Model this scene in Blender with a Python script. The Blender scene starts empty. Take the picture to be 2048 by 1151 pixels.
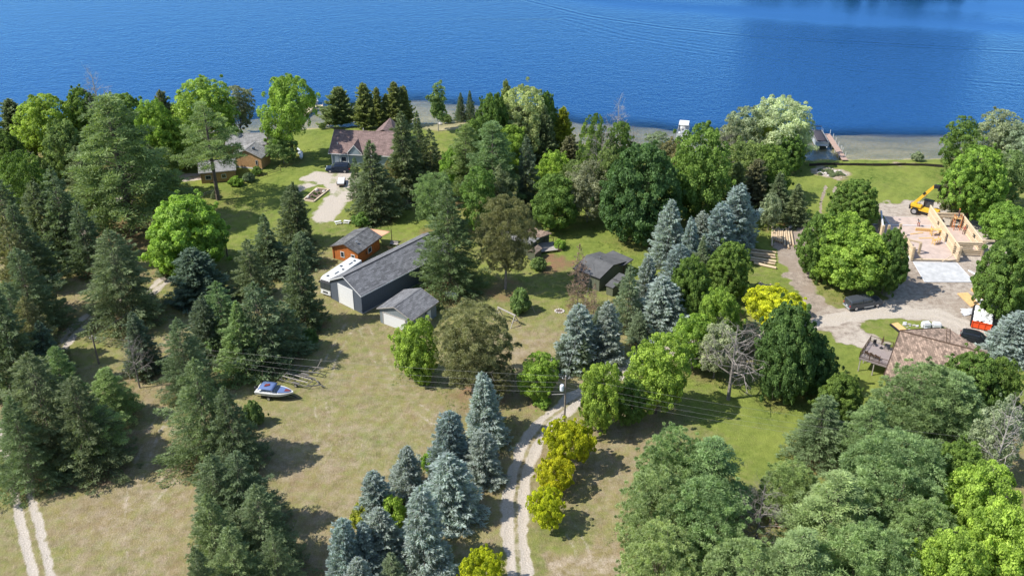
import bpy, bmesh, math, random
import numpy as np
from mathutils import Vector, Matrix

scn = bpy.context.scene
R_ = math.radians
# ------------------------------------------------------------ camera
CAMH, PITCH, FPX = 90.0, R_(30), 2000.0
S_, C_ = math.sin(PITCH), math.cos(PITCH)
cd = bpy.data.cameras.new('camera'); cam = bpy.data.objects.new('camera', cd)
scn.collection.objects.link(cam); scn.camera = cam
cam.location = (0, 0, CAMH); cam.rotation_euler = (R_(60), 0, 0)
cd.sensor_width = 36; cd.lens = 36 * FPX / 2048; cd.clip_end = 6000; cd.clip_start = 1
# ------------------------------------------------------------ world, sun, exposure
SUN_EL = 50.0
SUN_DIR = Vector((-1.0, -0.22, 0)).normalized()
w = bpy.data.worlds.new('World'); scn.world = w; w.use_nodes = True
nt = w.node_tree; bg = nt.nodes['Background']
sky = nt.nodes.new('ShaderNodeTexSky'); sky.sky_type = 'NISHITA'; sky.sun_disc = False
sky.sun_elevation = R_(SUN_EL)
sky.sun_rotation = math.atan2(SUN_DIR.x, SUN_DIR.y)
sky.air_density = 1.0; sky.dust_density = 0.6; sky.ozone_density = 1.5
nt.links.new(sky.outputs[0], bg.inputs[0]); bg.inputs[1].default_value = 0.15
sl = bpy.data.lights.new('sun', 'SUN'); sl.energy = 4.8; sl.angle = R_(0.5); sl.color = (1, .96, .89)
so = bpy.data.objects.new('sun', sl); scn.collection.objects.link(so)
sv = Vector((SUN_DIR.x * math.cos(R_(SUN_EL)), SUN_DIR.y * math.cos(R_(SUN_EL)), math.sin(R_(SUN_EL))))
so.rotation_euler = sv.to_track_quat('Z', 'Y').to_euler(); so.location = (-60, 0, 150)
vs = scn.view_settings; vs.view_transform = 'Standard'; vs.look = 'None'
vs.exposure = 0.57; vs.gamma = 1; vs.use_curve_mapping = False
try:
    scn.cycles.transparent_max_bounces = 12; scn.cycles.max_bounces = 5
except Exception: pass

rng = np.random.default_rng(11); random.seed(5)
COL = scn.collection

# ------------------------------------------------------------ surveying: map position of a sighted point
def at(u, v, z=0.0):
    k = (575.5 - v) / FPX; d = (CAMH - z) / (S_ - k * C_)
    return Vector(((u - 1024) / FPX * d, (d - (CAMH - z) * S_) / C_, z))
def height(y, v):
    k = (575.5 - v) / FPX
    return CAMH + y * (k * C_ - S_) / (C_ + k * S_)
def depth(y, z): return y * C_ + (CAMH - z) * S_

# ------------------------------------------------------------ materials
def mat(name, rgb, rough=.8, metal=0, noise=0, nscale=3, bump=0, bscale=20, spec=.3):
    m = bpy.data.materials.new(name); m.use_nodes = True; t = m.node_tree
    b = t.nodes['Principled BSDF']; b.inputs['Roughness'].default_value = rough
    b.inputs['Metallic'].default_value = metal; b.inputs['Specular IOR Level'].default_value = spec
    b.inputs['Base Color'].default_value = (*rgb, 1)
    if noise or bump:
        tc = t.nodes.new('ShaderNodeTexCoord')
    if noise:
        n = t.nodes.new('ShaderNodeTexNoise'); n.inputs['Scale'].default_value = nscale
        n.inputs['Detail'].default_value = 6; n.inputs['Roughness'].default_value = .65
        t.links.new(tc.outputs['Object'], n.inputs[0])
        mx = t.nodes.new('ShaderNodeMix'); mx.data_type = 'RGBA'
        r = t.nodes.new('ShaderNodeMapRange'); r.inputs[1].default_value = .3; r.inputs[2].default_value = .7
        t.links.new(n.outputs[0], r.inputs[0]); t.links.new(r.outputs[0], mx.inputs[0])
        mx.inputs[6].default_value = (*[c * (1 - noise) for c in rgb], 1)
        mx.inputs[7].default_value = (*[min(1, c * (1 + noise)) for c in rgb], 1)
        t.links.new(mx.outputs[2], b.inputs[0])
    if bump:
        n = t.nodes.new('ShaderNodeTexNoise'); n.inputs['Scale'].default_value = bscale
        t.links.new(tc.outputs['Object'], n.inputs[0])
        bp = t.nodes.new('ShaderNodeBump'); bp.inputs['Strength'].default_value = bump; bp.inputs['Distance'].default_value = .05
        t.links.new(n.outputs[0], bp.inputs['Height']); t.links.new(bp.outputs[0], b.inputs['Normal'])
    return m

def shingle(name, rgb, var=.25, stain=.2, sx=.9, sy=.28):
    """shingle courses: brick pattern laid out along the slope (object x,y) with stained patches"""
    m = bpy.data.materials.new(name); m.use_nodes = True; t = m.node_tree; L = t.links.new
    b = t.nodes['Principled BSDF']; b.inputs['Roughness'].default_value = .9; b.inputs['Specular IOR Level'].default_value = .25
    tc = t.nodes.new('ShaderNodeTexCoord'); br = t.nodes.new('ShaderNodeTexBrick')
    mp = t.nodes.new('ShaderNodeMapping'); mp.inputs['Rotation'].default_value = (0, 0, R_(90))
    L(tc.outputs['Object'], mp.inputs[0]); L(mp.outputs[0], br.inputs[0])
    br.inputs['Scale'].default_value = 1; br.inputs['Brick Width'].default_value = sx; br.inputs['Row Height'].default_value = sy
    br.inputs['Mortar Size'].default_value = .012
    br.inputs['Color1'].default_value = (*[c * (1 - var) for c in rgb], 1)
    br.inputs['Color2'].default_value = (*[c * (1 + var) for c in rgb], 1)
    br.inputs['Mortar'].default_value = (*[c * .45 for c in rgb], 1)
    n = t.nodes.new('ShaderNodeTexNoise'); n.inputs['Scale'].default_value = .6; n.inputs['Detail'].default_value = 7; n.inputs['Roughness'].default_value = .7
    mp2 = t.nodes.new('ShaderNodeMapping'); mp2.inputs['Scale'].default_value = (.5, 2.0, 1)
    L(tc.outputs['Object'], mp2.inputs[0]); L(mp2.outputs[0], n.inputs[0])
    r = t.nodes.new('ShaderNodeMapRange'); r.inputs[1].default_value = .3; r.inputs[2].default_value = .75
    r.inputs[3].default_value = 1 - stain; r.inputs[4].default_value = 1 + stain
    L(n.outputs[0], r.inputs[0])
    n3 = t.nodes.new('ShaderNodeTexNoise'); n3.inputs['Scale'].default_value = 5; n3.inputs['Detail'].default_value = 3
    L(tc.outputs['Object'], n3.inputs[0])
    r3 = t.nodes.new('ShaderNodeMapRange'); r3.inputs[1].default_value = .3; r3.inputs[2].default_value = .7; r3.inputs[3].default_value = .82; r3.inputs[4].default_value = 1.2
    L(n3.outputs[0], r3.inputs[0])
    mm = t.nodes.new('ShaderNodeMath'); mm.operation = 'MULTIPLY'; L(r.outputs[0], mm.inputs[0]); L(r3.outputs[0], mm.inputs[1])
    v = t.nodes.new('ShaderNodeVectorMath'); v.operation = 'SCALE'; L(br.outputs[0], v.inputs[0]); L(mm.outputs[0], v.inputs['Scale'])
    L(v.outputs[0], b.inputs[0])
    bp = t.nodes.new('ShaderNodeBump'); bp.inputs['Strength'].default_value = .5; bp.inputs['Distance'].default_value = .03
    L(br.outputs['Fac'], bp.inputs['Height']); bp.invert = True; L(bp.outputs[0], b.inputs['Normal'])
    return m

def siding(name, rgb, period=.22, axis='z', dark=.55, var=.15, rough=.7):
    m = bpy.data.materials.new(name); m.use_nodes = True; t = m.node_tree; L = t.links.new
    b = t.nodes['Principled BSDF']; b.inputs['Roughness'].default_value = rough; b.inputs['Specular IOR Level'].default_value = .25
    tc = t.nodes.new('ShaderNodeTexCoord'); sp = t.nodes.new('ShaderNodeSeparateXYZ'); L(tc.outputs['Object'], sp.inputs[0])
    if axis == 'z': src = sp.outputs[2]
    else:
        ad = t.nodes.new('ShaderNodeMath'); ad.operation = 'ADD'; L(sp.outputs[0], ad.inputs[0]); L(sp.outputs[1], ad.inputs[1]); src = ad.outputs[0]
    dv = t.nodes.new('ShaderNodeMath'); dv.operation = 'DIVIDE'; L(src, dv.inputs[0]); dv.inputs[1].default_value = period
    fr = t.nodes.new('ShaderNodeMath'); fr.operation = 'FRACT'; L(dv.outputs[0], fr.inputs[0])
    r = t.nodes.new('ShaderNodeMapRange'); r.inputs[1].default_value = 0; r.inputs[2].default_value = .22; r.inputs[3].default_value = dark; r.inputs[4].default_value = 1
    L(fr.outputs[0], r.inputs[0])
    n = t.nodes.new('ShaderNodeTexNoise'); n.inputs['Scale'].default_value = 2.5; n.inputs['Detail'].default_value = 6
    L(tc.outputs['Object'], n.inputs[0])
    r2 = t.nodes.new('ShaderNodeMapRange'); r2.inputs[1].default_value = .3; r2.inputs[2].default_value = .7; r2.inputs[3].default_value = 1 - var; r2.inputs[4].default_value = 1 + var
    L(n.outputs[0], r2.inputs[0])
    mm = t.nodes.new('ShaderNodeMath'); mm.operation = 'MULTIPLY'; L(r.outputs[0], mm.inputs[0]); L(r2.outputs[0], mm.inputs[1])
    v = t.nodes.new('ShaderNodeVectorMath'); v.operation = 'SCALE'; v.inputs[0].default_value = rgb; L(mm.outputs[0], v.inputs['Scale'])
    L(v.outputs[0], b.inputs[0])
    bp = t.nodes.new('ShaderNodeBump'); bp.inputs['Strength'].default_value = .6; bp.inputs['Distance'].default_value = .03
    L(r.outputs[0], bp.inputs['Height']); L(bp.outputs[0], b.inputs['Normal'])
    return m

def foliage_mat():
    m = bpy.data.materials.new('foliage'); m.use_nodes = True; t = m.node_tree; L = t.links.new
    for n in list(t.nodes): t.nodes.remove(n)
    out = t.nodes.new('ShaderNodeOutputMaterial')
    oi = t.nodes.new('ShaderNodeObjectInfo'); at_ = t.nodes.new('ShaderNodeAttribute'); at_.attribute_name = 'tint'
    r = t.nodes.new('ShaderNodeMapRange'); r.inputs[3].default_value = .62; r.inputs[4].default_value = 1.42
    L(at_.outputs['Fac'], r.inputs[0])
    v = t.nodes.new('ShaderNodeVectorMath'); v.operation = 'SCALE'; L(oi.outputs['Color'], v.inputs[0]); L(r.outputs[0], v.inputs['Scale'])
    hs = t.nodes.new('ShaderNodeHueSaturation')
    r2 = t.nodes.new('ShaderNodeMapRange'); r2.inputs[3].default_value = .510; r2.inputs[4].default_value = .490
    L(at_.outputs['Fac'], r2.inputs[0]); L(r2.outputs[0], hs.inputs['Hue']); L(v.outputs[0], hs.inputs['Color'])
    df = t.nodes.new('ShaderNodeBsdfPrincipled'); df.inputs['Roughness'].default_value = .6; df.inputs['Specular IOR Level'].default_value = .3
    L(hs.outputs[0], df.inputs['Base Color'])
    tr = t.nodes.new('ShaderNodeBsdfTranslucent')
    tv = t.nodes.new('ShaderNodeVectorMath'); tv.operation = 'MULTIPLY'; tv.inputs[1].default_value = (1.15, 1.2, .6)
    L(hs.outputs[0], tv.inputs[0]); L(tv.outputs[0], tr.inputs[0])
    mx = t.nodes.new('ShaderNodeMixShader'); mx.inputs[0].default_value = .38
    L(df.outputs[0], mx.inputs[1]); L(tr.outputs[0], mx.inputs[2]); L(mx.outputs[0], out.inputs[0])
    return m

M = {}
M['foliage'] = foliage_mat()
M['bark'] = mat('bark', (.13, .105, .085), .95, noise=.35, nscale=2, bump=.8, bscale=8)
M['pale_bark'] = mat('pale_bark', (.34, .31, .28), .9, noise=.3, nscale=2)
M['grey_bark'] = mat('grey_bark', (.21, .185, .165), .9, noise=.3, nscale=2)

# ------------------------------------------------------------ object helpers
def tag(o, label=None, cat=None, group=None, kind=None):
    if label: o['label'] = label
    if cat: o['category'] = cat
    if group: o['group'] = group
    if kind: o['kind'] = kind
    return o
def empty(name, loc, rz=0, label=None, cat=None, group=None, scale=1):
    o = bpy.data.objects.new(name, None); COL.objects.link(o); o.location = loc
    o.rotation_euler = (0, 0, rz); o.empty_display_size = .3
    o.scale = (scale,) * 3 if not hasattr(scale, '__len__') else scale
    return tag(o, label, cat, group)
class MB:
    def __init__(s): s.v = []; s.f = []
    def add(s, vs, fs):
        n = len(s.v); s.v += [tuple(a) for a in vs]; s.f += [tuple(i + n for i in f) for f in fs]; return s
    def box(s, x0, x1, y0, y1, z0, z1):
        return s.add([(x0,y0,z0),(x1,y0,z0),(x1,y1,z0),(x0,y1,z0),(x0,y0,z1),(x1,y0,z1),(x1,y1,z1),(x0,y1,z1)],
                     [(0,3,2,1),(4,5,6,7),(0,1,5,4),(1,2,6,5),(2,3,7,6),(3,0,4,7)])
    def beam(s, p, q, wd, ht=None, up=(0,0,1)):
        p = Vector(p); q = Vector(q); ht = ht or wd; d = (q - p).normalized(); u = Vector(up)
        if abs(d.dot(u)) > .97: u = Vector((1, 0, 0))
        a = d.cross(u).normalized() * wd / 2; b = a.cross(d).normalized() * ht / 2
        return s.add([p-a-b,p+a-b,p+a+b,p-a+b,q-a-b,q+a-b,q+a+b,q-a+b],[(3,2,1,0),(4,5,6,7),(0,1,5,4),(1,2,6,5),(2,3,7,6),(3,0,4,7)])
    def tube(s, p, q, r0, r1=None, n=8, cap=True):
        p = Vector(p); q = Vector(q); r1 = r0 if r1 is None else r1; d = (q - p).normalized()
        u = Vector((0,0,1)) if abs(d.z) < .9 else Vector((1,0,0)); a = d.cross(u).normalized(); b = a.cross(d)
        vs = []
        for c, r in ((p, r0), (q, r1)):
            for i in range(n):
                t = 2 * math.pi * i / n; vs.append(c + a * math.cos(t) * r + b * math.sin(t) * r)
        fs = [(i, (i+1) % n, n + (i+1) % n, n + i) for i in range(n)]
        if cap: fs += [tuple(range(n))[::-1], tuple(range(n, 2*n))]
        return s.add(vs, fs)
    def path(s, pts, r, n=5):
        for a, b in zip(pts, pts[1:]): s.tube(a, b, r, r, n, False)
        return s
    def prism(s, poly, z0, z1):      # poly of xy
        n = len(poly)
        return s.add([(*p, z0) for p in poly] + [(*p, z1) for p in poly],
            [tuple(range(n))[::-1], tuple(range(n, 2*n))] + [(i, (i+1) % n, n + (i+1) % n, n + i) for i in range(n)])
    def extr(s, pts, vec):           # planar 3D polygon extruded along vec
        n = len(pts); pts = [Vector(p) for p in pts]; vec = Vector(vec)
        return s.add(pts + [p + vec for p in pts], [tuple(range(n)), tuple(range(2*n-1, n-1, -1))] +
            [((i+1) % n, i, n + i, n + (i+1) % n) for i in range(n)])
    def lathe(s, prof, c=(0,0,0), n=12, axis='z'):
        vs = []
        for r, z in prof:
            for i in range(n):
                t = 2*math.pi*i/n; x, y = r*math.cos(t), r*math.sin(t)
                p = (x, y, z) if axis == 'z' else ((z, x, y) if axis == 'x' else (x, z, y))
                vs.append((p[0]+c[0], p[1]+c[1], p[2]+c[2]))
        m = len(prof); fs = []
        for j in range(m-1):
            for i in range(n): fs.append((j*n+i, j*n+(i+1) % n, (j+1)*n+(i+1) % n, (j+1)*n+i))
        return s.add(vs, fs + [tuple(range(n))[::-1], tuple(range((m-1)*n, m*n))])
    def build(s, name, m, parent=None, loc=None, rz=0, smooth=False, bevel=0):
        me = bpy.data.meshes.new(name); me.from_pydata([tuple(a) for a in s.v], [], s.f)
        bm = bmesh.new(); bm.from_mesh(me)
        if bevel:
            bmesh.ops.bevel(bm, geom=[e for e in bm.edges], offset=bevel, segments=2, affect='EDGES', clamp_overlap=True)
        bmesh.ops.recalc_face_normals(bm, faces=bm.faces); bm.to_mesh(me); bm.free()
        me.materials.append(M[m] if isinstance(m, str) else m)
        if smooth: me.polygons.foreach_set('use_smooth', [True]*len(me.polygons))
        o = bpy.data.objects.new(name, me); COL.objects.link(o)
        if parent: o.parent = parent
        if loc is not None: o.location = loc
        if rz: o.rotation_euler = (0, 0, rz)
        return o
def np_mesh(name, V, k, tint=None, material='foliage', F=None):
    """V (N*k,3) unshared verts, one polygon per k verts"""
    me = bpy.data.meshes.new(name); V = np.asarray(V, np.float32).reshape(-1, 3); n = len(V)
    if F is None: F = np.arange(n, dtype=np.int32)
    nf = len(F) // k
    me.vertices.add(n); me.vertices.foreach_set('co', V.ravel())
    me.loops.add(len(F)); me.loops.foreach_set('vertex_index', np.asarray(F, np.int32))
    me.polygons.add(nf); me.polygons.foreach_set('loop_start', np.arange(0, nf*k, k, dtype=np.int32))
    try: me.polygons.foreach_set('loop_total', np.full(nf, k, np.int32))
    except Exception: pass
    if tint is not None:
        a = me.attributes.new('tint', 'FLOAT', 'FACE'); a.data.foreach_set('value', np.asarray(tint, np.float32))
    me.materials.append(M[material] if isinstance(material, str) else material)
    me.update(calc_edges=True); return me
def place(name, me, parent=None, loc=(0,0,0), rz=0, scale=None):
    o = bpy.data.objects.new(name, me); COL.objects.link(o); o.parent = parent; o.location = loc; o.rotation_euler = (0,0,rz)
    if scale is not None: o.scale = scale
    return o
# ============================================================ TREES of the place: (kind, top u, top v, base v, width, colour, label)
TREES = [
# --- far left shore band
('ce',15,196,300,62,'sp','dark cedar at the far left edge of the lake shore'),
('ml',75,188,325,118,'oak','broad bright green maple in the left shore row, second from the left edge'),
('mp',150,172,305,80,'mpm','mid green tree just left of the bare grey tree on the left shore'),
('dd',183,150,300,85,'','bare grey tree rising above the left shore trees',1),
('mp',238,180,318,95,'mpm','mid green maple just right of the bare tree on the left shore'),
('lt',222,230,340,70,'lt','loose green tree in front of the shore maples behind the big white pine'),
('ce',318,178,312,55,'ceb','olive cedar tip left of the tall lime maple on the shore'),
('ml',296,190,350,75,'ml','light green tree between the cedar tip and the big white pine'),
('ml',400,153,300,128,'mll','tall lime green maple on the shore left of the brown cottages'),
('ml',345,236,345,98,'ml','lower lime green maple leaning out from under the tall shore maple'),
('lt',470,170,272,66,'ceb','thin olive cedar standing alone before the water above the brown cottages'),
('oak',566,146,318,106,'oak','big bright oak with visible trunk between brown cottages and maroon house',1),
('lt',560,265,330,60,'lt','low green tree at the foot of the big oak'),
('sh',455,262,285,30,'ltg','small grey green bush behind the longest brown cottage'),
# --- shore cedars by the maroon house
('ce',675,172,262,64,'ce','broad olive cedar by the left dock'),
('ce',724,164,262,44,'ce','narrow cedar behind the maroon roof, leftmost of the four shore cedars'),
('ce',752,173,262,36,'ce','narrow cedar behind the maroon roof, second of the four shore cedars'),
('ce',771,186,258,34,'ce','short cedar in the middle of the cedars behind the maroon roof'),
('ce',786,162,262,44,'ce','tallest cedar behind the right end of the maroon roof'),
('ce',806,170,258,40,'ce','rightmost cedar in the row behind the maroon roof'),
('birch',873,163,262,38,'lt','slender birch with pale trunk on the beach',1),
('sp',921,184,246,24,'sp','left one of the twin little spruces on the beach'),
('sp',939,180,248,26,'sp','right one of the twin little spruces on the beach'),
('sh',893,228,246,24,'lt','small round bush right of the beach birch'),
('sh',643,245,258,16,'lt','tiny bush at the water edge left of the broad cedar'),
# --- centre shore group
('mp',985,182,330,68,'mpm','deep green maple at the left of the centre shore group'),
('ce',1012,157,300,40,'ce','pointed cedar tip rising above the centre shore group'),
('wi',1050,165,318,112,'wil','pale lime willow with rounded top in the centre shore group'),
('mp',1094,180,310,46,'mpm','narrow green tree at the right edge of the centre shore group'),
('ce',1036,212,330,66,'ceb','brownish olive cedar in front of the pale willow'),
('bs',1089,216,330,42,'sp','slim dark spruce in front of the right edge of the willow'),
('ce',1127,212,320,52,'yg','yellow green pointed cedar beside the open beach gap'),
('ml',950,228,350,70,'mpm','rounded green tree behind the big centre pines, left of the willow'),
('wp',985,240,430,120,'wp','tall white pine right of the thick pine beside the long barn'),
('wp',930,246,410,95,'wp','white pine behind the long barn pine, left of its twin'),
('sp',1052,268,430,62,'spb','slim grey green spruce right of the tall centre white pine'),
('ml',1108,300,395,70,'ml','bright leafy tree beneath the yellow green cedar'),
('ml',1110,350,462,100,'mpm','green maple behind the brown roofed cottage'),
('ml',1148,318,410,60,'lt','light tree right of the bright one in the centre grove'),
('ce',1140,270,360,52,'ceb','brown tinged cedar below the beach gap'),
('lt',1190,224,385,54,'mpm','tufted tree top left of the forked dead tree on the shore'),
('dd',1238,205,360,70,'','forked dead tree with bleached top on the centre shore',1),
('lt',1243,240,372,62,'mpm','green tree wrapped around the forked dead tree'),
('dd',1268,250,350,55,'','small bare tree right of the forked dead tree',0),
('lt',1222,280,440,64,'lt','thin pale barked tree in the centre grove left of the dark maple'),
('lt',1180,322,448,96,'ceb','olive tree with exposed trunk at the lawn edge left of the dark maple'),
('dd',1205,270,420,70,'','grey leafless tree tangled among the trees left of the dark maple',2),
('lt',1318,262,350,60,'ltg','small grey green tree peeking above the big dark maple'),
('lt',1350,272,360,60,'bp','rusty thin tree between the dark maple and the bright tall maple'),
('mp',1290,278,488,152,'mp','biggest dark green maple at the top of the striped lawn'),
('ml',1408,247,448,126,'mpm','tall bright maple beside the white pontoon boat'),
('lt',1362,330,440,60,'lt','leafy sapling filling the gap between the two big maples'),
# --- willow group right of centre
('wi',1566,198,325,145,'wi','large silvery willow leaning over the water beside the covered pontoon'),
('lt',1492,212,330,74,'ltg','grey green tree left of the silvery willow'),
('lt',1462,238,350,64,'ltg','small thin tree left end of the willow group'),
('ml',1542,248,330,46,'yg','yellow tipped tree in front of the silvery willow'),
('mp',1578,262,345,70,'mpm','dark round tree under the silvery willow'),
('ml',1500,280,400,88,'lt','mid green tree in front of the willow group, left'),
('ml',1545,288,405,84,'mpm','mid green tree in front of the willow group, right'),
('dd',1455,262,360,60,'','grey twiggy tree beside the bright tall maple',0),
('ce',1518,316,432,56,'ceb','olive cedar above the blue spruce clump'),
('sp',1562,342,448,60,'sp','dark spruce at the lawn edge left of its twin'),
('sp',1598,366,458,56,'sp','dark spruce at the lawn edge right of its twin'),
('lt',1546,386,462,40,'ltg','grey half bare young pine at the head of the log rows'),
('ce',1478,322,440,60,'ce','cedar between bright tall maple and blue spruce clump'),
# --- blue spruce clump and row down the middle right
('bs',1484,366,520,100,'bs','tallest broad blue spruce in the clump beside the log piles'),
('bs',1446,402,540,66,'bs','blue spruce tucked left of the tallest broad blue spruce'),
('bs',1408,420,530,58,'bs','blue spruce in the middle of the upper blue spruce clump'),
('bs',1345,398,540,56,'bs','pointed blue spruce against the dark maple'),
('bs',1383,432,560,54,'bs','narrow blue spruce right of the pointed one against the dark maple'),
('bs',1362,486,610,62,'bs','blue spruce below the upper clump beside the round maples'),
('sp',1408,470,580,50,'bsg','greenish spruce between the blue clump and the round maples'),
('bs',1298,508,628,52,'bs','small blue spruce beside the grey flat cottage'),
('bs',1328,551,676,82,'bs','large blue spruce above the bright lime maple'),
('oc',1262,528,668,62,'bsg','olive green spruce below the grey cottage shed'),
('sp',1282,620,692,46,'bsg','small green spruce at the foot of the large blue spruce'),
('bs',1365,560,640,44,'bsg','dull blue spruce hidden right of the large blue spruce'),
('bs',1158,606,738,74,'bs','blue spruce in front of the dead reddish spruce'),
('bs',1217,600,728,66,'bs','blue spruce with silvery top right beside the one before the dead spruce'),
('sp',1198,612,670,32,'spb','little green spruce between the two front blue spruces'),
('sp',1168,676,752,50,'bsg','low green spruce at the foot of the two front blue spruces'),
('sp',1124,684,748,40,'spb','low dull spruce beside the lime maple by the driveway'),
('rd',1160,486,628,60,'rd','dead reddish brown spruce beside the grey flat cottage'),
('rd',1190,565,636,38,'rd','dead brown lower spruce tangle beside the grey cottage wall'),
# --- middle right round maples
('mp',1390,510,645,86,'mpm','left round green maple beside the blue spruce clump'),
('mp',1467,479,598,90,'mpm','right round green maple beside the log pile'),
('ml',1446,575,712,84,'ml','pale green maple above the bare branched tree'),
('ml',1396,628,742,92,'ml','pale green leafy tree by the driveway bend'),
('lt',1440,650,760,90,'ltg','grey green thin tree behind the bare branched tree'),
('dd',1478,636,798,150,'','large bare branched tree with a standing trunk on the lower lawn',0),
('lt',1500,640,700,66,'ltg','dusty green tree behind the crown of the large bare tree'),
('lo',1550,580,655,118,'lo','golden locust beside the muddy lane'),
('mp',1588,607,800,122,'mp','dark dense maple left of the brown house deck'),
('mp',1640,664,790,86,'mp','smaller dark maple touching the deck side of the dense one'),
# --- construction maples
('mp',1720,356,455,94,'mpm','round maple at the top of the group beside the log house'),
('mp',1660,424,560,96,'mpm','left maple of the group beside the muddy lane'),
('ml',1700,424,570,120,'ml','sunlit maple in the middle of the group beside the log house'),
('ml',1724,462,588,158,'ml','largest front maple over the parked pickup'),
('mp',1792,453,590,74,'mpm','smaller darker maple nearest the log house wall'),
# --- right edge
('lt',1934,232,362,76,'mpm','tree with pale trunk at the right end of the grassy shore'),
('lt',2010,220,345,96,'ltg','pale grey green tree on the far right shore'),
('lt',2046,238,360,70,'ltg','grey green tree at the very edge of the far right shore'),
('mp',1972,284,445,116,'ml','big rounded maple right of the yellow machine'),
('lt',1920,350,440,60,'bp','rust tinged thin tree just left of the big rounded right maple'),
('lt',2036,300,420,80,'lt','dull olive tree behind the big rounded right maple'),
('ml',2030,405,492,96,'ml','lime maple at the right edge above the big one'),
('mp',2052,468,640,132,'mpm','large maple at the right edge beside the dumpster'),
('bs',2046,622,726,78,'bs','blue spruce at the right edge below the dumpster'),
# --- lower right woodland
('mp',1688,745,852,92,'mpm','green maple directly below the deck'),
('bw',1868,726,890,190,'wp','broad white pine in front of the brown roof'),
('mp',1962,702,846,130,'mpm','green maple in front of the right end of the brown roof'),
('ml',2018,716,850,90,'mpm','green tree at the right edge below the blue spruce'),
('wp',1925,742,900,140,'wpl','pale white pine right of the broad one'),
('on',1654,788,940,128,'oc','shaggy dark spruce at the edge of the lower right lawn'),
('wp',1752,800,950,120,'wp','white pine between the shaggy spruce and the broad pine'),
('dd',2032,800,980,90,'','bleached bare birch at the right edge of the lower woods',1),
('lt',2020,790,960,90,'ltg','thin grey green tree behind the bleached birch'),
('mp',1935,884,1020,120,'mpm','dark leafy maple between the pines and the lime maples'),
('bw',1820,874,1090,230,'wp','largest white pine in the lower right woods'),
('wp',1685,945,1150,190,'wpl','pale bushy pine below the shaggy dark spruce'),
('dd',1530,970,1110,95,'','bare purple grey thicket tree among the lower pines',2),
('bw',1355,846,1030,140,'wp','left top pine of the lower clump beside the dry lawn'),
('wp',1430,872,1050,160,'wp','right top pine of the lower clump beside the dry lawn'),
('bw',1320,930,1110,150,'wpl','pale pine at the left edge of the lower clump'),
('bw',1425,960,1150,180,'wp','front pine in the middle of the lower clump'),
('bw',1330,1040,1210,150,'wpl','bottom left pine of the lower clump'),
('bw',1500,1080,1250,170,'wpl','bushy pine at the bottom edge beneath the bare thicket'),
('wp',1610,1060,1250,180,'wpl','light green pine at the bottom edge right of the bushy one'),
('bw',1760,1050,1260,200,'wp','green pine at the bottom edge below the largest white pine'),
('bw',1590,915,1040,110,'wp','small green pine right of the bare thicket'),
('ml',1985,925,1120,150,'mll','lime maple in the lower right corner, upper one'),
('ml',2035,1000,1220,150,'mll','lime maple cut by the right edge in the lower corner'),
('ml',1925,1060,1260,140,'mll','lime maple at the bottom edge of the lower right corner'),
('bw',1870,1000,1180,150,'wp','pine squeezed between the largest pine and the lime maples'),
# --- centre foreground
('ml',1325,669,832,124,'mll','largest bright lime maple by the driveway'),
('ml',1203,717,868,88,'mll','tall lime maple right of the centre utility pole'),
('ml',1262,756,852,70,'mpm','darker maple between the two lime maples'),
('ml',1079,707,798,82,'ml','round lime maple left of the centre utility pole'),
('lo',1140,843,945,100,'lo','upper golden locust beside the gravel driveway'),
('lo',1110,912,990,78,'lo','middle golden locust beside the gravel driveway'),
('lo',1093,982,1062,80,'lo','lower golden locust beside the gravel driveway'),
('lo',966,1096,1190,84,'lo','golden locust at the bottom edge left of the driveway'),
('bp',942,600,790,138,'bp','big brown green pine right of the small grey garage'),
('bp',1010,389,578,108,'bp','olive brown pine with bare trunk before the brown roofed cottage',1),
('bp',990,720,800,70,'bp','low brown pine behind the lone blue spruce'),
('sh',1041,574,626,46,'lt','round green bush on the mown lawn by the swing set'),
('sh',1120,478,498,26,'ml','small bright bush beside the cottage steps'),
('sh',1076,514,540,34,'lt','leafy bush at the mulch bed by the brown roofed cottage'),
('ml',825,636,762,92,'mll','bright lime maple in front of the small garage'),
('sh',843,722,768,40,'mll','lime bush at the foot of the lime maple by the garage'),
# --- blue spruces bottom centre
('bs',963,742,890,88,'bs','tall blue spruce at the top of the lower centre group'),
('bs',899,820,960,74,'bs','narrow pointed blue spruce on the dry lawn edge below the tall one'),
('bs',964,856,968,78,'bs','rounded blue spruce casting shade on the driveway'),
('bs',896,905,1050,92,'bs','blue spruce in the middle of the lower group beside the driveway verge'),
('bs',815,890,1005,78,'bs','squat blue spruce on the left side of the lower group'),
('bs',743,940,1045,66,'bs','pointed blue spruce jutting onto the dry lawn'),
('bs',840,970,1150,98,'bs','largest blue spruce in the lower group'),
('bs',757,1014,1140,78,'bs','blue spruce below the green shrubs, right of the leftmost pair'),
('bs',722,1040,1160,70,'bs','blue spruce between the leftmost one and the shrubs'),
('bs',684,1034,1175,66,'bs','leftmost blue spruce at the bottom edge'),
('bs',714,1112,1240,78,'bs','blue spruce cut by the bottom edge in the lower group'),
('sp',780,1103,1220,76,'bsg','rounded green spruce at the bottom edge among blue ones'),
('sh',782,992,1052,64,'mll','bright green shrub tucked among the blue spruces, right one'),
('sh',722,1010,1048,52,'yg','yellow green shrub at the lawn edge of the blue spruces'),
('sh',857,902,938,34,'ml','small green shrub between two blue spruces'),
# --- centre pines by the barns
('on',893,363,580,132,'wpd','thick white pine shading the back of the long barn',1),
('bp',868,345,470,84,'wp','brown tipped pine above the thick barn pine'),
('sp',738,279,455,98,'sp','dark spruce in front of the maroon house'),
('oc',708,312,400,32,'sp','short dark spruce by the maroon porch'),
('sp',801,221,415,90,'sp','tallest dark spruce at the right end of the maroon house'),
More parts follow.
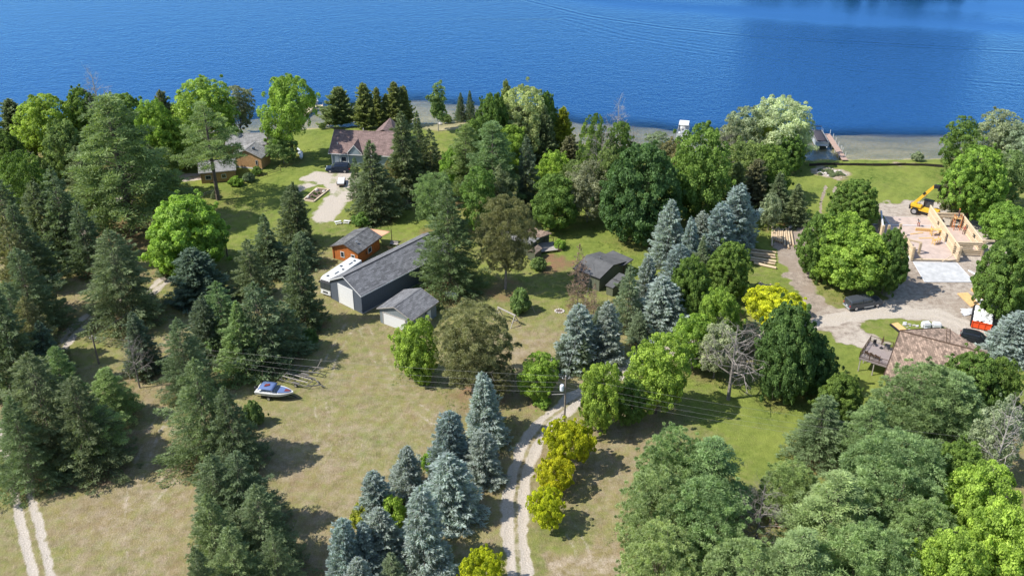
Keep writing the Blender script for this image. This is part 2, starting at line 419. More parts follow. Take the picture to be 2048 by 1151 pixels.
('sp',833,220,385,56,'sp','thin dark spruce right of the tallest one by the maroon house'),
('oc',858,256,392,76,'sp','shady spruce overhanging the parked boat trailer'),
('lt',780,320,400,40,'bp','thin brownish tree between the dark spruces of the maroon house'),
('sh',722,424,452,44,'mpm','bright shrub at the foot of the dark spruce by the picnic tables'),
('sh',893,306,330,30,'pur','purple leaved bush right of the maroon house'),
('sh',820,268,290,36,'mpm','low shrub behind the right end of the maroon house'),
('lt',958,330,470,70,'mpm','leafy tree filling in behind the thick barn pine'),
('lt',1000,330,450,70,'sp','shaded dark tree under the tall centre white pine'),
# --- left lawn conifers
('sp',585,362,505,84,'sp','dark spruce on the left lawn near the timber garden bed'),
('sp',526,426,555,66,'sp','smaller dark spruce left of the one near the garden bed'),
('oc',600,462,545,70,'sp','low dark spruce left of the orange cabin'),
('sp',592,480,670,92,'sp','tall grey green spruce nearest the motorhome'),
('bs',380,495,620,88,'spb','bluish spruce below the big round light green tree'),
('oc',492,476,610,74,'sp','dark spruce beside the leaning utility pole'),
('sh',495,345,364,26,'sp','small conical bush by the brown cottages'),
('sh',470,352,372,30,'ml','small light bush by the brown cottages'),
('sh',512,332,350,24,'mpm','small dark bush behind the conical bush'),
('mp',354,388,552,160,'ml','big round light green tree on the left lawn',None),
('wp',208,188,462,215,'wp','giant white pine of the upper left woods',1),
('sw',405,204,400,128,'wp','leaning white pine beside the brown cottages',1),
('oc',294,287,400,80,'sp','shaggy dark spruce right of the giant white pine'),
('sp',428,380,400,20,'sp','tiny spruce under the leaning white pine'),
('lt',30,298,460,84,'mpm','leafy green tree at the upper left edge'),
('sp',60,360,540,110,'sp','dark spruce in the upper left thicket'),
('oc',98,330,540,96,'sp','taller shaggy spruce in the upper left thicket'),
('sp',18,400,600,100,'sp','dark spruce touching the left edge in the upper thicket'),
('oc',108,430,530,80,'sp','low spruce at the right side of the upper left thicket'),
('on',214,455,668,146,'sp','broad dark spruce standing alone in the left clearing'),
('sp',262,622,760,80,'spb','thin spruce at the foot of the broad one in the left clearing'),
('dd',258,680,775,60,'','spindly bare tree beside the left utility pole',2),
('on',28,492,690,120,'sp','dark spruce at the left edge above the dappled path'),
('on',45,590,760,110,'bp','brownish spruce at the left edge beside the dappled path'),
# --- left foreground
('on',52,702,945,175,'sp','large shaggy spruce in the left foreground'),
('on',140,750,965,150,'sp','wide spruce beside the sandy track'),
('wp',105,690,840,90,'wp','small pine left of the left utility pole'),
('wp',206,736,850,96,'wp','small bushy pine below the left utility pole'),
('on',15,790,990,120,'oc','spruce cut by the left edge above the sandy track'),
('sw',185,810,930,110,'wp','thin young pine at the right side of the left foreground spruces'),
# --- central dark column
('on',351,633,810,92,'sp','slim spruce at the top of the central dark row'),
('on',385,713,950,140,'oc','wide pointed spruce in the central dark row'),
('on',445,770,960,120,'sp','shaded spruce right of the wide one in the central row'),
('on',418,905,1090,120,'sp','pointed spruce in the lower central row'),
('on',470,900,1090,150,'sp','broad spruce on the lawn side of the lower central row'),
('on',410,985,1190,130,'oc','lower left spruce of the central row'),
('on',508,965,1160,130,'sp','lawn side spruce at the bottom of the central row'),
('on',455,1050,1250,150,'oc','spruce at the bottom edge of the central row'),
('on',385,1090,1280,100,'sp','spruce cut by the bottom edge, left of the central row'),
('on',540,1050,1240,90,'sp','spruce cut by the bottom edge, lawn side of the central row'),
# --- dark cluster left of the boat
('oc',430,560,720,110,'wp','olive spruce in the cluster left of the boat lawn'),
('oc',505,562,752,120,'sp','largest dark spruce in the cluster left of the barn drive'),
('sp',470,600,760,100,'wp','olive dark spruce in the middle of the cluster above the boat'),
('oc',560,600,722,90,'sp','dark spruce on the barn side of the cluster'),
('sp',400,590,730,80,'spb','grey green spruce on the left of the cluster above the boat'),
('sh',616,655,692,36,'mp','dark shrub at the barn side edge of the spruce cluster'),
('oc',548,480,560,80,'sp','spruce filling the gap behind the tall one nearest the motorhome'),
('sh',500,800,850,46,'lt','leafy bush beside the stern of the boat'),
('sh',1838,302,322,24,'ltg','single round bush at the waterline on the right lawn'),
('on',6,560,740,100,'sp','dark spruce cut by the left edge between the two foreground thickets'),
('oc',-14,350,520,90,'sp','dark spruce cut by the left edge near the upper glimpsed house'),
('sp',-20,560,800,120,'sp','tall spruce mostly cut by the left edge above the sandy track'),
('oc',2,430,650,90,'bp','olive spruce at the left edge below the upper thicket'),
('mp',-10,255,380,90,'mpm','maple cut by the left edge on the shore behind the glimpsed house'),
('ml',212,205,335,84,'ml','yellow green tree behind the top of the giant white pine'),
('mp',118,236,365,84,'lt','leafy tree left of the giant white pine and below the bright shore maple'),
('oc',148,290,440,90,'sp','dark spruce tucked under the left side of the giant white pine'),
('lt',322,292,395,64,'lt','loose green tree between the giant white pine and the leaning one'),
('ml',1024,250,345,70,'ml','bright leafy tree filling the gap beneath the pale willow'),
('ml',905,290,400,60,'ml','leafy tree between the purple bush and the centre pines'),
('sp',75,640,770,80,'spb','grey green spruce behind the left foreground thicket'),
('oc',150,400,560,80,'sp','dark spruce under the right side of the giant white pine'),
('mp',60,310,420,80,'lt','leafy tree in front of the house glimpsed at the upper left edge'),
('sp',330,480,560,60,'sp','dark spruce between the giant white pine and the round light green tree'),
('sh',1085,792,812,40,'ml','long weeds at the driveway bend below the round lime maple'),
]

def base_row(kind, vb, w, known):
    return vb if known else (vb - .20 * w if kind in ('sp', 'bs', 'ce', 'oc', 'rd', 'on') else (vb - .10 * w if kind in ('wp', 'bw', 'lo') else vb - .05 * w))
def tree_spot(kind, u, vt, vb, w, known):
    y = at(1024, base_row(kind, vb, w, known)).y; H = height(y, vt); return (u - 1024) / FPX * depth(y, H), y, H, w / 2 / FPX * depth(y, H * .4)
# ============================================================ LAND
def W2(pts): return np.array([at(u, v)[:2] for u, v in pts])
def seg_dist(P, line):
    best = np.full(len(P), 1e9); 
    for a, b in zip(line[:-1], line[1:]):
        ab = b - a; t = np.clip(((P - a) @ ab) / (ab @ ab + 1e-9), 0, 1)
        best = np.minimum(best, np.hypot(*(P - a - t[:, None] * ab).T))
    return best
def inside(P, poly):
    x, y = P[:, 0], P[:, 1]; c = np.zeros(len(P), bool); n = len(poly); j = n - 1
    for i in range(n):
        xi, yi = poly[i]; xj, yj = poly[j]
        if yi != yj: c ^= ((yi > y) != (yj > y)) & (x < (xj - xi) * (y - yi) / (yj - yi) + xi)
        j = i
    return c
def sd(P, poly):
    d = seg_dist(P, np.vstack([poly, poly[:1]])); return np.where(inside(P, poly), -d, d)
def ss(a, b, x):
    t = np.clip((x - a) / (b - a), 0, 1); return t * t * (3 - 2 * t)
def vnoise(P, s, seed):
    """cheap smooth value noise"""
    r = np.random.default_rng(seed).random((64, 64)); q = P / s; i = np.floor(q).astype(int); f = q - i; f = f * f * (3 - 2 * f)
    g = lambda a, b: r[(i[:, 0] + a) % 64, (i[:, 1] + b) % 64]
    return (g(0,0)*(1-f[:,0])*(1-f[:,1]) + g(1,0)*f[:,0]*(1-f[:,1]) + g(0,1)*(1-f[:,0])*f[:,1] + g(1,1)*f[:,0]*f[:,1])

SHORE_PX = [(-900,300),(-300,300),(0,292),(300,282),(480,268),(560,262),(620,257),(700,252),(850,247),(930,241),(960,236),(1000,256),(1160,287),(1300,303),(1420,314),(1560,322),(1650,319),(1700,318),(1890,317),(1960,316),(2048,312),(2600,312),(3200,320)]
DEEP_PX = [(-900,285),(-300,285),(0,280),(300,262),(480,240),(540,232),(580,214),(640,208),(700,205),(760,197),(850,199),(960,207),(1060,222),(1130,238),(1200,246),(1290,254),(1420,263),(1560,262),(1640,264),(1760,269),(1890,267),(2048,263),(2600,263),(3200,270)]
WATER_Z = -0.5
shore = np.array([at(u, v, WATER_Z)[:2] for u, v in SHORE_PX]); deep = np.array([at(u, v, WATER_Z)[:2] for u, v in DEEP_PX])
def yline(line, x): return np.interp(x, line[:, 0], line[:, 1])
def bed(P):
    """ground height: level land, bank, sandy shelf, drop off"""
    wob = (vnoise(P, 3, 3) - .5) * 1.0
    ys = yline(shore, P[:, 0]) + wob; yd = yline(deep, P[:, 0]) + (vnoise(P, 6, 4) - .5) * 3
    d = P[:, 1] - ys
    z = np.where(d < -3.5, 0, -0.5 * ss(-3.5, 0, d))
    sh = np.clip(d / np.maximum(yd - ys, 1), 0, None)
    z = np.where(d > 0, -0.5 - .75 * np.minimum(sh, 1) - np.clip(P[:, 1] - yd, 0, 25) * .32, z)
    return z
LINES = {  # name: (pixel line, half width m)
 'drive': ([(1040,1300),(1038,1160),(1032,1060),(1031,1000),(1040,940),(1062,885),(1095,840),(1140,806),(1185,778),(1235,748),(1290,715),(1350,698),(1430,690),(1520,668),(1600,652),(1660,640),(1720,628),(1800,622),(1870,628),(1930,650),(1975,690)], 1.75),
 'track': ([(15,850),(35,930),(55,1030),(78,1120),(95,1200),(120,1320)], 1.75),
 'path': ([(350,548),(325,563),(290,590),(230,612),(180,632),(140,668),(105,715),(60,790),(40,850)], 1.3),
 'leftdrive': ([(150,470),(190,430),(240,380),(300,355),(360,355),(420,352)], 2.0),
}
POLYS = {
 'apron': [(585,372),(600,352),(628,342),(690,338),(735,345),(735,380),(700,400),(688,425),(668,443),(640,446),(622,436),(636,414),(650,398),(658,384),(650,370),(636,366),(608,378),(596,386)],
 'yard': [(1762,410),(1790,402),(1850,402),(1905,412),(1950,440),(2000,480),(2020,530),(2000,600),(2010,690),(1985,715),(1940,700),(1905,672),(1880,655),(1800,640),(1740,640),(1730,655),(1760,672),(1790,690),(1740,692),(1690,690),(1650,665),(1600,655),(1640,615),(1700,612),(1760,600),(1800,560),(1815,520),(1765,470)],
 'mud': [(1545,462),(1580,455),(1622,450),(1640,490),(1628,540),(1635,590),(1655,622),(1625,640),(1595,640),(1600,600),(1580,570),(1565,520),(1555,495)],
 'beach': [(820,255),(850,240),(930,236),(975,240),(985,250),(940,258),(880,262)],
 'pile': [(1618,333),(1660,330),(1700,340),(1703,350),(1680,360),(1640,355),(1615,345)],
 'bare1': [(1110,1110),(1160,1092),(1220,1100),(1270,1110),(1290,1140),(1240,1151),(1130,1151)],
 'bare2': [(1780,326),(1840,322),(1850,328),(1800,332)],
 'mulch': [(1075,520),(1110,505),(1150,520),(1140,545),(1090,545)],
}
RUTS = [([(1652,372),(1648,385),(1642,405),(1641,425)], .28), ([(1671,374),(1668,390),(1664,410)], .28)]
GREEN = [  # (u, v, green, pale) lawn samples
 (500,330,.95,0),(600,300,1,0),(560,350,.95,0),(640,262,1,0),(480,400,.8,0),(520,440,.7,.1),(440,440,.6,.1),(560,420,.8,0),(650,390,.85,0),(760,240,.8,0),
 (640,470,.6,.1),(740,460,.6,.2),(800,440,.75,0),(700,500,.35,.3),(650,520,.35,.3),(1000,560,.55,.1),(940,560,.5,.1),(1100,560,.55,0),(1200,480,.95,0),(1160,500,.9,0),(1250,500,.9,0),
 (1000,620,.45,.2),(1060,640,.4,.3),(1000,690,.15,.6),(1080,690,.2,.5),(950,640,.35,.3),(1100,600,.5,.1),(1130,640,.35,.2),(700,640,.45,.1),(620,690,.4,.1),(700,700,.42,.1),(640,760,.42,.3),(760,720,.38,.3),
 (600,800,.35,.3),(700,800,.32,.4),(800,800,.28,.5),(860,840,.25,.5),(640,860,.3,.5),(740,880,.28,.5),(600,940,.25,.4),(680,960,.28,.4),(560,900,.2,.4),(640,1020,.2,.4),(1000,880,.4,.1),(980,1040,.3,.3),
 (200,960,.25,.4),(120,1000,.3,.3),(240,1040,.2,.6),(300,1000,.25,.5),(160,1100,.3,.3),(260,1120,.28,.4),(320,900,.2,.4),(90,950,.6,0),(20,1100,.3,.2),(150,540,.3,.5),(100,580,.4,.3),(180,700,.45,.3),(200,720,.4,.4),(310,700,.25,.4),(60,520,.3,.4),
 (1450,850,.7,.1),(1400,880,.3,.5),(1540,830,.85,0),(1500,900,.75,0),(1580,860,.85,0),(1250,900,.22,.5),(1200,950,.22,.5),(1150,1050,.4,.3),(1200,1020,.3,.4),(1220,1120,.15,.6),(1130,880,.3,.2),(1100,1080,.55,.1),(1330,900,.3,.4),
 (1700,720,.8,0),(1690,780,.8,0),(1750,740,.8,0),(1800,655,.6,.1),(1850,650,.6,.1),(1600,360,.95,0),(1650,370,.95,0),(1720,350,.85,.05),(1800,340,.75,.2),(1850,380,.85,.1),(1750,330,.85,0),(1620,330,.85,0),(1900,350,.8,.1),
 (1560,560,.75,.1),(1530,590,.7,.1),(1560,430,.9,0),(1510,480,.85,0),(1660,610,.55,.2),(1120,300,.8,0),(1150,310,.8,0),(900,400,.5,0),(1300,650,.2,.2),(1500,700,.3,0),(1900,900,.3,0),(1450,1050,.3,.2),(450,1100,.2,.2),(100,800,.25,.1),(50,640,.2,.1),(250,300,.3,0),(1400,300,.4,0),(2000,350,.5,0)]
gp = np.array([at(u, v)[:2] for u, v, a, b in GREEN]); gv = np.array([(a, b) for u, v, a, b in GREEN])
FAINT = [W2(l) for l in ([(330,820),(300,880),(270,960),(262,1050),(275,1160)], [(300,1000),(360,930),(330,860)], [(700,650),(660,720),(640,800),(650,900)], [(870,840),(800,790),(760,720),(730,660)], [(1180,1151),(1160,1090),(1130,1040),(1080,1010)])]
PW = {k: W2(v) for k, v in POLYS.items()}; LW = {k: (W2(v[0]), v[1]) for k, v in LINES.items()}
island = W2([(1738,648),(1790,640),(1860,642),(1895,655),(1900,672),(1830,675),(1770,668),(1742,658)])
# needle and leaf litter under the crowns
LX, LY = np.arange(-160, 161, 1.0), np.arange(80, 300, 1.0); LG = np.zeros((len(LY), len(LX))); gx, gy = np.meshgrid(LX, LY)
for e in TREES:
    kn = e[0] == 'dd' or (len(e) > 7 and bool(e[7])); x_, y_, h_, r_ = tree_spot(e[0], e[1], e[2], e[3], e[4], kn)
    if e[0] in ('sh', 'dd', 'lo'): continue
    a_ = {'sp': .95, 'oc': .95, 'on': .95, 'bs': .8, 'wp': .8, 'bw': .9, 'bp': .75, 'rd': .5}.get(e[0], .35); LG = np.maximum(LG, a_ * np.exp(-(((gx - x_) ** 2 + (gy - y_) ** 2) / (r_ * .95) ** 2) ** 2))
def litter(P):
    ix = np.clip(P[:, 0] - LX[0], 0, len(LX) - 1.01); iy = np.clip(P[:, 1] - LY[0], 0, len(LY) - 1.01); i0 = ix.astype(int); j0 = iy.astype(int); fx = ix - i0; fy = iy - j0
    return LG[j0, i0] * (1 - fx) * (1 - fy) + LG[j0, i0 + 1] * fx * (1 - fy) + LG[j0 + 1, i0] * (1 - fx) * fy + LG[j0 + 1, i0 + 1] * fx * fy
def fields(P):
    n = len(P); num = np.zeros((n, 2)); den = np.zeros(n)
    for (c, g) in zip(gp, gv):
        wq = 1 / (((P - c) ** 2).sum(1) + 12) ** 1.6; num += wq[:, None] * g; den += wq
    g = num / den[:, None]; green, pale = g[:, 0], g[:, 1]
    nz = vnoise(P, 2.2, 21) - .5; nz2 = vnoise(P, .9, 22) - .5; n8 = vnoise(P, 9, 23) - .5
    gravel = np.zeros(n); dirt = np.zeros(n); rut = np.zeros(n); cls = np.zeros(n, int)
    for k, (ln, hw) in LW.items():
        d = seg_dist(P, ln); e = hw + nz * .9 + nz2 * .4
        m = 1 - ss(-.5, .45, d - e)
        mid = 1 - ss(.15, .55, np.abs(d + nz2 * .2)) 
        far = ss(.9, 1.5, 1.0 * hw) if k != 'leftdrive' else 0
        if k == 'track': m = m * (.22 + .78 * (1 - ss(.42, .8, np.abs(d - 1.0 + nz2 * .25)))); mid = mid * 0; m = m * .8
        if k == 'drive': mid = mid * (1 - ss(116 * 1.0, 150, P[:, 1]))
        gravel = np.maximum(gravel, m * (1 - .62 * mid)); rut = np.maximum(rut, m * (1 - ss(.25, .6, np.abs(d - .95))))
        cls = np.where((m > .5) | ((d < hw) & (k == 'track')), {'drive': 1, 'track': 2, 'path': 3, 'leftdrive': 1}[k], cls)
    s = sd(P, PW['apron']) + nz * 2 + nz2; m = 1 - ss(-1.2, .8, s); gravel = np.maximum(gravel, m * (.84 - .42 * ss(.0, .4, nz + .3 * n8))); cls = np.where(m > .5, 4, cls)
    isl = 1 - ss(-.8, .6, sd(P, island) + nz * 1.5)
    s = sd(P, PW['yard']) + nz * 2.5 + nz2; m = (1 - ss(-1., 1., s)) * (1 - isl); cls = np.where((m > .5) & (cls == 0), 5, cls)
    gravel = np.maximum(gravel, m * (.55 + .6 * n8)); dirt = np.maximum(dirt, m)
    s = sd(P, PW['mud']) + nz * 2.5 + nz2; m = 1 - ss(-1., 1., s); dirt = np.maximum(dirt, m); cls = np.where((m > .5) & (cls == 0), 6, cls); rut = np.maximum(rut, m * .6 * (vnoise(P * np.array([1, .25]), .7, 77)))
    s = sd(P, PW['mulch']) + nz * 2; mulch = np.maximum((1 - ss(-.5, .8, s)) * (.8 - .8 * ss(-.1, .35, nz + nz2 * .5)), litter(P) * (.8 + .8 * nz))
    for k in ('pile', 'bare1', 'bare2'):
        s = sd(P, PW[k]) + nz * 3.2 + nz2; m = 1 - ss(-1.2, 1, s); pale = np.maximum(pale, m * .9); gravel = np.maximum(gravel, m * (.9 if k != 'bare1' else .5) * (nz + .9) * .6); green = green * (1 - m * .8)
    for ln, hw in RUTS:
        m = 1 - ss(hw * .7, hw * 1.3, seg_dist(P, W2(ln)) + nz2 * .25); dirt = np.maximum(dirt, m); rut = np.maximum(rut, m)
    for ln in FAINT:
        d = seg_dist(P, ln); m = np.maximum(1 - ss(.1, .45, np.abs(d - .85)), 0) * (.4 + 1.0 * (nz + .5)); pale = np.maximum(pale, .75 * m); gravel = np.maximum(gravel, .30 * m)
    s = sd(P, PW['beach']) + nz; beach = 1 - ss(-.8, .8, s)
    dsh = P[:, 1] - yline(shore, P[:, 0]); beach = np.maximum(beach, ss(-.9, -.2, dsh + nz * .8)); cls = np.where(dsh > 0, 8, np.where(beach > .5, 7, cls))
    gravel = np.where(dsh > 0, 0, gravel); dirt = np.where(dsh > 0, 0, dirt)
    cls = np.where((cls == 0) & (green > .6), 9, cls)
    return dict(green=np.clip(green + n8 * .25, 0, 1), pale=np.clip(pale, 0, 1), gravel=np.clip(gravel, 0, 1), dirt=np.clip(dirt, 0, 1), beach=beach, mulch=mulch), rut, cls

def land_material():
    m = bpy.data.materials.new('land'); m.use_nodes = True; t = m.node_tree; L = t.links.new; N = t.nodes.new
    b = t.nodes['Principled BSDF']; b.inputs['Roughness'].default_value = .95; b.inputs['Specular IOR Level'].default_value = .15
    geo = N('ShaderNodeNewGeometry'); P = geo.outputs['Position']
    def attr(n):
        a = N('ShaderNodeAttribute'); a.attribute_name = n; return a.outputs['Fac']
    def noise(s, det=5, ro=.6, scale=None, rot=0):
        src = P
        if scale:
            mp = N('ShaderNodeMapping'); mp.inputs['Scale'].default_value = scale; mp.inputs['Rotation'].default_value = (0, 0, rot); L(P, mp.inputs[0]); src = mp.outputs[0]
        n = N('ShaderNodeTexNoise'); n.inputs['Scale'].default_value = s; n.inputs['Detail'].default_value = det; n.inputs['Roughness'].default_value = ro
        L(src, n.inputs[0]); return n.outputs[0]
    def rng_(x, a, b_, c=0, d=1):
        r = N('ShaderNodeMapRange'); r.inputs[1].default_value = a; r.inputs[2].default_value = b_; r.inputs[3].default_value = c; r.inputs[4].default_value = d; L(x, r.inputs[0]); return r.outputs[0]
    def mix(f, a, b_):
        x = N('ShaderNodeMix'); x.data_type = 'RGBA'
        L(f, x.inputs[0])
        for i, c in ((6, a), (7, b_)):
            if isinstance(c, tuple): x.inputs[i].default_value = (*c, 1)
            else: L(c, x.inputs[i])
        return x.outputs[2]
    def mth(op, a, b_):
        x = N('ShaderNodeMath'); x.operation = op; x.use_clamp = op in ('ADD',) and False
        for i, c in ((0, a), (1, b_)):
            if isinstance(c, (int, float)): x.inputs[i].default_value = c
            else: L(c, x.inputs[i])
        return x.outputs[0]
    fine = noise(4.5, 4, .75); mid = noise(.9, 6, .7); big = noise(.13, 5, .6); straw = noise(3, 4, .8, (1, .35, 1), .8); clover = noise(.35, 6, .65)
    # dry field
    dry = mix(rng_(mid, .38, .62), (.155, .128, .06), (.25, .20, .108))
    dry = mix(rng_(clover, .45, .62), dry, (.22, .20, .07))
    dry = mix(rng_(straw, .5, .68, 0, .55), dry, (.36, .30, .20))
    dry = mix(rng_(big, .4, .65, 0, .5), dry, (.235, .165, .09))
    palec = mix(rng_(fine, .35, .65), (.30, .235, .165), (.46, .385, .30))
    pf = mth('MULTIPLY', attr('pale'), rng_(noise(.5, 6, .7), .42, .62)); dry = mix(pf, dry, palec)
    gr = mix(rng_(mid, .35, .65), (.09, .128, .022), (.175, .215, .045))
    gr = mix(rng_(big, .42, .62, 0, .7), gr, (.21, .24, .05))
    gr = mix(rng_(clover, .5, .68, 0, .55), gr, (.165, .185, .05))
    # mowing stripes
    sp = N('ShaderNodeSeparateXYZ'); L(P, sp.inputs[0])
    st = mth('ADD', mth('MULTIPLY', sp.outputs[0], .84), mth('MULTIPLY', sp.outputs[1], -.54))
    sw = mth('SINE', mth('ADD', mth('MULTIPLY', st, 2.6), mth('MULTIPLY', noise(.12, 2), 14)), 0); swf = rng_(mth('MULTIPLY', sw, rng_(big, .4, .6, .25, 1)), -.7, .7, .955, 1.045)
    gf = mth('ADD', attr('green'), mth('MULTIPLY', mth('SUBTRACT', noise(.6, 6, .7), .5), 1.1))
    land = mix(rng_(gf, .22, .72), dry, gr)
    vm = N('ShaderNodeVectorMath'); vm.operation = 'SCALE'; L(land, vm.inputs[0]); L(swf, vm.inputs['Scale']); land = vm.outputs[0]
    mul = mix(rng_(fine, .3, .7), (.15, .085, .05), (.29, .165, .10)); mul = mix(rng_(clover, .45, .6, 0, .6), mul, (.13, .14, .05)); land = mix(rng_(mth('ADD', attr('mulch'), mth('MULTIPLY', mth('SUBTRACT', mid, .5), .8)), .15, .85), land, mul)
    dirtc = mix(rng_(mid, .35, .65), (.20, .16, .125), (.37, .31, .25)); dirtc = mix(rng_(big, .45, .6), dirtc, (.27, .215, .165))
    df = mth('ADD', attr('dirt'), mth('MULTIPLY', mth('SUBTRACT', mid, .5), 1.0)); land = mix(rng_(df, .35, .65), land, dirtc)
    grav = mix(rng_(fine, .3, .7), (.36, .31, .26), (.52, .465, .40)); grav = mix(rng_(mid, .4, .7, 0, .6), grav, (.42, .36, .28))
    gvf = mth('ADD', attr('gravel'), mth('MULTIPLY', mth('SUBTRACT', mid, .5), 1.2)); land = mix(rng_(gvf, .3, .7), land, grav)
    sand = mix(rng_(mid, .35, .65), (.31, .27, .15), (.41, .355, .205)); weed = noise(.22, 4, .55, (.3, 1, 1))
    sand = mix(rng_(weed, .42, .62, 0, .65), sand, (.18, .18, .09)); land = mix(attr('beach'), land, sand)
    gn = rng_(noise(5, 5, .9), .3, .7, .74, 1.26); vm2 = N('ShaderNodeVectorMath'); vm2.operation = 'SCALE'; L(land, vm2.inputs[0]); L(gn, vm2.inputs['Scale'])
    L(vm2.outputs[0], b.inputs[0])
    bp = N('ShaderNodeBump'); bp.inputs['Strength'].default_value = .9; bp.inputs['Distance'].default_value = .16
    L(mth('ADD', fine, mth('MULTIPLY', straw, .6)), bp.inputs['Height']); L(bp.outputs[0], b.inputs['Normal'])
    return m
M['land'] = land_material()

def land_grid(x0, x1, y0, y1, st, names, hole=None, fixed_z=None):
    xs = np.arange(x0, x1 + st / 2, st); ys = np.arange(y0, y1 + st / 2, st)
    X, Y = np.meshgrid(xs, ys); P = np.stack([X.ravel(), Y.ravel()], 1)
    F, rut, cls = fields(P); z = bed(P) + (vnoise(P, 1.7, 5) - .5) * .05 - rut * .05
    nx, ny = len(xs), len(ys); i, j = np.meshgrid(np.arange(nx - 1), np.arange(ny - 1)); a = (j * nx + i).ravel()
    Q = np.stack([a, a + 1, a + nx + 1, a + nx], 1)
    if hole:
        cx = (P[Q[:, 0], 0] + P[Q[:, 2], 0]) / 2; cy = (P[Q[:, 0], 1] + P[Q[:, 2], 1]) / 2
        Q = Q[~((cx > hole[0]) & (cx < hole[1]) & (cy > hole[2]) & (cy < hole[3]))]
    V = np.column_stack([P, z]); qc = cls[Q[:, 0]]
    for c in np.unique(qc):
        nm = names.get(int(c), 'ground'); q = Q[qc == c]; used, inv = np.unique(q, return_inverse=True)
        me = np_mesh(nm, V[used], 4, material='land', F=inv.ravel())
        for k, val in F.items():
            at_ = me.attributes.new(k, 'FLOAT', 'POINT'); at_.data.foreach_set('value', val[used].astype(np.float32))
        me.polygons.foreach_set('use_smooth', np.ones(len(me.polygons), bool))
        tag(place(nm, me), kind='structure')
NM = {0: 'dry_grass_field', 1: 'gravel_driveway', 2: 'sandy_track', 3: 'gravel_path', 4: 'gravel_parking_apron', 5: 'dirt_yard', 6: 'muddy_lane', 7: 'beach', 8: 'lake_bed', 9: 'lawn'}
land_grid(-150, 150, 84, 284, .5, NM, hole=(-80, 80, 84, 150)); land_grid(-80, 80, 84, 150, .25, NM)
def coarse():
    # land and lake bed beyond the detailed area, stepped to butt against it
    for (x0, x1, y0, y1) in ((-450, -150, -116, 284), (150, 450, -116, 284), (-150, 150, -116, 84), (-450, 450, 284, 384)):
        land_grid(x0, x1, y0, y1, 4, {0: 'ground', 1: 'gravel_driveway', 2: 'sandy_track', 8: 'lake_bed', 9: 'ground', 7: 'beach'})
coarse()
M['deep_bed'] = mat('deep_bed', (.05, .06, .05))
for nm, (x0, x1, y0, y1), z in (('lake_bed', (-2500, 2500, 384, 2500), -9), ('ground', (-2500, -450, -800, 384), 0), ('ground', (450, 2500, -800, 384), 0), ('ground', (-450, 450, -800, -116), 0)):
    o = MB().box(x0, x1, y0, y1, z - 2, z).build(nm, 'land' if nm == 'ground' else 'deep_bed'); tag(o, kind='structure')
    if nm == 'ground':
        for k, val in dict(green=.6, pale=0, gravel=0, dirt=0, beach=0, mulch=0).items():
            a = o.data.attributes.new(k, 'FLOAT', 'POINT'); a.data.foreach_set('value', [val] * len(o.data.vertices))

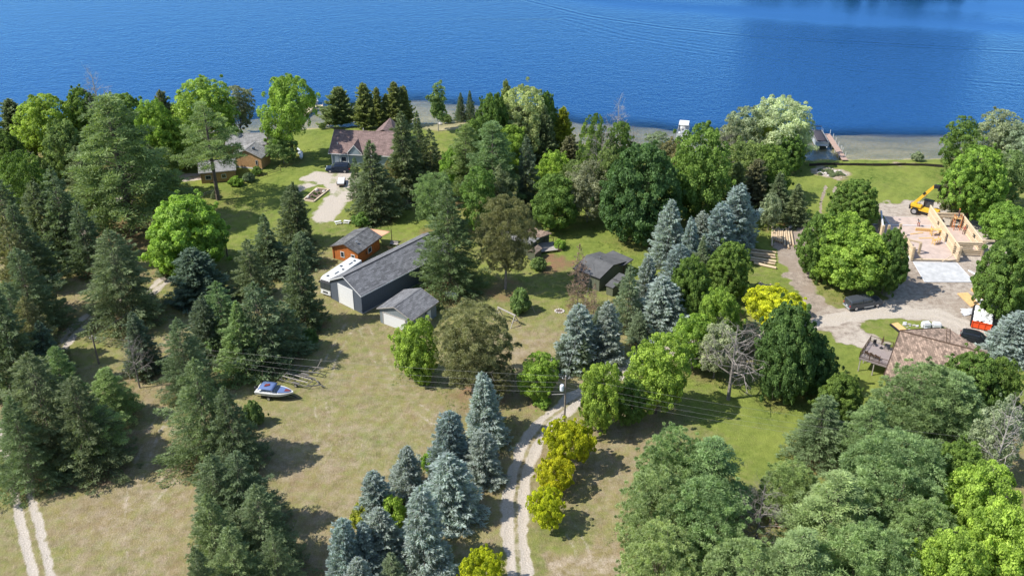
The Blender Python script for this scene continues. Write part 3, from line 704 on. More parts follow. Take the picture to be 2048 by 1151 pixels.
# ------------------------------------------------------------ water
def water_material():
    m = bpy.data.materials.new('lake_water'); m.use_nodes = True; t = m.node_tree; L = t.links.new; N = t.nodes.new
    for n in list(t.nodes): t.nodes.remove(n)
    out = N('ShaderNodeOutputMaterial'); geo = N('ShaderNodeNewGeometry'); P = geo.outputs['Position']
    def attr(n):
        a = N('ShaderNodeAttribute'); a.attribute_name = n; return a.outputs['Fac']
    def mth(op, a, b_=0.0, c=None):
        x = N('ShaderNodeMath'); x.operation = op
        for i, cc in ((0, a), (1, b_)) + (((2, c),) if c is not None else ()):
            if isinstance(cc, (int, float)): x.inputs[i].default_value = cc
            else: L(cc, x.inputs[i])
        return x.outputs[0]
    def noise(s, sc, rot, det=3):
        mp = N('ShaderNodeMapping'); mp.inputs['Scale'].default_value = sc; mp.inputs['Rotation'].default_value = (0, 0, rot); L(P, mp.inputs[0])
        n = N('ShaderNodeTexNoise'); n.inputs['Scale'].default_value = s; n.inputs['Detail'].default_value = det; n.inputs['Roughness'].default_value = .6; L(mp.outputs[0], n.inputs[0]); return n.outputs[0]
    n1 = noise(1.15, (.75, 1, 1), .35, 4); n2 = noise(.3, (.6, 1, 1), -.3, 3); n3 = noise(3.0, (.8, 1, 1), .1, 2)
    calm = attr('calm')
    h = mth('ADD', mth('MULTIPLY', n1, .55), mth('ADD', mth('MULTIPLY', n2, .35), mth('MULTIPLY', n3, .12)))
    h = mth('MULTIPLY', h, mth('SUBTRACT', 1.0, mth('MULTIPLY', calm, .96)))
    def wake(nm, k, width, amp):
        d = attr(nm); e = mth('POWER', 2.718, mth('MULTIPLY', mth('MULTIPLY', d, d), -1 / (width * width)))
        return mth('MULTIPLY', mth('MULTIPLY', mth('SINE', mth('MULTIPLY', d, k)), e), amp)
    h = mth('ADD', h, mth('ADD', wake('wake_a', 2.0, 2.6, .16), wake('wake_b', 1.9, 8.0, .075)))
    bp = N('ShaderNodeBump'); bp.inputs['Strength'].default_value = 1; bp.inputs['Distance'].default_value = .30; L(h, bp.inputs['Height'])
    df = N('ShaderNodeBsdfDiffuse'); df.inputs['Color'].default_value = (.003, .035, .122, 1); L(bp.outputs[0], df.inputs['Normal'])
    tr = N('ShaderNodeBsdfTransparent'); tr.inputs['Color'].default_value = (.93, .93, .88, 1)
    m1 = N('ShaderNodeMixShader'); L(attr('opacity'), m1.inputs[0]); L(tr.outputs[0], m1.inputs[1]); L(df.outputs[0], m1.inputs[2])
    gl = N('ShaderNodeBsdfGlossy'); gl.inputs['Roughness'].default_value = .12; gl.inputs['Color'].default_value = (.30, .62, 1, 1); L(bp.outputs[0], gl.inputs['Normal'])
    fr = N('ShaderNodeFresnel'); fr.inputs['IOR'].default_value = 1.42; L(bp.outputs[0], fr.inputs['Normal'])
    m2 = N('ShaderNodeMixShader'); fm = mth('MULTIPLY', fr.outputs[0], mth('ADD', .6, mth('MULTIPLY', attr('opacity'), .9))); fa = mth('MINIMUM', mth('ADD', fm, .06), .85); L(fa, m2.inputs[0]); L(m1.outputs[0], m2.inputs[1]); L(gl.outputs[0], m2.inputs[2]); L(m2.outputs[0], out.inputs[0])
    return m
M['water'] = water_material()
def make_water():
    xs = np.concatenate([np.arange(-2500, -300, 100), np.arange(-300, 300, 2.5), np.arange(300, 2501, 100)])
    ys = np.concatenate([np.arange(150, 460, 1.5), np.arange(460, 620, 8), np.arange(620, 2500, 100)])
    X, Y = np.meshgrid(xs, ys); P = np.stack([X.ravel(), Y.ravel()], 1); nx, ny = len(xs), len(ys)
    i, j = np.meshgrid(np.arange(nx - 1), np.arange(ny - 1)); a = (j * nx + i).ravel(); Q = np.stack([a, a + 1, a + nx + 1, a + nx], 1)
    keep = (P[Q[:, 2], 1] > yline(shore, P[Q[:, 2], 0]) - 4); Q = Q[keep]
    dep = np.clip(WATER_Z - bed(P), 0, None); op = 1 - np.exp(-np.clip(dep - .15, 0, None) * .34) ; op = np.clip(op + ss(.85, 3.4, dep) * (1 - op), 0, 1)
    wa = np.array([at(u, v)[:2] for u, v in [(700,-90),(1000,-18),(1060,0),(1180,30),(1330,52),(1480,68),(1750,85),(2048,100),(2500,120)]])
    wb = np.array([at(u, v)[:2] for u, v in [(1130,36),(1250,68),(1340,84),(1430,98),(1600,122),(1800,146),(2048,168),(2500,200)]])
    def sdl(line):
        d = seg_dist(P, line); yy = np.interp(P[:, 0], line[:, 0], line[:, 1]); return np.where(P[:, 1] > yy, d, -d)
    V = np.column_stack([P, np.full(len(P), WATER_Z)]); used, inv = np.unique(Q, return_inverse=True)
    me = np_mesh('lake_water', V[used], 4, material='water', F=inv.ravel())
    cl = np.array([at(u, v)[:2] for u, v in [(1120,-12),(1250,6),(1400,16),(1560,30),(1700,42),(2100,60)]])
    calm = np.exp(-(seg_dist(P, cl) / 9) ** 2) * .8 + .95 * ss(322, 352, P[:, 1]) * ss(60, 120, P[:, 0])
    calm = np.clip(calm * (0.85 + .25 * vnoise(P * np.array([.25, 1]), 8, 91)), 0, 1)
    db = sdl(wb)
    for k, val in dict(opacity=op, wake_a=sdl(wa), wake_b=db, calm=calm).items():
        q = me.attributes.new(k, 'FLOAT', 'POINT'); q.data.foreach_set('value', val[used].astype(np.float32))
    tag(place('lake_water', me), kind='structure')
make_water()
# ============================================================ TREE BUILDERS (numpy)
def unit(a): return a / (np.linalg.norm(a, axis=-1, keepdims=True) + 1e-9)
def spikes(C, D, ln, wd, r):
    """one thin triangle per needle spray: base centre C, direction D"""
    side = unit(np.cross(D, unit(r.normal(size=D.shape)))); w = side * (wd[:, None] / 2)
    return np.stack([C - w, C + w, C + D * ln[:, None]], 1)
def leaves(C, Nn, s, r):
    """one diamond leaf spray per centre, facing Nn"""
    a = unit(np.cross(Nn, unit(r.normal(size=Nn.shape)))); b = np.cross(Nn, a)
    a = a * s[:, None]; b = b * (s * .62)[:, None]; bend = Nn * (s * .18)[:, None]
    return np.stack([C - a - bend, C - b, C + a - bend, C + b], 1)
def conifer(seed, R=2.5, H=10.0, nlev=36, nb=10, per=80, droop=.25, ln=.30, wd=.085, shape=.85, gaps=.12, base=.05, upt=.25, ragged=.15, dens=1.0):
    r = np.random.default_rng(seed); Cs, Ds, Ls, Ws, Ts = [], [], [], [], []; stubs = []
    lop = r.normal(size=6) * .12
    for i in range(nlev):
        t = (i + r.random() * .7) / nlev; z0 = H * (base + (1 - base) * t * .985)
        Lr = R * (1 - t) ** shape * (1 + r.normal() * ragged * .5) + .10
        n = max(4, int(nb * (.55 + .45 * (1 - t)))); a0 = r.random() * 6.28
        for k in range(n):
            if r.random() < gaps: continue
            az = a0 + k * 6.283 / n + r.normal() * .15
            L = Lr * (1 + r.normal() * ragged) * (1 + lop[0] * math.cos(az) + lop[1] * math.sin(az) + lop[2] * math.cos(2 * az) + lop[3] * math.sin(2 * az + 5 * t)); L = max(L, .12)
            m = int(per * dens * (.25 + .75 * L / R) * (.5 + .5 * min(1, L / (R * .5))))
            s = np.sqrt(r.random(m) * .95 + .05); wdt = (.34 * (1.02 - s) + .06) * L; lat = (r.random(m) * 2 - 1) * wdt
            d = np.array([math.cos(az), math.sin(az), 0]); p = np.array([-math.sin(az), math.cos(az), 0])
            dz = -droop * L * (s - .2) + upt * L * np.clip(s - .75, 0, 1) * 1.2 - np.abs(lat) * .35 + r.normal(size=m) * .05
            Cc = d * (s * L)[:, None] + p * lat[:, None] + np.array([0, 0, z0]) + np.array([0, 0, 1]) * dz[:, None]
            Dd = unit(d * 1.0 + p * (np.sign(lat) * (.35 + .7 * r.random(m)))[:, None] + np.column_stack([np.zeros(m), np.zeros(m), .15 + r.normal(size=m) * .45]))
            Cs.append(Cc); Ds.append(Dd); Ls.append(ln * (.6 + .8 * r.random(m))); Ws.append(wd * (.7 + .6 * r.random(m)))
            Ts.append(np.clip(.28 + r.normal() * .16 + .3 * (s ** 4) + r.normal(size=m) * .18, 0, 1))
            if i % 2 == 0 and t < .8: stubs.append(((0, 0, z0), (math.cos(az) * L * .8, math.sin(az) * L * .8, z0 - droop * L * .5)))
    m = 140; zz = H * (1 - .07 * r.random(m)); a = r.random(m) * 6.28
    Cs.append(np.column_stack([np.cos(a) * .04, np.sin(a) * .04, zz])); Ds.append(unit(np.column_stack([np.cos(a), np.sin(a), .9 + r.random(m)])))
    Ls.append(np.full(m, ln * .8)); Ws.append(np.full(m, wd)); Ts.append(r.random(m) * .5 + .3)
    V = spikes(*[np.concatenate(x) for x in (Cs, Ds)], np.concatenate(Ls), np.concatenate(Ws), r)
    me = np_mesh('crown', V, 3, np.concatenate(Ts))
    tb = MB(); tb.tube((0,0,-.2), (0,0,H*.55), .035*R*.9+.06, .06, 7); tb.tube((0,0,H*.55), (0,0,H*.97), .06, .015, 5)
    for a_, b_ in stubs: tb.tube(a_, b_, .035, .01, 3, False)
    return me, mesh_of(tb, 'trunk', 'bark')
def mesh_of(mb, name, m):
    o = mb.build(name, m); me = o.data; bpy.data.objects.remove(o); return me
def puffs(centres, outs, rad, per, ls, r, needle=False, up=.35, tbase=None, flat=1.0):
    n = len(centres); idx = np.repeat(np.arange(n), per)
    d = unit(r.normal(size=(len(idx), 3)) + outs[idx] * .9 + np.array([0, 0, up])); rr = rad[idx] * (.55 + .45 * np.sqrt(r.random(len(idx))))
    off = d * rr[:, None]; off[:, 2] *= flat; C = centres[idx] + off
    tb = (r.random(n) if tbase is None else tbase)[idx]; T = np.clip(.5 + (tb - .5) * .95 + r.normal(size=len(idx)) * .16, 0, 1)
    if needle: return spikes(C - d * (ls * .4), unit(d + r.normal(size=d.shape) * .35), ls * (.6 + .8 * r.random(len(idx))), ls * .42 * np.ones(len(idx)), r), T
    return leaves(C, unit(d + r.normal(size=d.shape) * .65), ls * (.65 + .7 * r.random(len(idx))), r), T
def limbs(tb, r, base, tips, r0, n=6):
    """tapered limbs from a trunk fork out to crown points"""
    for tp in tips:
        tp = np.array(tp); mid = base + (tp - base) * .5 + np.array([0, 0, -.06 * np.linalg.norm(tp - base)]) + r.normal(size=3) * .15
        tb.tube(base, mid, r0, r0 * .55, n, False); tb.tube(mid, tp, r0 * .55, r0 * .15, 4, False)
        for q in range(3):
            e = mid + (tp - mid) * (.2 + .25 * q) ; f = e + r.normal(size=3) * .8 + (tp - mid) * .25; tb.tube(e, f, r0 * .25, r0 * .06, 3, False)
def broadleaf(seed, R=5.0, H=12.0, npuff=260, per=110, prad=.95, ls=.17, base=.16, lob=6, lobamp=.22, top=.0, belly=.42, inner=.25, gap=0.0, trunk='bark', flat=.85, ragged=.08, tr=.26, needle=False, cone=0, ext=.22):
    r = np.random.default_rng(seed); zc = H * (base + (1 - base) * belly); zt = H; zb = H * base
    ld = unit(r.normal(size=(lob, 3)) + np.array([0, 0, .25])); la = r.random(lob) * lobamp + lobamp * .3
    n = int(npuff * 1.35); i = np.arange(n) + .5; ph = np.arccos(1 - 1.88 * i / n); th = 2.39996 * i + r.normal(size=n) * .2
    d = np.column_stack([np.cos(th) * np.sin(ph), np.sin(th) * np.sin(ph), np.cos(ph)]); d = unit(d + r.normal(size=d.shape) * .09)
    dot = d @ ld.T; k = 1 - lobamp * .45 + (np.exp(-((1 - dot) / .16)) * la).sum(1) ; k = np.minimum(k * (1 + r.normal(size=n) * ragged), 1.28)
    if gap: 
        gd = unit(r.normal(size=(5, 3))); hole = (np.exp(-((1 - d @ gd.T) / .05)).max(1) > .45) & (r.random(n) < gap * 2); keep = ~hole & (r.random(n) > gap * .4)
    else: keep = np.ones(n, bool)
    sh = np.where(d[:, 2] > 0, zt - zc, zc - zb); horiz = np.hypot(d[:, 0], d[:, 1]) ; pw = horiz ** (.85 if True else 1)
    c = np.column_stack([d[:, 0] * R * k, d[:, 1] * R * k, zc + d[:, 2] * sh * np.clip(k, .6, 1.15)])
    c[:, :2] *= (1 - cone * np.clip(d[:, 2], -.35, 1))[:, None]
    rr = prad * (.7 + .6 * r.random(n)); c -= d * rr[:, None] * .8
    c, o, rr = c[keep], d[keep], rr[keep]
    # twigs that reach past the crown's surface and break its outline
    ne = int(len(c) * ext); se = r.choice(len(c), ne); ce = c[se] + (o[se] + r.normal(size=(ne, 3)) * .5) * (prad * (.55 + .9 * r.random((ne, 1)))); c = np.vstack([c, ce]); o = np.vstack([o, o[se]]); rr = np.concatenate([rr, rr[se] * (.35 + .3 * r.random(ne))])
    ni = int(len(c) * inner); s = r.choice(len(c), ni); ctr = np.array([0, 0, zc]); ci = ctr + (c[s] - ctr) * (.45 + .35 * r.random((ni, 1)))
    c2 = np.vstack([c, ci]); o2 = np.vstack([o, o[s]]); r2 = np.concatenate([rr, rr[s] * 1.1])
    V, T = puffs(c2, unit(o2 + np.array([0, 0, .25])), r2, per, ls, r, flat=flat, needle=needle)
    me = np_mesh('crown', V, 3 if needle else 4, T)
    tb = MB(); fork = np.array([r.normal() * .1, r.normal() * .1, H * max(base, .12) * 1.3]); tb.tube((0,0,-.2), fork, tr, tr * .75, 8, False)
    tips = [c[q] * .9 for q in r.choice(len(c), 11)]; limbs(tb, r, fork, tips, tr * .5)
    return me, mesh_of(tb, 'trunk', trunk)
def white_pine(seed, R=4.0, H=16.0, nlev=15, nb=6, base=.18, per=62, prad=.75, ls=.26, shape=.7, sparse=.12, flat=.5, belly=0, trunk='bark', rise=.12, npf=6):
    r = np.random.default_rng(seed); c, o, rad, tb_ = [], [], [], []; tb = MB(); tb.tube((0,0,-.2), (0,0,H*.6), .26, .15, 7, False); tb.tube((0,0,H*.6), (0,0,H*.97), .15, .03, 5, False)
    for i in range(nlev):
        t = (i + r.random() * .5) / nlev; z = H * (base + (1 - base) * t); pr = (1 - t) ** shape if not belly else math.sin(math.pi * min(1, (.22 + .78 * t))) ** .7
        a0 = r.random() * 6.28; n = max(3, int(nb * (.6 + .5 * (1 - t))))
        for k in range(n):
            if r.random() < sparse: continue
            L = max(.35, R * pr * (.72 + .45 * r.random())); az = a0 + k * 6.283 / n + r.normal() * .25; d = np.array([math.cos(az), math.sin(az), 0.]); tv = r.random()
            p1 = np.array([0, 0, z]) + d * L + np.array([0, 0, rise * L + (t * .5) * L * .4]); tb.tube((0, 0, z), p1, .06, .02, 3, False)
            m = max(1, int(npf * L / R + .8))
            for q in range(m):
                s = .38 + .62 * (q + r.random()) / m; spread = (r.random() * 2 - 1) * .30 * L * (1.15 - s)
                cc = np.array([0, 0, z]) + (p1 - np.array([0, 0, z])) * s + np.array([-d[1], d[0], 0]) * spread + np.array([0, 0, r.normal() * .12])
                c.append(cc); o.append(d * .7 + np.array([0, 0, .5])); rad.append(prad * (.6 + .6 * r.random()) * (.75 + .25 * (1 - t))); tb_.append(np.clip(tv * .5 + r.random() * .5, 0, 1))
    for q in range(4): c.append(np.array([0, 0, H * (.9 + .025 * q)])); o.append(np.array([0, 0, 1.])); rad.append(prad * .5); tb_.append(.6)
    V, T = puffs(np.array(c), unit(np.array(o)), np.array(rad), per, ls, r, needle=True, flat=flat, tbase=np.array(tb_))
    return np_mesh('crown', V, 3, T), mesh_of(tb, 'trunk', trunk)
def bare_tree(seed, R=4.0, H=10.0, trunk='grey_bark', depth_=5, twigs=True, first=.3, up=.35):
    r = np.random.default_rng(seed); tb = MB(); tw = []
    def grow(p, d, L, rad, lev):
        q = p + d * L; mid = p + d * L * .5 + r.normal(size=3) * L * .05
        sd_ = 5 if lev < 2 else 3; tb.tube(p, mid, rad, rad * .8, sd_, False); tb.tube(mid, q, rad * .8, rad * .6, sd_, False)
        if lev >= depth_: return
        for k in range(3 if lev > 0 else 4):
            nd = unit(d * .75 + r.normal(size=3) * .62 + np.array([0, 0, up * .25])); s = p + (q - p) * (.45 + .55 * r.random()) if k else q
            grow(s, nd, L * (.6 + .22 * r.random()), rad * .55, lev + 1)
    tb.tube((0,0,-.2), (0,0,H*.97), .2, .03, 6, False)
    n = 21
    for i in range(n):
        z = H * (first + (1 - first) * i / n); az = 2.4 * i + r.random(); L = R * (.55 - .3 * i / n) * (.7 + .5 * r.random())
        grow(np.array([0, 0, z]), unit(np.array([math.cos(az), math.sin(az), up])), L, .07 * (1.2 - i / n), 5 - min(depth_, 3))
    return mesh_of(tb, 'branches', trunk)
PR = {}
def add(k, *v): PR.setdefault(k, []).extend(v)
for s in range(4): add('sp', conifer(100 + s, per=[110, 100, 115, 98][s], gaps=.08, ragged=.17, droop=[.3, .22, .35, .28][s], shape=[.68, .8, .62, .72][s], ln=.3, wd=.11))
for s in range(4): add('bs', conifer(200 + s, R=2.3, H=8, nlev=30, nb=12, per=118, gaps=.04, ragged=.12, droop=.12, ln=.25, wd=.11, shape=[.58, .7, .5, .64][s], upt=.35, base=.02))
for s in range(3): add('ce', conifer(300 + s, R=1.7, H=9, nlev=44, nb=10, per=100, gaps=.1, ragged=.3, droop=.05, ln=.3, wd=.19, shape=.5, base=.06, upt=.5))
add('rd', conifer(370, R=2.2, H=10, nlev=30, nb=9, per=34, gaps=.25, ragged=.3, droop=.3, ln=.3, wd=.08, shape=.55, base=.08))
for s in range(3): add('oc', conifer(350 + s, R=3.2, H=11, nlev=30, nb=10, per=105, gaps=.12, ragged=.2, droop=.22, ln=.30, wd=.13, shape=.64, base=.05))   # older shaggy spruce
for s in range(3): add('on', conifer(380 + s, R=4.2, H=14, nlev=36, nb=11, per=200, gaps=.12, ragged=.2, droop=.22, ln=.27, wd=.10, shape=[.66, .74, .6][s], base=.04))   # big near spruces
for s in range(3): add('wp', white_pine(400 + s, nlev=17, nb=8, per=74, npf=8, sparse=.05, base=.12, prad=.85, ls=.24))
for s in range(3): add('bw', broadleaf(450 + s, R=5, H=12, npuff=330, per=92, prad=.74, ls=.28, base=.04, lob=14, lobamp=.40, belly=.42, flat=.55, ragged=.2, gap=.2, inner=.25, needle=True, cone=.1, ext=.5))  # broad bushy pines
add('sw', white_pine(470, R=4.2, H=15, nlev=11, nb=7, per=70, sparse=.2, base=.4, npf=7, flat=.42, prad=.85, ls=.24))
for s in range(2): add('bp', broadleaf(480 + s, R=4.2, H=13, npuff=280, per=125, prad=.66, ls=.23, base=.2 if s else .1, lob=9, lobamp=.36, belly=.5, flat=.7, ragged=.18, gap=.15, inner=.35, needle=True, trunk='grey_bark'))
for s in range(3): add('mp', broadleaf(500 + s, npuff=330, per=95, lobamp=.36, prad=.74, base=.06, belly=.42, ragged=.15, lob=12, gap=.08, cone=.14))
for s in range(3): add('ml', broadleaf(520 + s, npuff=210, per=95, lobamp=.3, prad=.95, gap=.12, ragged=.13, lob=8, base=.1))
for s in range(2): add('lo', broadleaf(540 + s, R=4, H=5.6, npuff=150, per=120, lobamp=.36, prad=.72, gap=.22, ragged=.2, ls=.13, base=.14, lob=9, belly=.55, flat=.6, inner=.1, tr=.12))
for s in range(2): add('wi', broadleaf(560 + s, R=6, H=11, npuff=230, per=100, lobamp=.34, prad=1.0, ls=.15, lob=10, ragged=.1, base=.1, flat=.8))
for s in range(3): add('lt', broadleaf(580 + s, R=3.5, H=12, npuff=140, per=80, lobamp=.4, prad=.8, ls=.15, gap=.3, ragged=.25, lob=9, base=.12, belly=.5, inner=.15, trunk='grey_bark', tr=.17))
add('oak', broadleaf(600, R=5.2, H=14, npuff=190, per=105, lobamp=.5, prad=1.05, gap=.3, ragged=.22, lob=7, base=.28, belly=.5, inner=.2, tr=.42))
for s in range(2): add('sh', broadleaf(620 + s, R=1.6, H=2.2, npuff=60, per=90, prad=.42, ls=.1, base=.0, lobamp=.25, gap=.1, ragged=.15, tr=.06))
add('birch', broadleaf(640, R=1.8, H=9, npuff=70, per=100, prad=.55, ls=.12, base=.22, lobamp=.5, gap=.25, ragged=.25, trunk='pale_bark', tr=.12))
# a crown's own width and height, measured from its leaves
def extent(me):
    a = np.empty(len(me.vertices) * 3, np.float32); me.vertices.foreach_get('co', a); a = a.reshape(-1, 3)
    return float(np.percentile(np.hypot(a[:, 0], a[:, 1]), 97.0)), float(a[:, 2].max())
DIM = {k: [extent(p[0]) for p in v] for k, v in PR.items()}
BARE = [bare_tree(700, 4, 10), bare_tree(701, 3, 11, 'pale_bark', up=.8), bare_tree(702, 4.2, 11)]
NAMES = {'sp': 'spruce_tree', 'bs': 'blue_spruce', 'ce': 'cedar_tree', 'oc': 'spruce_tree', 'on': 'spruce_tree', 'wp': 'white_pine', 'bw': 'pine_tree', 'sw': 'white_pine', 'bp': 'red_pine', 'mp': 'maple_tree', 'ml': 'maple_tree', 'lo': 'locust_tree', 'wi': 'willow_tree', 'lt': 'leafy_tree', 'oak': 'oak_tree', 'sh': 'shrub', 'birch': 'birch_tree', 'dd': 'bare_tree', 'rd': 'dead_spruce'}
COLS = {'sp': (.185, .235, .12), 'spb': (.17, .225, .15), 'bs': (.34, .405, .395), 'bsg': (.25, .32, .20), 'ce': (.26, .31, .12), 'ceb': (.24, .25, .14), 'wp': (.24, .33, .13), 'wpd': (.17, .235, .10), 'wpl': (.31, .40, .17), 'oc': (.215, .275, .125),
        'bp': (.22, .22, .10), 'mp': (.11, .19, .055), 'mpm': (.15, .24, .05), 'ml': (.24, .37, .06), 'mll': (.31, .43, .07), 'lo': (.46, .49, .025), 'wi': (.42, .50, .30), 'wil': (.42, .48, .20), 'lt': (.20, .28, .09), 'ltg': (.29, .34, .20), 'rd': (.33, .235, .20), 'yg': (.38, .43, .06), 'pur': (.17, .09, .10), 'oak': (.25, .36, .06)}
PICK = {}
def tree(kind, u, vt, vb, w, col, label, known=False, var=None, group=None, rot=None):
    x, y, H, R = tree_spot(kind, u, vt, vb, w, known)
    i = PICK.get(kind, 0); PICK[kind] = i + 1; rz = (i * 2.39996 + .3) if rot is None else rot
    cat = 'shrub' if kind == 'sh' else 'tree'
    rt = empty(NAMES[kind], (x, y, 0), rz, label, cat, group)
    jb = random.uniform(-.12, .12); jw = random.uniform(-.06, .06)
    jj = lambda c: (c[0] * (1 + jb + jw), c[1] * (1 + jb), c[2] * (1 + jb - jw), 1)
    if kind == 'dd':
        me = BARE[(var if var is not None else i) % 3]; o = place('branches', me, rt, scale=(R / 3.2, R / 3.2, H / 10.5)); return rt
    kk = kind
    protos = PR[kk]; vi = (var if var is not None else i) % len(protos); cr, tr = protos[vi]; R0, H0 = DIM[kk][vi]
    R *= {'bs': 1.4, 'on': 1.28, 'oc': 1.2, 'sp': 1.15, 'ce': 1.15, 'wp': 1.1, 'bw': 1.1, 'bp': 1.12, 'lo': 1.08, 'lt': 1.1}.get(kk, 1.06); sc = (R / R0, R / R0, H / H0)
    o = place('crown', cr, rt, scale=sc); o.color = jj(COLS[col])
    place('trunk', tr, rt, scale=sc); return rt
# ============================================================ TREES of the place: (kind, top u, top v, base v, width, colour, label)

GROUPS = {'bs': 'blue spruces', 'lo': 'golden locust trees', 'bw': 'pines of the lower right woods'}
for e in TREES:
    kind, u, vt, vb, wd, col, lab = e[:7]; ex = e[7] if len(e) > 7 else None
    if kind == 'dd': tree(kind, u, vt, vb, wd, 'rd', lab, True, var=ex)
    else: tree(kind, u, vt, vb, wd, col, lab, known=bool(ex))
# the wood on the headland across the lake
def far_wood():
    r = np.random.default_rng(9); V = []
    hd = MB(); poly = []
    o = MB(); n = 24; ring = [(168 + 62 * math.cos(t) , 480 + 50 * math.sin(t)) for t in [2 * math.pi * i / n for i in range(n)]]
    o.v = [(x, y, -1) for x, y in ring] + [(168 + (x - 168) * .6, 480 + (y - 480) * .6, 6) for x, y in ring]; o.f = [(i, (i + 1) % n, n + (i + 1) % n, n + i) for i in range(n)] + [tuple(range(n, 2 * n))]
    tag(o.build('far_headland', 'bark'), kind='structure')
    ts = []
    for k in range(150):
        a = r.random() * 6.28; q = math.sqrt(r.random()); x = 168 + 54 * q * math.cos(a); y = 480 + 46 * q * math.sin(a)
        Hh = 16 + 7 * r.random(); z = 5 * (1 - q); m = 420; d = unit(r.normal(size=(m, 3))); c = d * np.array([4.2, 4.2, Hh / 2]) * (.8 + .25 * r.random((m, 1))) + np.array([x, y, z + Hh / 2])
        V.append(leaves(c, unit(d + r.normal(size=d.shape) * .5), .8 + .5 * r.random(m), r)); ts.append(np.clip(r.random() * .6 + r.random(m) * .4, 0, 1))
    ob = place('far_shore_wood', np_mesh('far_shore_wood', np.concatenate(V), 4, np.concatenate(ts))); ob.color = (.07, .12, .03, 1); tag(ob, 'dark green wood on the headland across the lake', 'woods', kind='stuff')
far_wood()
# grass: short tufts over lawn and field, longer along the edges
def grass():
    r = np.random.default_rng(77); n = 26000
    P = np.column_stack([r.uniform(-110, 110, n), r.uniform(88, 232, n)]); F, rut, cls = fields(P)
    keep = (F['gravel'] < .25) & (F['dirt'] < .2) & (F['beach'] < .2) & (P[:, 1] < yline(shore, P[:, 0]) - .5) & (vnoise(P, 3, 55) + .25 * r.random(n) > .55)
    P = P[keep]; n = len(P); idx = np.repeat(np.arange(n), 4); m = len(idx)
    C = np.column_stack([P[idx] + r.normal(size=(m, 2)) * .09, np.zeros(m)]); D = unit(np.column_stack([r.normal(size=(m, 2)) * .45, np.ones(m)]))
    V = spikes(C, D, .07 + .13 * r.random(m), np.full(m, .045), r); g = F['green'][keep][idx]
    n = 42000; Q = np.column_stack([r.uniform(-110, 110, n), r.uniform(88, 232, n)]); F2, _, _ = fields(Q); lt = litter(Q)
    kp = (lt > .06) & (lt < .6) & (F2['gravel'] < .2) & (F2['dirt'] < .2) & (Q[:, 1] < yline(shore, Q[:, 0]) - .5) & (vnoise(Q, 2.0, 66) > .5); Q = Q[kp]; ix = np.repeat(np.arange(len(Q)), 5); m2 = len(ix)
    C2 = np.column_stack([Q[ix] + r.normal(size=(m2, 2)) * .16, np.zeros(m2)]); D2 = unit(np.column_stack([r.normal(size=(m2, 2)) * .6, np.ones(m2)]))
    me = np_mesh('weeds', spikes(C2, D2, .18 + .3 * r.random(m2), np.full(m2, .09), r), 3, r.random(m2)); o = place('weeds', me); o.color = (.19, .26, .07, 1); tag(o, 'rank weeds growing along the edges of the trees', 'weeds', kind='stuff')
    for nm, c, sel in (('grass', (.17, .22, .04), g > .55), ('dry_grass', (.30, .25, .12), g <= .55)):
        me = np_mesh(nm, V[sel], 3, r.random(sel.sum())); o = place(nm, me); o.color = (*c, 1); tag(o, 'short green lawn grass' if nm == 'grass' else 'dry straw coloured field grass', 'grass', kind='stuff')
grass()
# ============================================================ BUILDINGS
M['wall_slate'] = siding('slate_metal_siding', (.085, .10, .125), .5, 'h', .8, .06, .55)
M['wall_batten'] = siding('grey_batten_siding', (.20, .225, .235), .42, 'h', .45, .08)
M['wall_log'] = siding('stained_log_siding', (.42, .135, .035), .24, 'z', .35, .22)
M['wall_brown'] = siding('brown_log_siding', (.42, .25, .12), .24, 'z', .45, .2)
M['wall_dark'] = siding('dark_green_siding', (.115, .125, .085), .3, 'h', .6, .1)
M['wall_blue'] = siding('blue_grey_siding', (.26, .31, .33), .2, 'z', .75, .06)
M['wall_beige'] = siding('tan_siding', (.30, .26, .20), .2, 'z', .75, .06)
M['roof_char'] = shingle('charcoal_shingles', (.155, .155, .16), .3, .15)
M['roof_grey'] = shingle('weathered_grey_shingles', (.13, .13, .13), .25, .55)
M['roof_felt'] = mat('rolled_roofing', (.095, .095, .095), .9, noise=.25, nscale=.7, bump=.2, bscale=6)
M['roof_pale'] = shingle('pale_grey_shingles', (.23, .225, .22), .2, .35)
M['roof_maroon'] = shingle('maroon_shingles', (.195, .135, .12), .2, .2)
M['roof_brown'] = shingle('brown_mottled_shingles', (.25, .18, .135), .45, .25, .55, .3)
M['roof_dark'] = shingle('dark_brown_shingles', (.11, .085, .075), .3, .2)
M['white'] = mat('white_paint', (.62, .62, .61), .5)
M['glass'] = mat('window_glass', (.03, .04, .05), .08, spec=.8)
M['concrete'] = mat('concrete', (.50, .51, .52), .85, noise=.12, nscale=.8)
M['black'] = mat('black', (.02, .02, .022), .5)
M['darkwood'] = mat('dark_wood', (.09, .055, .035), .8, noise=.3)
M['deckgrey'] = siding('composite_deck', (.25, .21, .205), .16, 'h', .6, .08)
M['greywood'] = mat('weathered_wood', (.33, .30, .27), .9, noise=.25, nscale=4)
M['steel'] = mat('galvanised_steel', (.45, .46, .47), .4, .8)

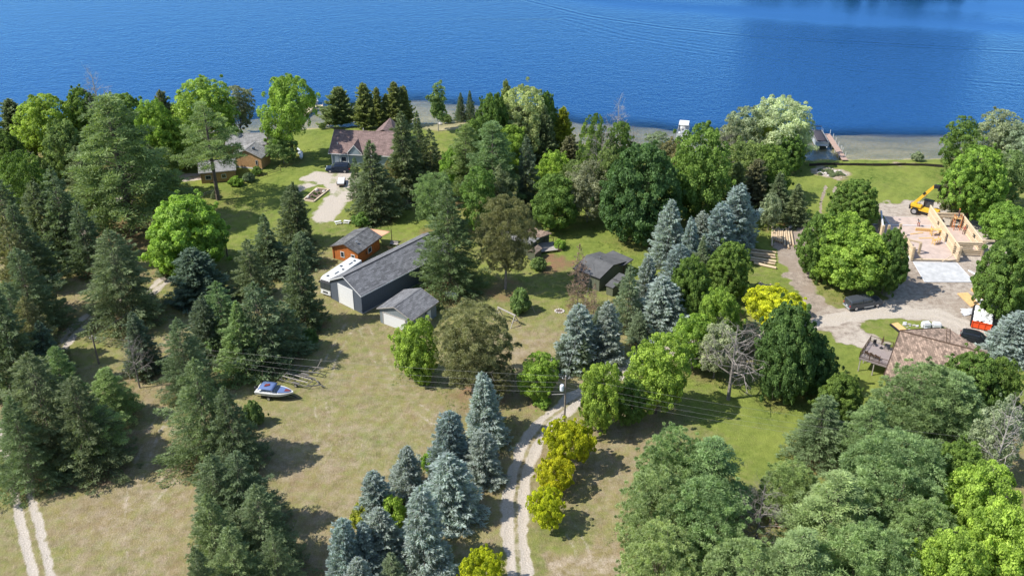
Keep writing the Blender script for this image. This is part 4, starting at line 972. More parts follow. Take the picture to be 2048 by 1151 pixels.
def quadpt(o, rz, x, y, z=0):
    c, s = math.cos(rz), math.sin(rz); return Vector((o[0] + c * x - s * y, o[1] + s * x + c * y, z))
def gable(name, label, origin, rz, W, L, ze, zr, wall, roof, trim='white', oe=.35, of=.35, cat='building', fascia=True, th=.14, cap=None):
    """local x across the gable, y along the ridge; eaves at height ze, ridge zr"""
    rt = empty(name, (origin[0], origin[1], 0), rz, label, cat)
    x0, x1, y0, y1, xm = oe, W - oe, of, L - of, W / 2; sl_ = (zr - ze) / (W / 2); zw = ze + sl_ * oe - .02
    for yy, t in ((y0, .15), (y1 - .15, .15)):
        MB().extr([(x0, yy, 0), (x1, yy, 0), (x1, yy, zw), (xm, yy, zr - .05), (x0, yy, zw)], (0, t, 0)).build('wall', wall, rt)
    for xx in (x0, x1 - .15): MB().box(xx, xx + .15, y0 + .15, y1 - .15, 0, zw - .02).build('wall', wall, rt)
    for a, b in ((0, xm), (W, xm)):
        MB().extr([(a, 0, ze), (a, L, ze), (b, L, zr), (b, 0, zr)], (0, 0, th)).build('roof_slope', roof, rt)
    cp = MB(); s2 = sl_ * .18
    cp.extr([(xm - .18, -.02, zr - s2 + th + .01), (xm, -.02, zr + th + .01), (xm + .18, -.02, zr - s2 + th + .01), (xm + .18, -.02, zr - s2 + th + .04), (xm, -.02, zr + th + .05), (xm - .18, -.02, zr - s2 + th + .04)], (0, L + .04, 0)).build('ridge_cap', cap or roof, rt)
    if fascia:
        for yy in (-.035, L + .005):
            for a, b in ((0, xm), (W, xm)):
                MB().extr([(a, yy, ze - .04), (b, yy, zr - .04), (b, yy, zr + th - .01), (a, yy, ze + th - .01)], (0, .03, 0)).build('fascia', trim, rt)
        for xx in (-.035, W + .005): MB().box(xx, xx + .03, 0, L, ze - .05, ze + th - .02).build('gutter', trim, rt)
    rt['_'] = 0; del rt['_']; return rt, dict(x0=x0, x1=x1, y0=y0, y1=y1, xm=xm, zw=zw, W=W, L=L)
def from_eaves(LF, RF, RB, ze):
    A, B, Cc = at(*LF, ze), at(*RF, ze), at(*RB, ze); a1 = math.atan2(B.y - A.y, B.x - A.x); a2 = math.atan2(Cc.y - B.y, Cc.x - B.x) - math.pi / 2
    W = math.hypot(B.x - A.x, B.y - A.y); L = math.hypot(Cc.x - B.x, Cc.y - B.y); rz = (a1 + a2) / 2
    org = quadpt((B.x, B.y), rz, -W, 0); return org, rz, W, L
def from_long(E0, E1, ze, R0, zr):
    """long side faces the camera: eave from E0 (left) to E1 (right), ridge left end seen at R0"""
    A, B, R = at(*E0, ze), at(*E1, ze), at(*R0, zr); a = math.atan2(B.y - A.y, B.x - A.x); L = math.hypot(B.x - A.x, B.y - A.y)
    n = (-math.sin(a), math.cos(a)); half = (R.x - A.x) * n[0] + (R.y - A.y) * n[1]; W = 2 * half
    org = (A.x + n[0] * W, A.y + n[1] * W); return org, a - math.pi / 2, W, L
def window(rt, p, wd, ht, ax='x', face=-1, frame='white', n=2, glass='glass'):
    """p = centre on the wall plane; ax = wall direction; face = outward side along the other axis"""
    x, y, z = p; d = .05 * face
    def bx(a0, a1, b0, b1, o0, o1):
        lo, hi = sorted((o0 * face, o1 * face))
        return (x + a0, x + a1, y + lo, y + hi, z + b0, z + b1) if ax == 'x' else (x + lo, x + hi, y + a0, y + a1, z + b0, z + b1)
    f = MB(); t = .09
    f.box(*bx(-wd/2, wd/2, ht/2 - t, ht/2, .002, .07)); f.box(*bx(-wd/2, wd/2, -ht/2, -ht/2 + t, .002, .07))
    f.box(*bx(-wd/2, -wd/2 + t, -ht/2 + t, ht/2 - t, .002, .07)); f.box(*bx(wd/2 - t, wd/2, -ht/2 + t, ht/2 - t, .002, .07))
    w_ = f.build('window', frame, rt); 
    k = (wd - 2*t) / n
    for i in range(n): MB().box(*bx(-wd/2 + t + i*k + .02, -wd/2 + t + (i+1)*k - .02, -ht/2 + t, ht/2 - t, .004, .03)).build('pane', glass, w_)
    return w_

# --- long dark barn
org, rz, W, L = from_eaves((656, 561), (722, 594), (837, 533), 3.6)
Lb = 23.5
rt, g = gable('barn', 'long dark slate barn with a grey shingle roof and white drive-in door', org, rz, W, Lb, 3.6, 5.9, 'wall_slate', 'roof_char', cap='black', of=.3, oe=.3)
dx = g['x0'] + (g['x1'] - g['x0']) * .50; dr = MB().box(dx - 1.75, dx + 1.75, g['y0'] - .05, g['y0'] - .003, .05, 3.75).build('overhead_door', 'white', rt)
for k in range(7): MB().box(dx - 1.74, dx + 1.74, g['y0'] - .075, g['y0'] - .052, .08 + k * .525, .08 + k * .525 + .49).build('door_panel', 'white', dr)
f = MB()
for a, b in ((dx - 1.93, dx - 1.76), (dx + 1.76, dx + 1.93)): f.box(a, b, g['y0'] - .09, g['y0'] - .003, 0, 3.95)
f.box(dx - 1.76, dx + 1.76, g['y0'] - .09, g['y0'] - .003, 3.78, 3.95); f.build('door_frame', 'white', rt)
for xx in (g['x0'] - .05, g['x1'] - .02): MB().box(xx, xx + .07, g['y0'] - .06, g['y0'] + .05, 0, 3.5).build('corner_trim', 'wall_slate', rt)
MB().box(g['x1'] + .003, g['x1'] + .1, g['y0'] + .1, g['y1'], 0, .18).build('skirting_board', 'greywood', rt)
# --- small garage
org, rz, W, L = from_eaves((751.4, 618.5), (824, 642.5), (880, 604), 2.75)
rt, g = gable('garage', 'small grey batten garage with white garage door beside the long barn', org, rz, W, L, 2.75, 4.2, 'wall_batten', 'roof_char', trim='greywood')
gd = MB().box(1.15, 5.75, g['y0'] - .05, g['y0'] - .003, .03, 2.2).build('garage_door', 'white', rt)
for k in range(4): MB().box(1.17, 5.73, g['y0'] - .07, g['y0'] - .052, .05 + k * .535, .05 + k * .535 + .51).build('door_panel', 'white', gd)
f = MB(); f.box(1.0, 1.13, g['y0'] - .09, g['y0'] - .003, 0, 2.35); f.box(5.77, 5.9, g['y0'] - .09, g['y0'] - .003, 0, 2.35); f.box(1.13, 5.77, g['y0'] - .09, g['y0'] - .003, 2.22, 2.35); f.build('door_frame', 'greywood', rt)
sd_ = MB().box(g['x1'] + .003, g['x1'] + .06, 4.6, 5.5, .05, 2.1).build('side_door', 'white', rt); MB().lathe([(.04, 0), (.05, .04), (.03, .07)], (g['x1'] + .06, 4.72, 1.05), 8, 'x').build('handle', 'steel', sd_)
MB().box(g['x1'] + .003, g['x1'] + .12, 4.05, 4.2, 1.9, 2.15).build('wall_lamp', 'black', rt)
# --- orange cabin
org, rz, W, L = from_eaves((658.7, 494.5), (716.2, 508.6), (766, 474.5), 2.5)
rt, g = gable('log_cabin', 'orange stained log cabin with weathered dark grey roof behind the motorhome', org, rz, W, L, 2.5, 3.75, 'wall_log', 'roof_grey', trim='darkwood', of=.4, oe=.4)
window(rt, (2.5, g['y0'], 1.35), .85, 1.2, 'x', -1); window(rt, (4.9, g['y0'], 1.35), .85, 1.1, 'x', -1); window(rt, (g['x1'], 4.2, 1.4), 1.2, 1.1, 'y', 1)
MB().box(g['x1'] + .003, g['x1'] + .05, 2.9, 3.2, 1.0, 1.7).build('vent_grille', 'darkwood', rt)
v_ = MB().tube((W * .72, 2.2, 3.0), (W * .72, 2.2, 3.75), .07, n=8); v_.box(W*.72-.18, W*.72+.18, 2.02, 2.38, 3.68, 3.78); v_.build('roof_vent', 'steel', rt)
for yy in (g['y0'] - .12, ):
    for k in range(10): MB().tube((g['x0'] - .12, yy + .06, .2 + k * .24), (g['x0'] + .12, yy + .06, .2 + k * .24), .11, n=6).build('log_end', 'wall_log', rt)
cab = (org, rz, W, L)
# shade sail, posts and patio fence behind the cabin
q = lambda x, y, z=0: quadpt(cab[0], cab[1], x, y, z)
M['sail'] = mat('peach_canvas', (.60, .33, .20), .8)
p0 = q(W * .55, L + .1, 2.7); p1 = q(W * 1.0, L + 3.1, 2.35); p2 = q(W * .98, L + .2, 2.6); p3 = q(W * .30, L + 1.9, 2.5)
e = empty('shade_sail', (p0.x, p0.y, 0), 0, 'peach triangular shade sail stretched behind the orange cabin', 'shade sail'); sm = MB()
N_ = 7; vv = []
for i in range(N_ + 1):
    for j in range(N_ + 1):
        a, b = i / N_, j / N_; pt = (p3 * (1 - a) + p0 * a) * (1 - b) + (p3 * .2 + p1 * .8) * b if False else (p0 * (1 - a) * (1 - b) + p2 * a * (1 - b) + p3 * (1 - a) * b + p1 * a * b)
        vv.append(pt - Vector((p0.x, p0.y, .35 * math.sin(math.pi * a) * math.sin(math.pi * b))))
sm.add(vv, [(i * (N_ + 1) + j, (i + 1) * (N_ + 1) + j, (i + 1) * (N_ + 1) + j + 1, i * (N_ + 1) + j + 1) for i in range(N_) for j in range(N_)]); o = sm.build('canvas', 'sail', e, smooth=True)
mdf = o.modifiers.new('s', 'SOLIDIFY'); mdf.thickness = .02
for k, p in enumerate((p1, p3)):
    tag(MB().tube((p.x, p.y, 0), (p.x + .05, p.y, 2.75), .07, .06, 8).build('wooden_post', 'darkwood'), ['dark post holding the far right corner of the peach sail', 'dark post holding the left corner of the peach sail'][k], 'post')
e = empty('patio_fence', q(W + .15, L - .2), rz, 'dark low picket fence enclosing the patio behind the orange cabin', 'fence')
for k in range(9): MB().box(-.04 + k * .28, .04 + k * .28, 0, .05, 0, .95).build('picket', 'darkwood', e)
MB().box(-.1, 2.4, .052, .09, .75, .83).build('rail', 'darkwood', e)
e = empty('picnic_bench', q(W + .5, L + 1.6), rz + .2, 'brown wooden bench under the peach shade sail', 'bench')
MB().box(0, 1.6, 0, .5, .42, .48).build('seat', 'greywood', e); MB().box(0, 1.6, .5, .56, .5, .95).build('backrest', 'greywood', e)
for a in (.1, 1.4):
    for b in (.05, .4): MB().box(a, a + .08, b, b + .08, 0, .42).build('leg', 'darkwood', e)

# --- brown cottages on the left
org, rz, W, L = from_long((450, 294), (533, 290.5), 3.3, (478, 268), 5.0)
rt, g = gable('cottage', 'longest brown cottage with pale grey roof nearest the lake on the left', org, rz, W, L, 3.3, 5.0, 'wall_brown', 'roof_pale', trim='darkwood')
for k in (2.2, 5.2): window(rt, (g['x1'], k, 1.8), 1.1, 1.0, 'y', 1, 'darkwood')
MB().box(W * .3, W * .3 + .5, L - 1.4, L - .9, 3.8, 5.6).build('chimney', mat('fieldstone', (.35, .31, .27), noise=.4, nscale=6), rt)
org, rz, W, L = from_eaves((459, 313), (523, 317), (534, 309), 2.9)
rt, g = gable('cottage', 'middle brown log cottage with lit gable wall and small window', org, rz, W, max(L, 5), 2.9, 4.5, 'wall_brown', 'roof_pale', trim='greywood')
window(rt, (W * .80, g['y0'], 1.6), .55, 1.2, 'x', -1, 'greywood', 1); MB().box(g['x0'], g['x1'], g['y0'] - .08, g['y0'] - .003, 0, .3).build('foundation', 'concrete', rt)
MB().box(W * .62, W * .62 + .5, 1.5, 2.0, 4.2, 4.65).build('skylight', 'glass', rt)
org, rz, W, L = from_long((397, 348), (472, 341), 2.5, (424, 322), 3.8)
rt, g = gable('cottage', 'low brown cottage behind the leaning white pine', org, rz, W, L, 2.5, 3.8, 'wall_brown', 'roof_pale', trim='greywood')
window(rt, (g['x1'], 1.9, 1.35), 1.3, 1.0, 'y', 1, 'white', 2); window(rt, (g['x1'], 5.2, 1.35), 1.0, 1.0, 'y', 1, 'white', 2)
# --- house glimpsed at far left
org, rz, W, L = from_long((-30, 322), (66, 316), 2.8, (-20, 292), 5.2)
rt, g = gable('house', 'brown roofed house glimpsed between trees at the upper left edge', org, rz, W, L, 2.8, 5.2, 'wall_beige', 'roof_dark', trim='white')
window(rt, (g['x1'], L - 2.2, 1.4), 1.2, 1.2, 'y', 1)
# --- maroon house
E0 = at(656.5, 307.6, 3.0); R0 = at(672, 260, 6.4); a = R_(-7); n = (-math.sin(a), math.cos(a)); half = (R0.x - E0.x) * n[0] + (R0.y - E0.y) * n[1]; W = 2 * half; L = 14.8
org = (E0.x + n[0] * W, E0.y + n[1] * W)
rt, g = gable('house', 'lakeside house with broad maroon shingle roof and white front porch', org, a - math.pi / 2, W, L, 3.0, 6.4, 'wall_blue', 'roof_maroon', oe=.5, of=.5)
# recessed porch at the left front: white posts, rail, steps; cross gables
for yy in (.6, 2.5, 4.4): MB().box(W - .42, W - .26, yy, yy + .16, 0, 3.0).build('porch_post', 'white', rt)
MB().box(g['x1'] + .003, W + .5, .5, 4.8, .02, .35).build('porch_floor', 'concrete', rt)
window(rt, (g['x1'], 3.4, 1.7), 1.2, 1.3, 'y', 1); dd_ = MB().box(g['x1'] + .003, g['x1'] + .06, 1.3, 2.2, .36, 2.4).build('front_door', 'white', rt)
cg = MB(); yc = 6.1; hw = 1.7; zt = 5.3
for sg in (-1, 1): MB().extr([(W + .1, yc + sg * hw, 3.4), (W + .1, yc, zt), (W * .60, yc, zt), (W * .60 + 1.2, yc + sg * hw, 3.4)], (0, 0, .14)).build('dormer_roof', 'roof_maroon', rt)
MB().extr([(W - .15, yc - hw + .1, 2.9), (W - .15, yc + hw - .1, 2.9), (W - .15, yc, zt - .15)], (.12, 0, 0)).build('dormer_gable', 'wall_blue', rt)
for sg in (-1, 1): MB().extr([(W + .11, yc + sg * hw, 3.3), (W + .11, yc, zt - .05), (W + .11, yc, zt + .15), (W + .11, yc + sg * hw, 3.55)], (.04, 0, 0)).build('dormer_fascia', 'white', rt)
for sg in (-1, 1):   # rear cross gable over the lake side
    MB().extr([(-1.8, 11.4 + sg * 2.6, 4.2), (-1.8, 11.4, 6.9), (W / 2, 11.4, 6.9), (W / 2 - .3, 11.4 + sg * 2.6, 5.6)], (0, 0, .14)).build('rear_roof', 'roof_maroon', rt)
MB().extr([(-1.3, 9.2, 0), (-1.3, 13.6, 0), (-1.3, 13.6, 4.4), (-1.3, 11.4, 6.7), (-1.3, 9.2, 4.4)], (1.8, 0, 0)).build('rear_wing', 'wall_blue', rt)
for x_, y_, h_ in ((W * .25, 6, 5.9), (W * .80, 1.6, 4.9)): MB().tube((x_, y_, h_ - 1), (x_, y_, h_), .1, n=8).build('roof_vent', 'white', rt)

# --- freeform buildings from sighted corners
def slab(rt, name, pts, m, th=.16):
    o = rt.location; P = [at(*p) - Vector((o.x, o.y, 0)) for p in pts]; return MB().extr(P, (0, 0, -th)).build(name, m, rt)
def wallrun(rt, pts, z0, z1, m, t=.14, name='wall'):
    o = rt.location
    for a, b in zip(pts, pts[1:]):
        A = Vector((a[0] - o.x, a[1] - o.y, 0)); B = Vector((b[0] - o.x, b[1] - o.y, 0)); za = a[2] if len(a) > 2 and a[2] else z1; zb = b[2] if len(b) > 2 and b[2] else z1
        nrm = Vector((-(B - A).y, (B - A).x, 0)).normalized() * t
        MB().extr([A + Vector((0, 0, z0)), B + Vector((0, 0, z0)), B + Vector((0, 0, zb)), A + Vector((0, 0, za))], nrm).build(name, m, rt)
# grey flat cottage
R1, R2 = at(1227, 531, 3.7), at(1176, 512, 3.7); a = math.atan2(R1.y - R2.y, R1.x - R2.x); F1 = at(1206.5, 561, 2.7)
n = (-math.sin(a), math.cos(a)); half = -((F1.x - R1.x) * n[0] + (F1.y - R1.y) * n[1]); L = math.hypot(R1.x - R2.x, R1.y - R2.y) + .3; W = 2 * half
rt, g = gable('cottage', 'dark green cottage with low charcoal roof behind the dead reddish spruce', (R1.x + n[0] * half - math.cos(a) * L, R1.y + n[1] * half - math.sin(a) * L), a - math.pi / 2, W, L, 2.7, 3.7, 'wall_dark', 'roof_felt', trim='black', oe=.25, of=.2)
window(rt, (g['x1'], 2.4, 1.5), 1.1, 1.0, 'y', 1, 'greywood')
MB().tube((W * .45, L * .45, 3.2), (W * .45, L * .45, 4.25), .12, n=8).build('chimney_pipe', 'steel', rt)
cr_ = empty('porch', (R1.x, R1.y, 0), 0, 'open porch with wide flat dark roof on the right of the green cottage', 'porch')
pts = [(1228, 531, 2.95), (1249, 529.5, 2.75), (1267, 518, 2.7), (1226, 500.5, 3.0), (1201, 512, 3.1)]; slab(cr_, 'roof', pts, 'roof_felt', .2)
for p in ((1249, 530, 2.6), (1264, 518.5, 2.6), (1226, 502, 2.8)):
    b = at(*p); o = cr_.location; MB().box(b.x - o.x - .2, b.x - o.x - .06, b.y - o.y - .06, b.y - o.y + .08, 0, 2.6).build('post', 'darkwood', cr_)
b0, b1 = at(1235, 533, 2.4), at(1252, 527, 2.4); wallrun(cr_, [(b0.x + .3, b0.y + .9), (b1.x + .3, b1.y + 1.1)], 0, 2.5, 'wall_dark')
s0 = at(1212, 588)
rt = empty('storage_shed', (s0.x, s0.y, 0), a - math.pi / 2 + .03, 'small green lean-to shed with two stepped roofs against the cottage', 'shed')
for (x0, y0, x1, y1, h0, h1) in ((-2.0, 0.0, 0, 1.35, 2.1, 1.8), (-3.9, .25, -2.02, 1.6, 2.6, 2.35)):
    MB().extr([(x0, y0, 0), (x1, y0, 0), (x1, y0, h1), (x0, y0, h0)], (0, y1 - y0, 0)).build('shed_body', 'wall_dark', rt)
    MB().extr([(x0 - .02, y0 - .15, h0 + .01), (x1 + .2, y0 - .15, h1 - .01), (x1 + .2, y0 - .15, h1 + .1), (x0 - .02, y0 - .15, h0 + .12)], (0, y1 - y0 + .3, 0)).build('shed_roof', 'roof_felt', rt)
MB().tube((-1.8, .7, 1.9), (-1.8, .7, 2.7), .06, n=6).build('vent_pipe', 'steel', rt)
# brown roofed cottage half hidden behind the olive pine
c0 = at(1052, 500)
rt = empty('cottage', (c0.x, c0.y, 0), 0, 'grey cottage with brown hipped roof half hidden behind the olive brown pine', 'building')
slab(rt, 'roof_slope', [(1104, 466, 2.9), (1080, 474.5, 2.9), (1040, 470, 3.5), (1062, 453, 3.5)], 'roof_brown'); slab(rt, 'roof_slope', [(1080, 475.5, 2.85), (1062, 489, 2.85), (1010, 476, 2.85), (1012, 462, 3.5), (1040, 470.5, 3.5)], 'roof_pale')
w0 = [at(u, v) for u, v in ((1012, 506), (1056, 512), (1078, 492), (1098, 486))]; wallrun(rt, [(p.x, p.y) for p in w0], 0, 2.75, 'wall_dark')
s0 = at(1056, 519); rt = empty('storage_shed', (s0.x, s0.y, 0), -.55, 'mossy little shed beside the wooden deck steps', 'shed')
MB().box(0, 1.5, 0, 2.4, 0, 1.7).build('shed_body', 'wall_dark', rt)
for xa, xb in ((-.15, .75), (1.65, .75)): MB().extr([(xa, -.15, 1.65), (xb, -.15, 2.2), (xb, 2.55, 2.2), (xa, 2.55, 1.65)], (0, 0, .08)).build('shed_roof', mat('mossy_roof', (.22, .17, .13), noise=.6, nscale=3), rt)
d0 = at(1085, 508); rt = empty('deck', (d0.x, d0.y, 0), .25, 'small pale wooden deck with steps at the brown roofed cottage', 'deck')
for k in range(9): MB().box(-.6, 3.2, k * .4, k * .4 + .37, .5, .55).build('deck_board', 'greywood', rt)
for k in range(3): MB().box(3.2 + k * .3, 3.5 + k * .3, .3, 1.7, 0, .42 - k * .13).build('step', mat('tan_wood', (.42, .28, .18), noise=.2), rt)
for x_, y_ in ((-.5, 0), (3.1, 0), (3.1, 1.9), (3.1, 3.5), (1.3, 3.55)): MB().box(x_, x_ + .1, y_, y_ + .1, 0, 1.45).build('post', 'darkwood', rt)
MB().box(1.3, 3.2, 3.62, 3.68, 1.3, 1.4).build('rail', 'darkwood', rt)
# --- brown roofed house lower right with deck
h0 = at(1776, 745); rt = empty('house', (h0.x, h0.y, 0), 0, 'house with mottled brown shingle roof and raised deck in the lower right', 'building')
zr, ze = 7.2, 3.9; RL, RR = at(1800, 661, zr), at(1974, 706, zr); ax = (RR - RL).normalized(); EL = at(1773, 757, ze); nn = Vector((-ax.y, ax.x, 0)); hf = -(EL - RL).dot(nn); hf = max(hf, 4.5)
o_ = Vector((h0.x, h0.y, 0)); f1 = RL - nn * hf; f1.z = ze; f2 = RR - nn * hf; f2.z = ze
MB().extr([RL - o_, RR - o_, f2 - o_, f1 - o_], (0, 0, -.18)).build('roof_slope', 'roof_brown', rt)
J = RL + (RR - RL) * .56; X = at(1897, 656, zr - .1); r1 = RL + nn * (hf * .55); r1.z = zr - 1.9; ml_ = at(1880, 656, 5.9)
r2 = RR + nn * (hf * .5); r2.z = zr - 1.9
MB().extr([RL - o_, J - o_, X - o_, ml_ - o_], (0, 0, -.18)).build('roof_slope', 'roof_brown', rt); MB().extr([J - o_, RR - o_, X - o_], (0, 0, -.18)).build('roof_slope', 'roof_brown', rt)
MB().beam(RL - o_ + Vector((0, 0, .04)), RR - o_ + Vector((0, 0, .04)), .22, .08).build('ridge_cap', 'darkwood', rt)
for s in (-.25, .25): MB().beam(J - o_ + ax * s + Vector((0, 0, .05)), X - o_ + ax * s + Vector((0, 0, .05)), .07, .06).build('ridge_trim', 'darkwood', rt)
a_ = RL + ax * .5; b_ = a_ - nn * (hf - .5); c_ = a_ + nn * (hf * .5)
tri = [b_, c_, Vector((c_.x, c_.y, 5.2)), Vector((a_.x, a_.y, zr - .25)), Vector((b_.x, b_.y, ze - .1))]; tri = [Vector((p.x, p.y, p.z if i > 1 else 0)) - o_ for i, p in enumerate(tri)]
MB().extr(tri, ax * .2).build('gable_wall', 'wall_beige', rt)
fr = [b_, RR - nn * (hf - .5)]; MB().extr([Vector((fr[0].x, fr[0].y, 0)) - o_, Vector((fr[1].x, fr[1].y, 0)) - o_, Vector((fr[1].x, fr[1].y, ze)) - o_, Vector((fr[0].x, fr[0].y, ze)) - o_], nn * .2).build('front_wall', 'wall_beige', rt)
bk = [c_, RR + nn * (hf * .5)]; MB().extr([Vector((bk[0].x, bk[0].y, 0)) - o_, Vector((bk[1].x, bk[1].y, 0)) - o_, Vector((bk[1].x, bk[1].y, 5.1)) - o_, Vector((bk[0].x, bk[0].y, 5.1)) - o_], nn * -.2).build('back_wall', 'wall_beige', rt)
for s in (0, 1):
    p, qd = (RL, f1) if s == 0 else (RL, ml_); MB().beam(p - o_ - ax * .05, qd - o_ - ax * .05, .06, .26).build('fascia', 'darkwood', rt)
# deck
zd = 2.6; dA, dB, dD = at(1719, 714, zd), at(1777, 732, zd), at(1735, 680, zd); ex = (dB - dA); Wd = ex.length; ex.normalize(); an = math.atan2(ex.y, ex.x); ey = Vector((-ex.y, ex.x, 0)); Ld = (dD - dA).dot(ey)
rt = empty('raised_deck', (dA.x, dA.y, 0), an, 'raised grey deck with dark railing on the left of the brown house', 'deck')
nb_ = int(Wd / .19)
M["plank"] = mat("deck_plank", (.27, .225, .215), noise=.1)
for k in range(nb_): MB().box(k * Wd / nb_, (k + 1) * Wd / nb_ - .02, 0, Ld, zd - .04, zd).build("deck_board", "plank", rt)
MB().box(0, Wd, -.06, -.003, zd - .32, zd - .01).build('rim_board', 'deckgrey', rt); MB().box(-.06, -.003, -.06, Ld, zd - .32, zd - .01).build('rim_board', 'deckgrey', rt)
for x_, y_ in ((.1, .1), (Wd / 2, .1), (Wd - .2, .1), (.1, Ld - .2), (.1, Ld / 2)): MB().box(x_, x_ + .15, y_, y_ + .15, 0, zd - .05).build('support_post', 'greywood', rt)
for p, q_ in (((0, 0), (Wd, 0)), ((0, 0), (0, Ld)), ((0, Ld), (Wd * .8, Ld))):
    A = Vector((*p, zd)); B = Vector((*q_, zd)); n_ = max(2, int((B - A).length / 1.3))
    for k in range(n_ + 1): c = A.lerp(B, k / n_); MB().box(c.x - .05, c.x + .05, c.y - .05, c.y + .05, zd, zd + 1.05).build('rail_post', 'darkwood', rt)
    for h_ in (.12, 1.0): MB().beam(A + Vector((0, 0, h_)), B + Vector((0, 0, h_)), .07, .05).build('rail', 'darkwood', rt)
    bl = MB(); m_ = int((B - A).length / .16)
    for k in range(m_): c = A.lerp(B, (k + .5) / m_); bl.tube(c + Vector((0, 0, .12)), c + Vector((0, 0, 1.0)), .012, n=3, cap=False)
    tag(bl.build('balusters', 'black', rt), kind='stuff')
deck_o, deck_a = Vector((dA.x, dA.y, 0)), an
def on_deck(x, y): return quadpt((deck_o.x, deck_o.y), deck_a, x, y, zd)
def chair(p, rz, label, m='darkwood', s=1):
    e = empty('lounge_chair', p, rz, label, 'chair', 'chairs on the raised deck', s)
    for k in range(5): MB().box(-.3 + k * .12, -.2 + k * .12, -.25, .3, .34, .37).build('seat_slat', m, e)
    for k in range(5): MB().beam((-.25 + k * .12, .28, .34), (-.25 + k * .12, .62, 1.0), .1, .025, (0, 1, 0)).build('back_slat', m, e)
    for x in (-.34, .30): MB().box(x, x + .1, -.28, .5, .55, .58).build('armrest', m, e); MB().box(x + .03, x + .07, -.25, -.17, 0, .55).build('leg', m, e); MB().box(x + .03, x + .07, .3, .38, 0, .55).build('leg', m, e)
for (x, y, r_, lb) in ((.9, 1.3, 2.7, 'slatted dark lounge chair at the front left corner of the deck'), (1.7, 1.15, 2.9, 'second slatted lounge chair from the front left deck corner'), (2.5, 1.0, 3.1, 'slatted lounge chair nearest the house on the front of the deck')):
    chair(on_deck(x, y), deck_a + r_, lb)
e = empty('folding_chair', on_deck(1.0, Ld - 1.0), deck_a + .5, 'thin dark chair at the back left corner of the deck', 'chair'); MB().box(-.25, .25, -.25, .25, .42, .46).build('seat', 'black', e); MB().box(-.25, .25, .25, .29, .46, 1.0).build('backrest', 'black', e)
for x in (-.23, .2):
    for y in (-.23, .2): MB().box(x, x + .04, y, y + .04, 0, .42).build('leg', 'black', e)
e = empty('closed_parasol', on_deck(2.1, Ld - 1.1), 0, 'folded dark parasol on its stand at the back of the deck', 'parasol'); MB().tube((0,0,0), (0,0,2.3), .03, n=6).build('pole', 'black', e); MB().lathe([(.05,1.0),(.17,1.1),(.1,1.8),(.04,2.25)], n=10).build('canopy', 'darkwood', e); MB().lathe([(.3,0),(.3,.08),(.1,.12)], n=12).build('base', 'black', e)
e = empty('patio_table', on_deck(2.9, Ld - .9), deck_a, 'dark square patio table beside the folded parasol', 'table'); MB().box(-.4, .4, -.4, .4, .7, .74).build('tabletop', 'black', e)
for x in (-.36, .3):
    for y in (-.36, .3): MB().box(x, x + .05, y, y + .05, 0, .7).build('leg', 'black', e)
# ============================================================ OBJECTS
M['car_grey'] = mat('car_paint_grey', (.085, .095, .11), .3, .4); M['car_navy'] = mat('car_paint_navy', (.018, .028, .05), .25, .3)
M['car_black'] = mat('car_paint_black', (.02, .024, .03), .2, .3); M['rubber'] = mat('rubber', (.018, .018, .018), .9); M['rim'] = mat('wheel_rim', (.5, .5, .52), .35, .7)
M['red_lamp'] = mat('red_lamp', (.45, .02, .02), .3); M['lamp_glass'] = mat('lamp_glass', (.7, .7, .68), .15); M['plate'] = mat('number_plate', (.6, .62, .65), .5)
M['gel'] = mat('white_gelcoat', (.54, .54, .525), .3, noise=.04, nscale=2); M['blue_canvas'] = mat('blue_canvas', (.10, .15, .30), .8, noise=.1); M['maroon_vinyl'] = mat('maroon_vinyl', (.16, .035, .03), .5)
M['yellow'] = mat('machine_yellow', (.68, .40, .035), .45, noise=.18); M['peeled'] = mat('peeled_log', (.45, .345, .225), .75, noise=.2, nscale=2.5); M['peeled2'] = mat('fresh_sawn_log', (.52, .41, .28), .75, noise=.14, nscale=3)
M['endgrain'] = mat('end_grain', (.55, .38, .22), .8, noise=.2, nscale=6); M['plywood'] = mat('plywood_subfloor', (.44, .35, .30), .85, noise=.15, nscale=.9); M['lumber'] = mat('yellow_lumber', (.60, .38, .16), .8, noise=.2, nscale=3)
M['orange'] = mat('dumpster_orange', (.70, .085, .02), .55, noise=.12); M['debris'] = mat('mixed_debris', (.62, .62, .60), .9, noise=.5, nscale=2.5, bump=1, bscale=4)
M['tarp'] = mat('white_sheeting', (.55, .55, .56), .6); M['silt'] = mat('silt_fence_fabric', (.035, .03, .025), .9); M['soil'] = mat('garden_soil', (.12, .085, .065), .95, noise=.4, nscale=2, bump=1, bscale=5)
M['rock'] = mat('field_rock', (.46, .42, .38), .9, noise=.25, nscale=4); M['timber'] = mat('pale_timber', (.52, .42, .30), .85, noise=.2); M['pole_wood'] = mat('pole_wood', (.20, .165, .13), .9, noise=.25, nscale=3)
M['skin'] = mat('skin', (.50, .28, .19), .6); M['shirt_red'] = mat('red_brown_shirt', (.33, .09, .06), .9); M['shirt_grey'] = mat('grey_shirt', (.42, .44, .47), .9); M['jeans'] = mat('work_trousers', (.09, .08, .10), .9); M['hat_orange'] = mat('orange_hard_hat', (.75, .22, .03), .5); M['shirt_dark'] = mat('dark_shirt', (.12, .06, .05), .9)
M['alu'] = mat('aluminium', (.62, .63, .64), .35, .6); M['dockdeck'] = siding('dock_planks', (.34, .25, .20), .3, 'h', .6, .1); M['pinkdeck'] = mat('dock_board', (.36, .25, .20), .8, noise=.12)
M['wire'] = mat('wire', (.20, .195, .19), .6, .2)

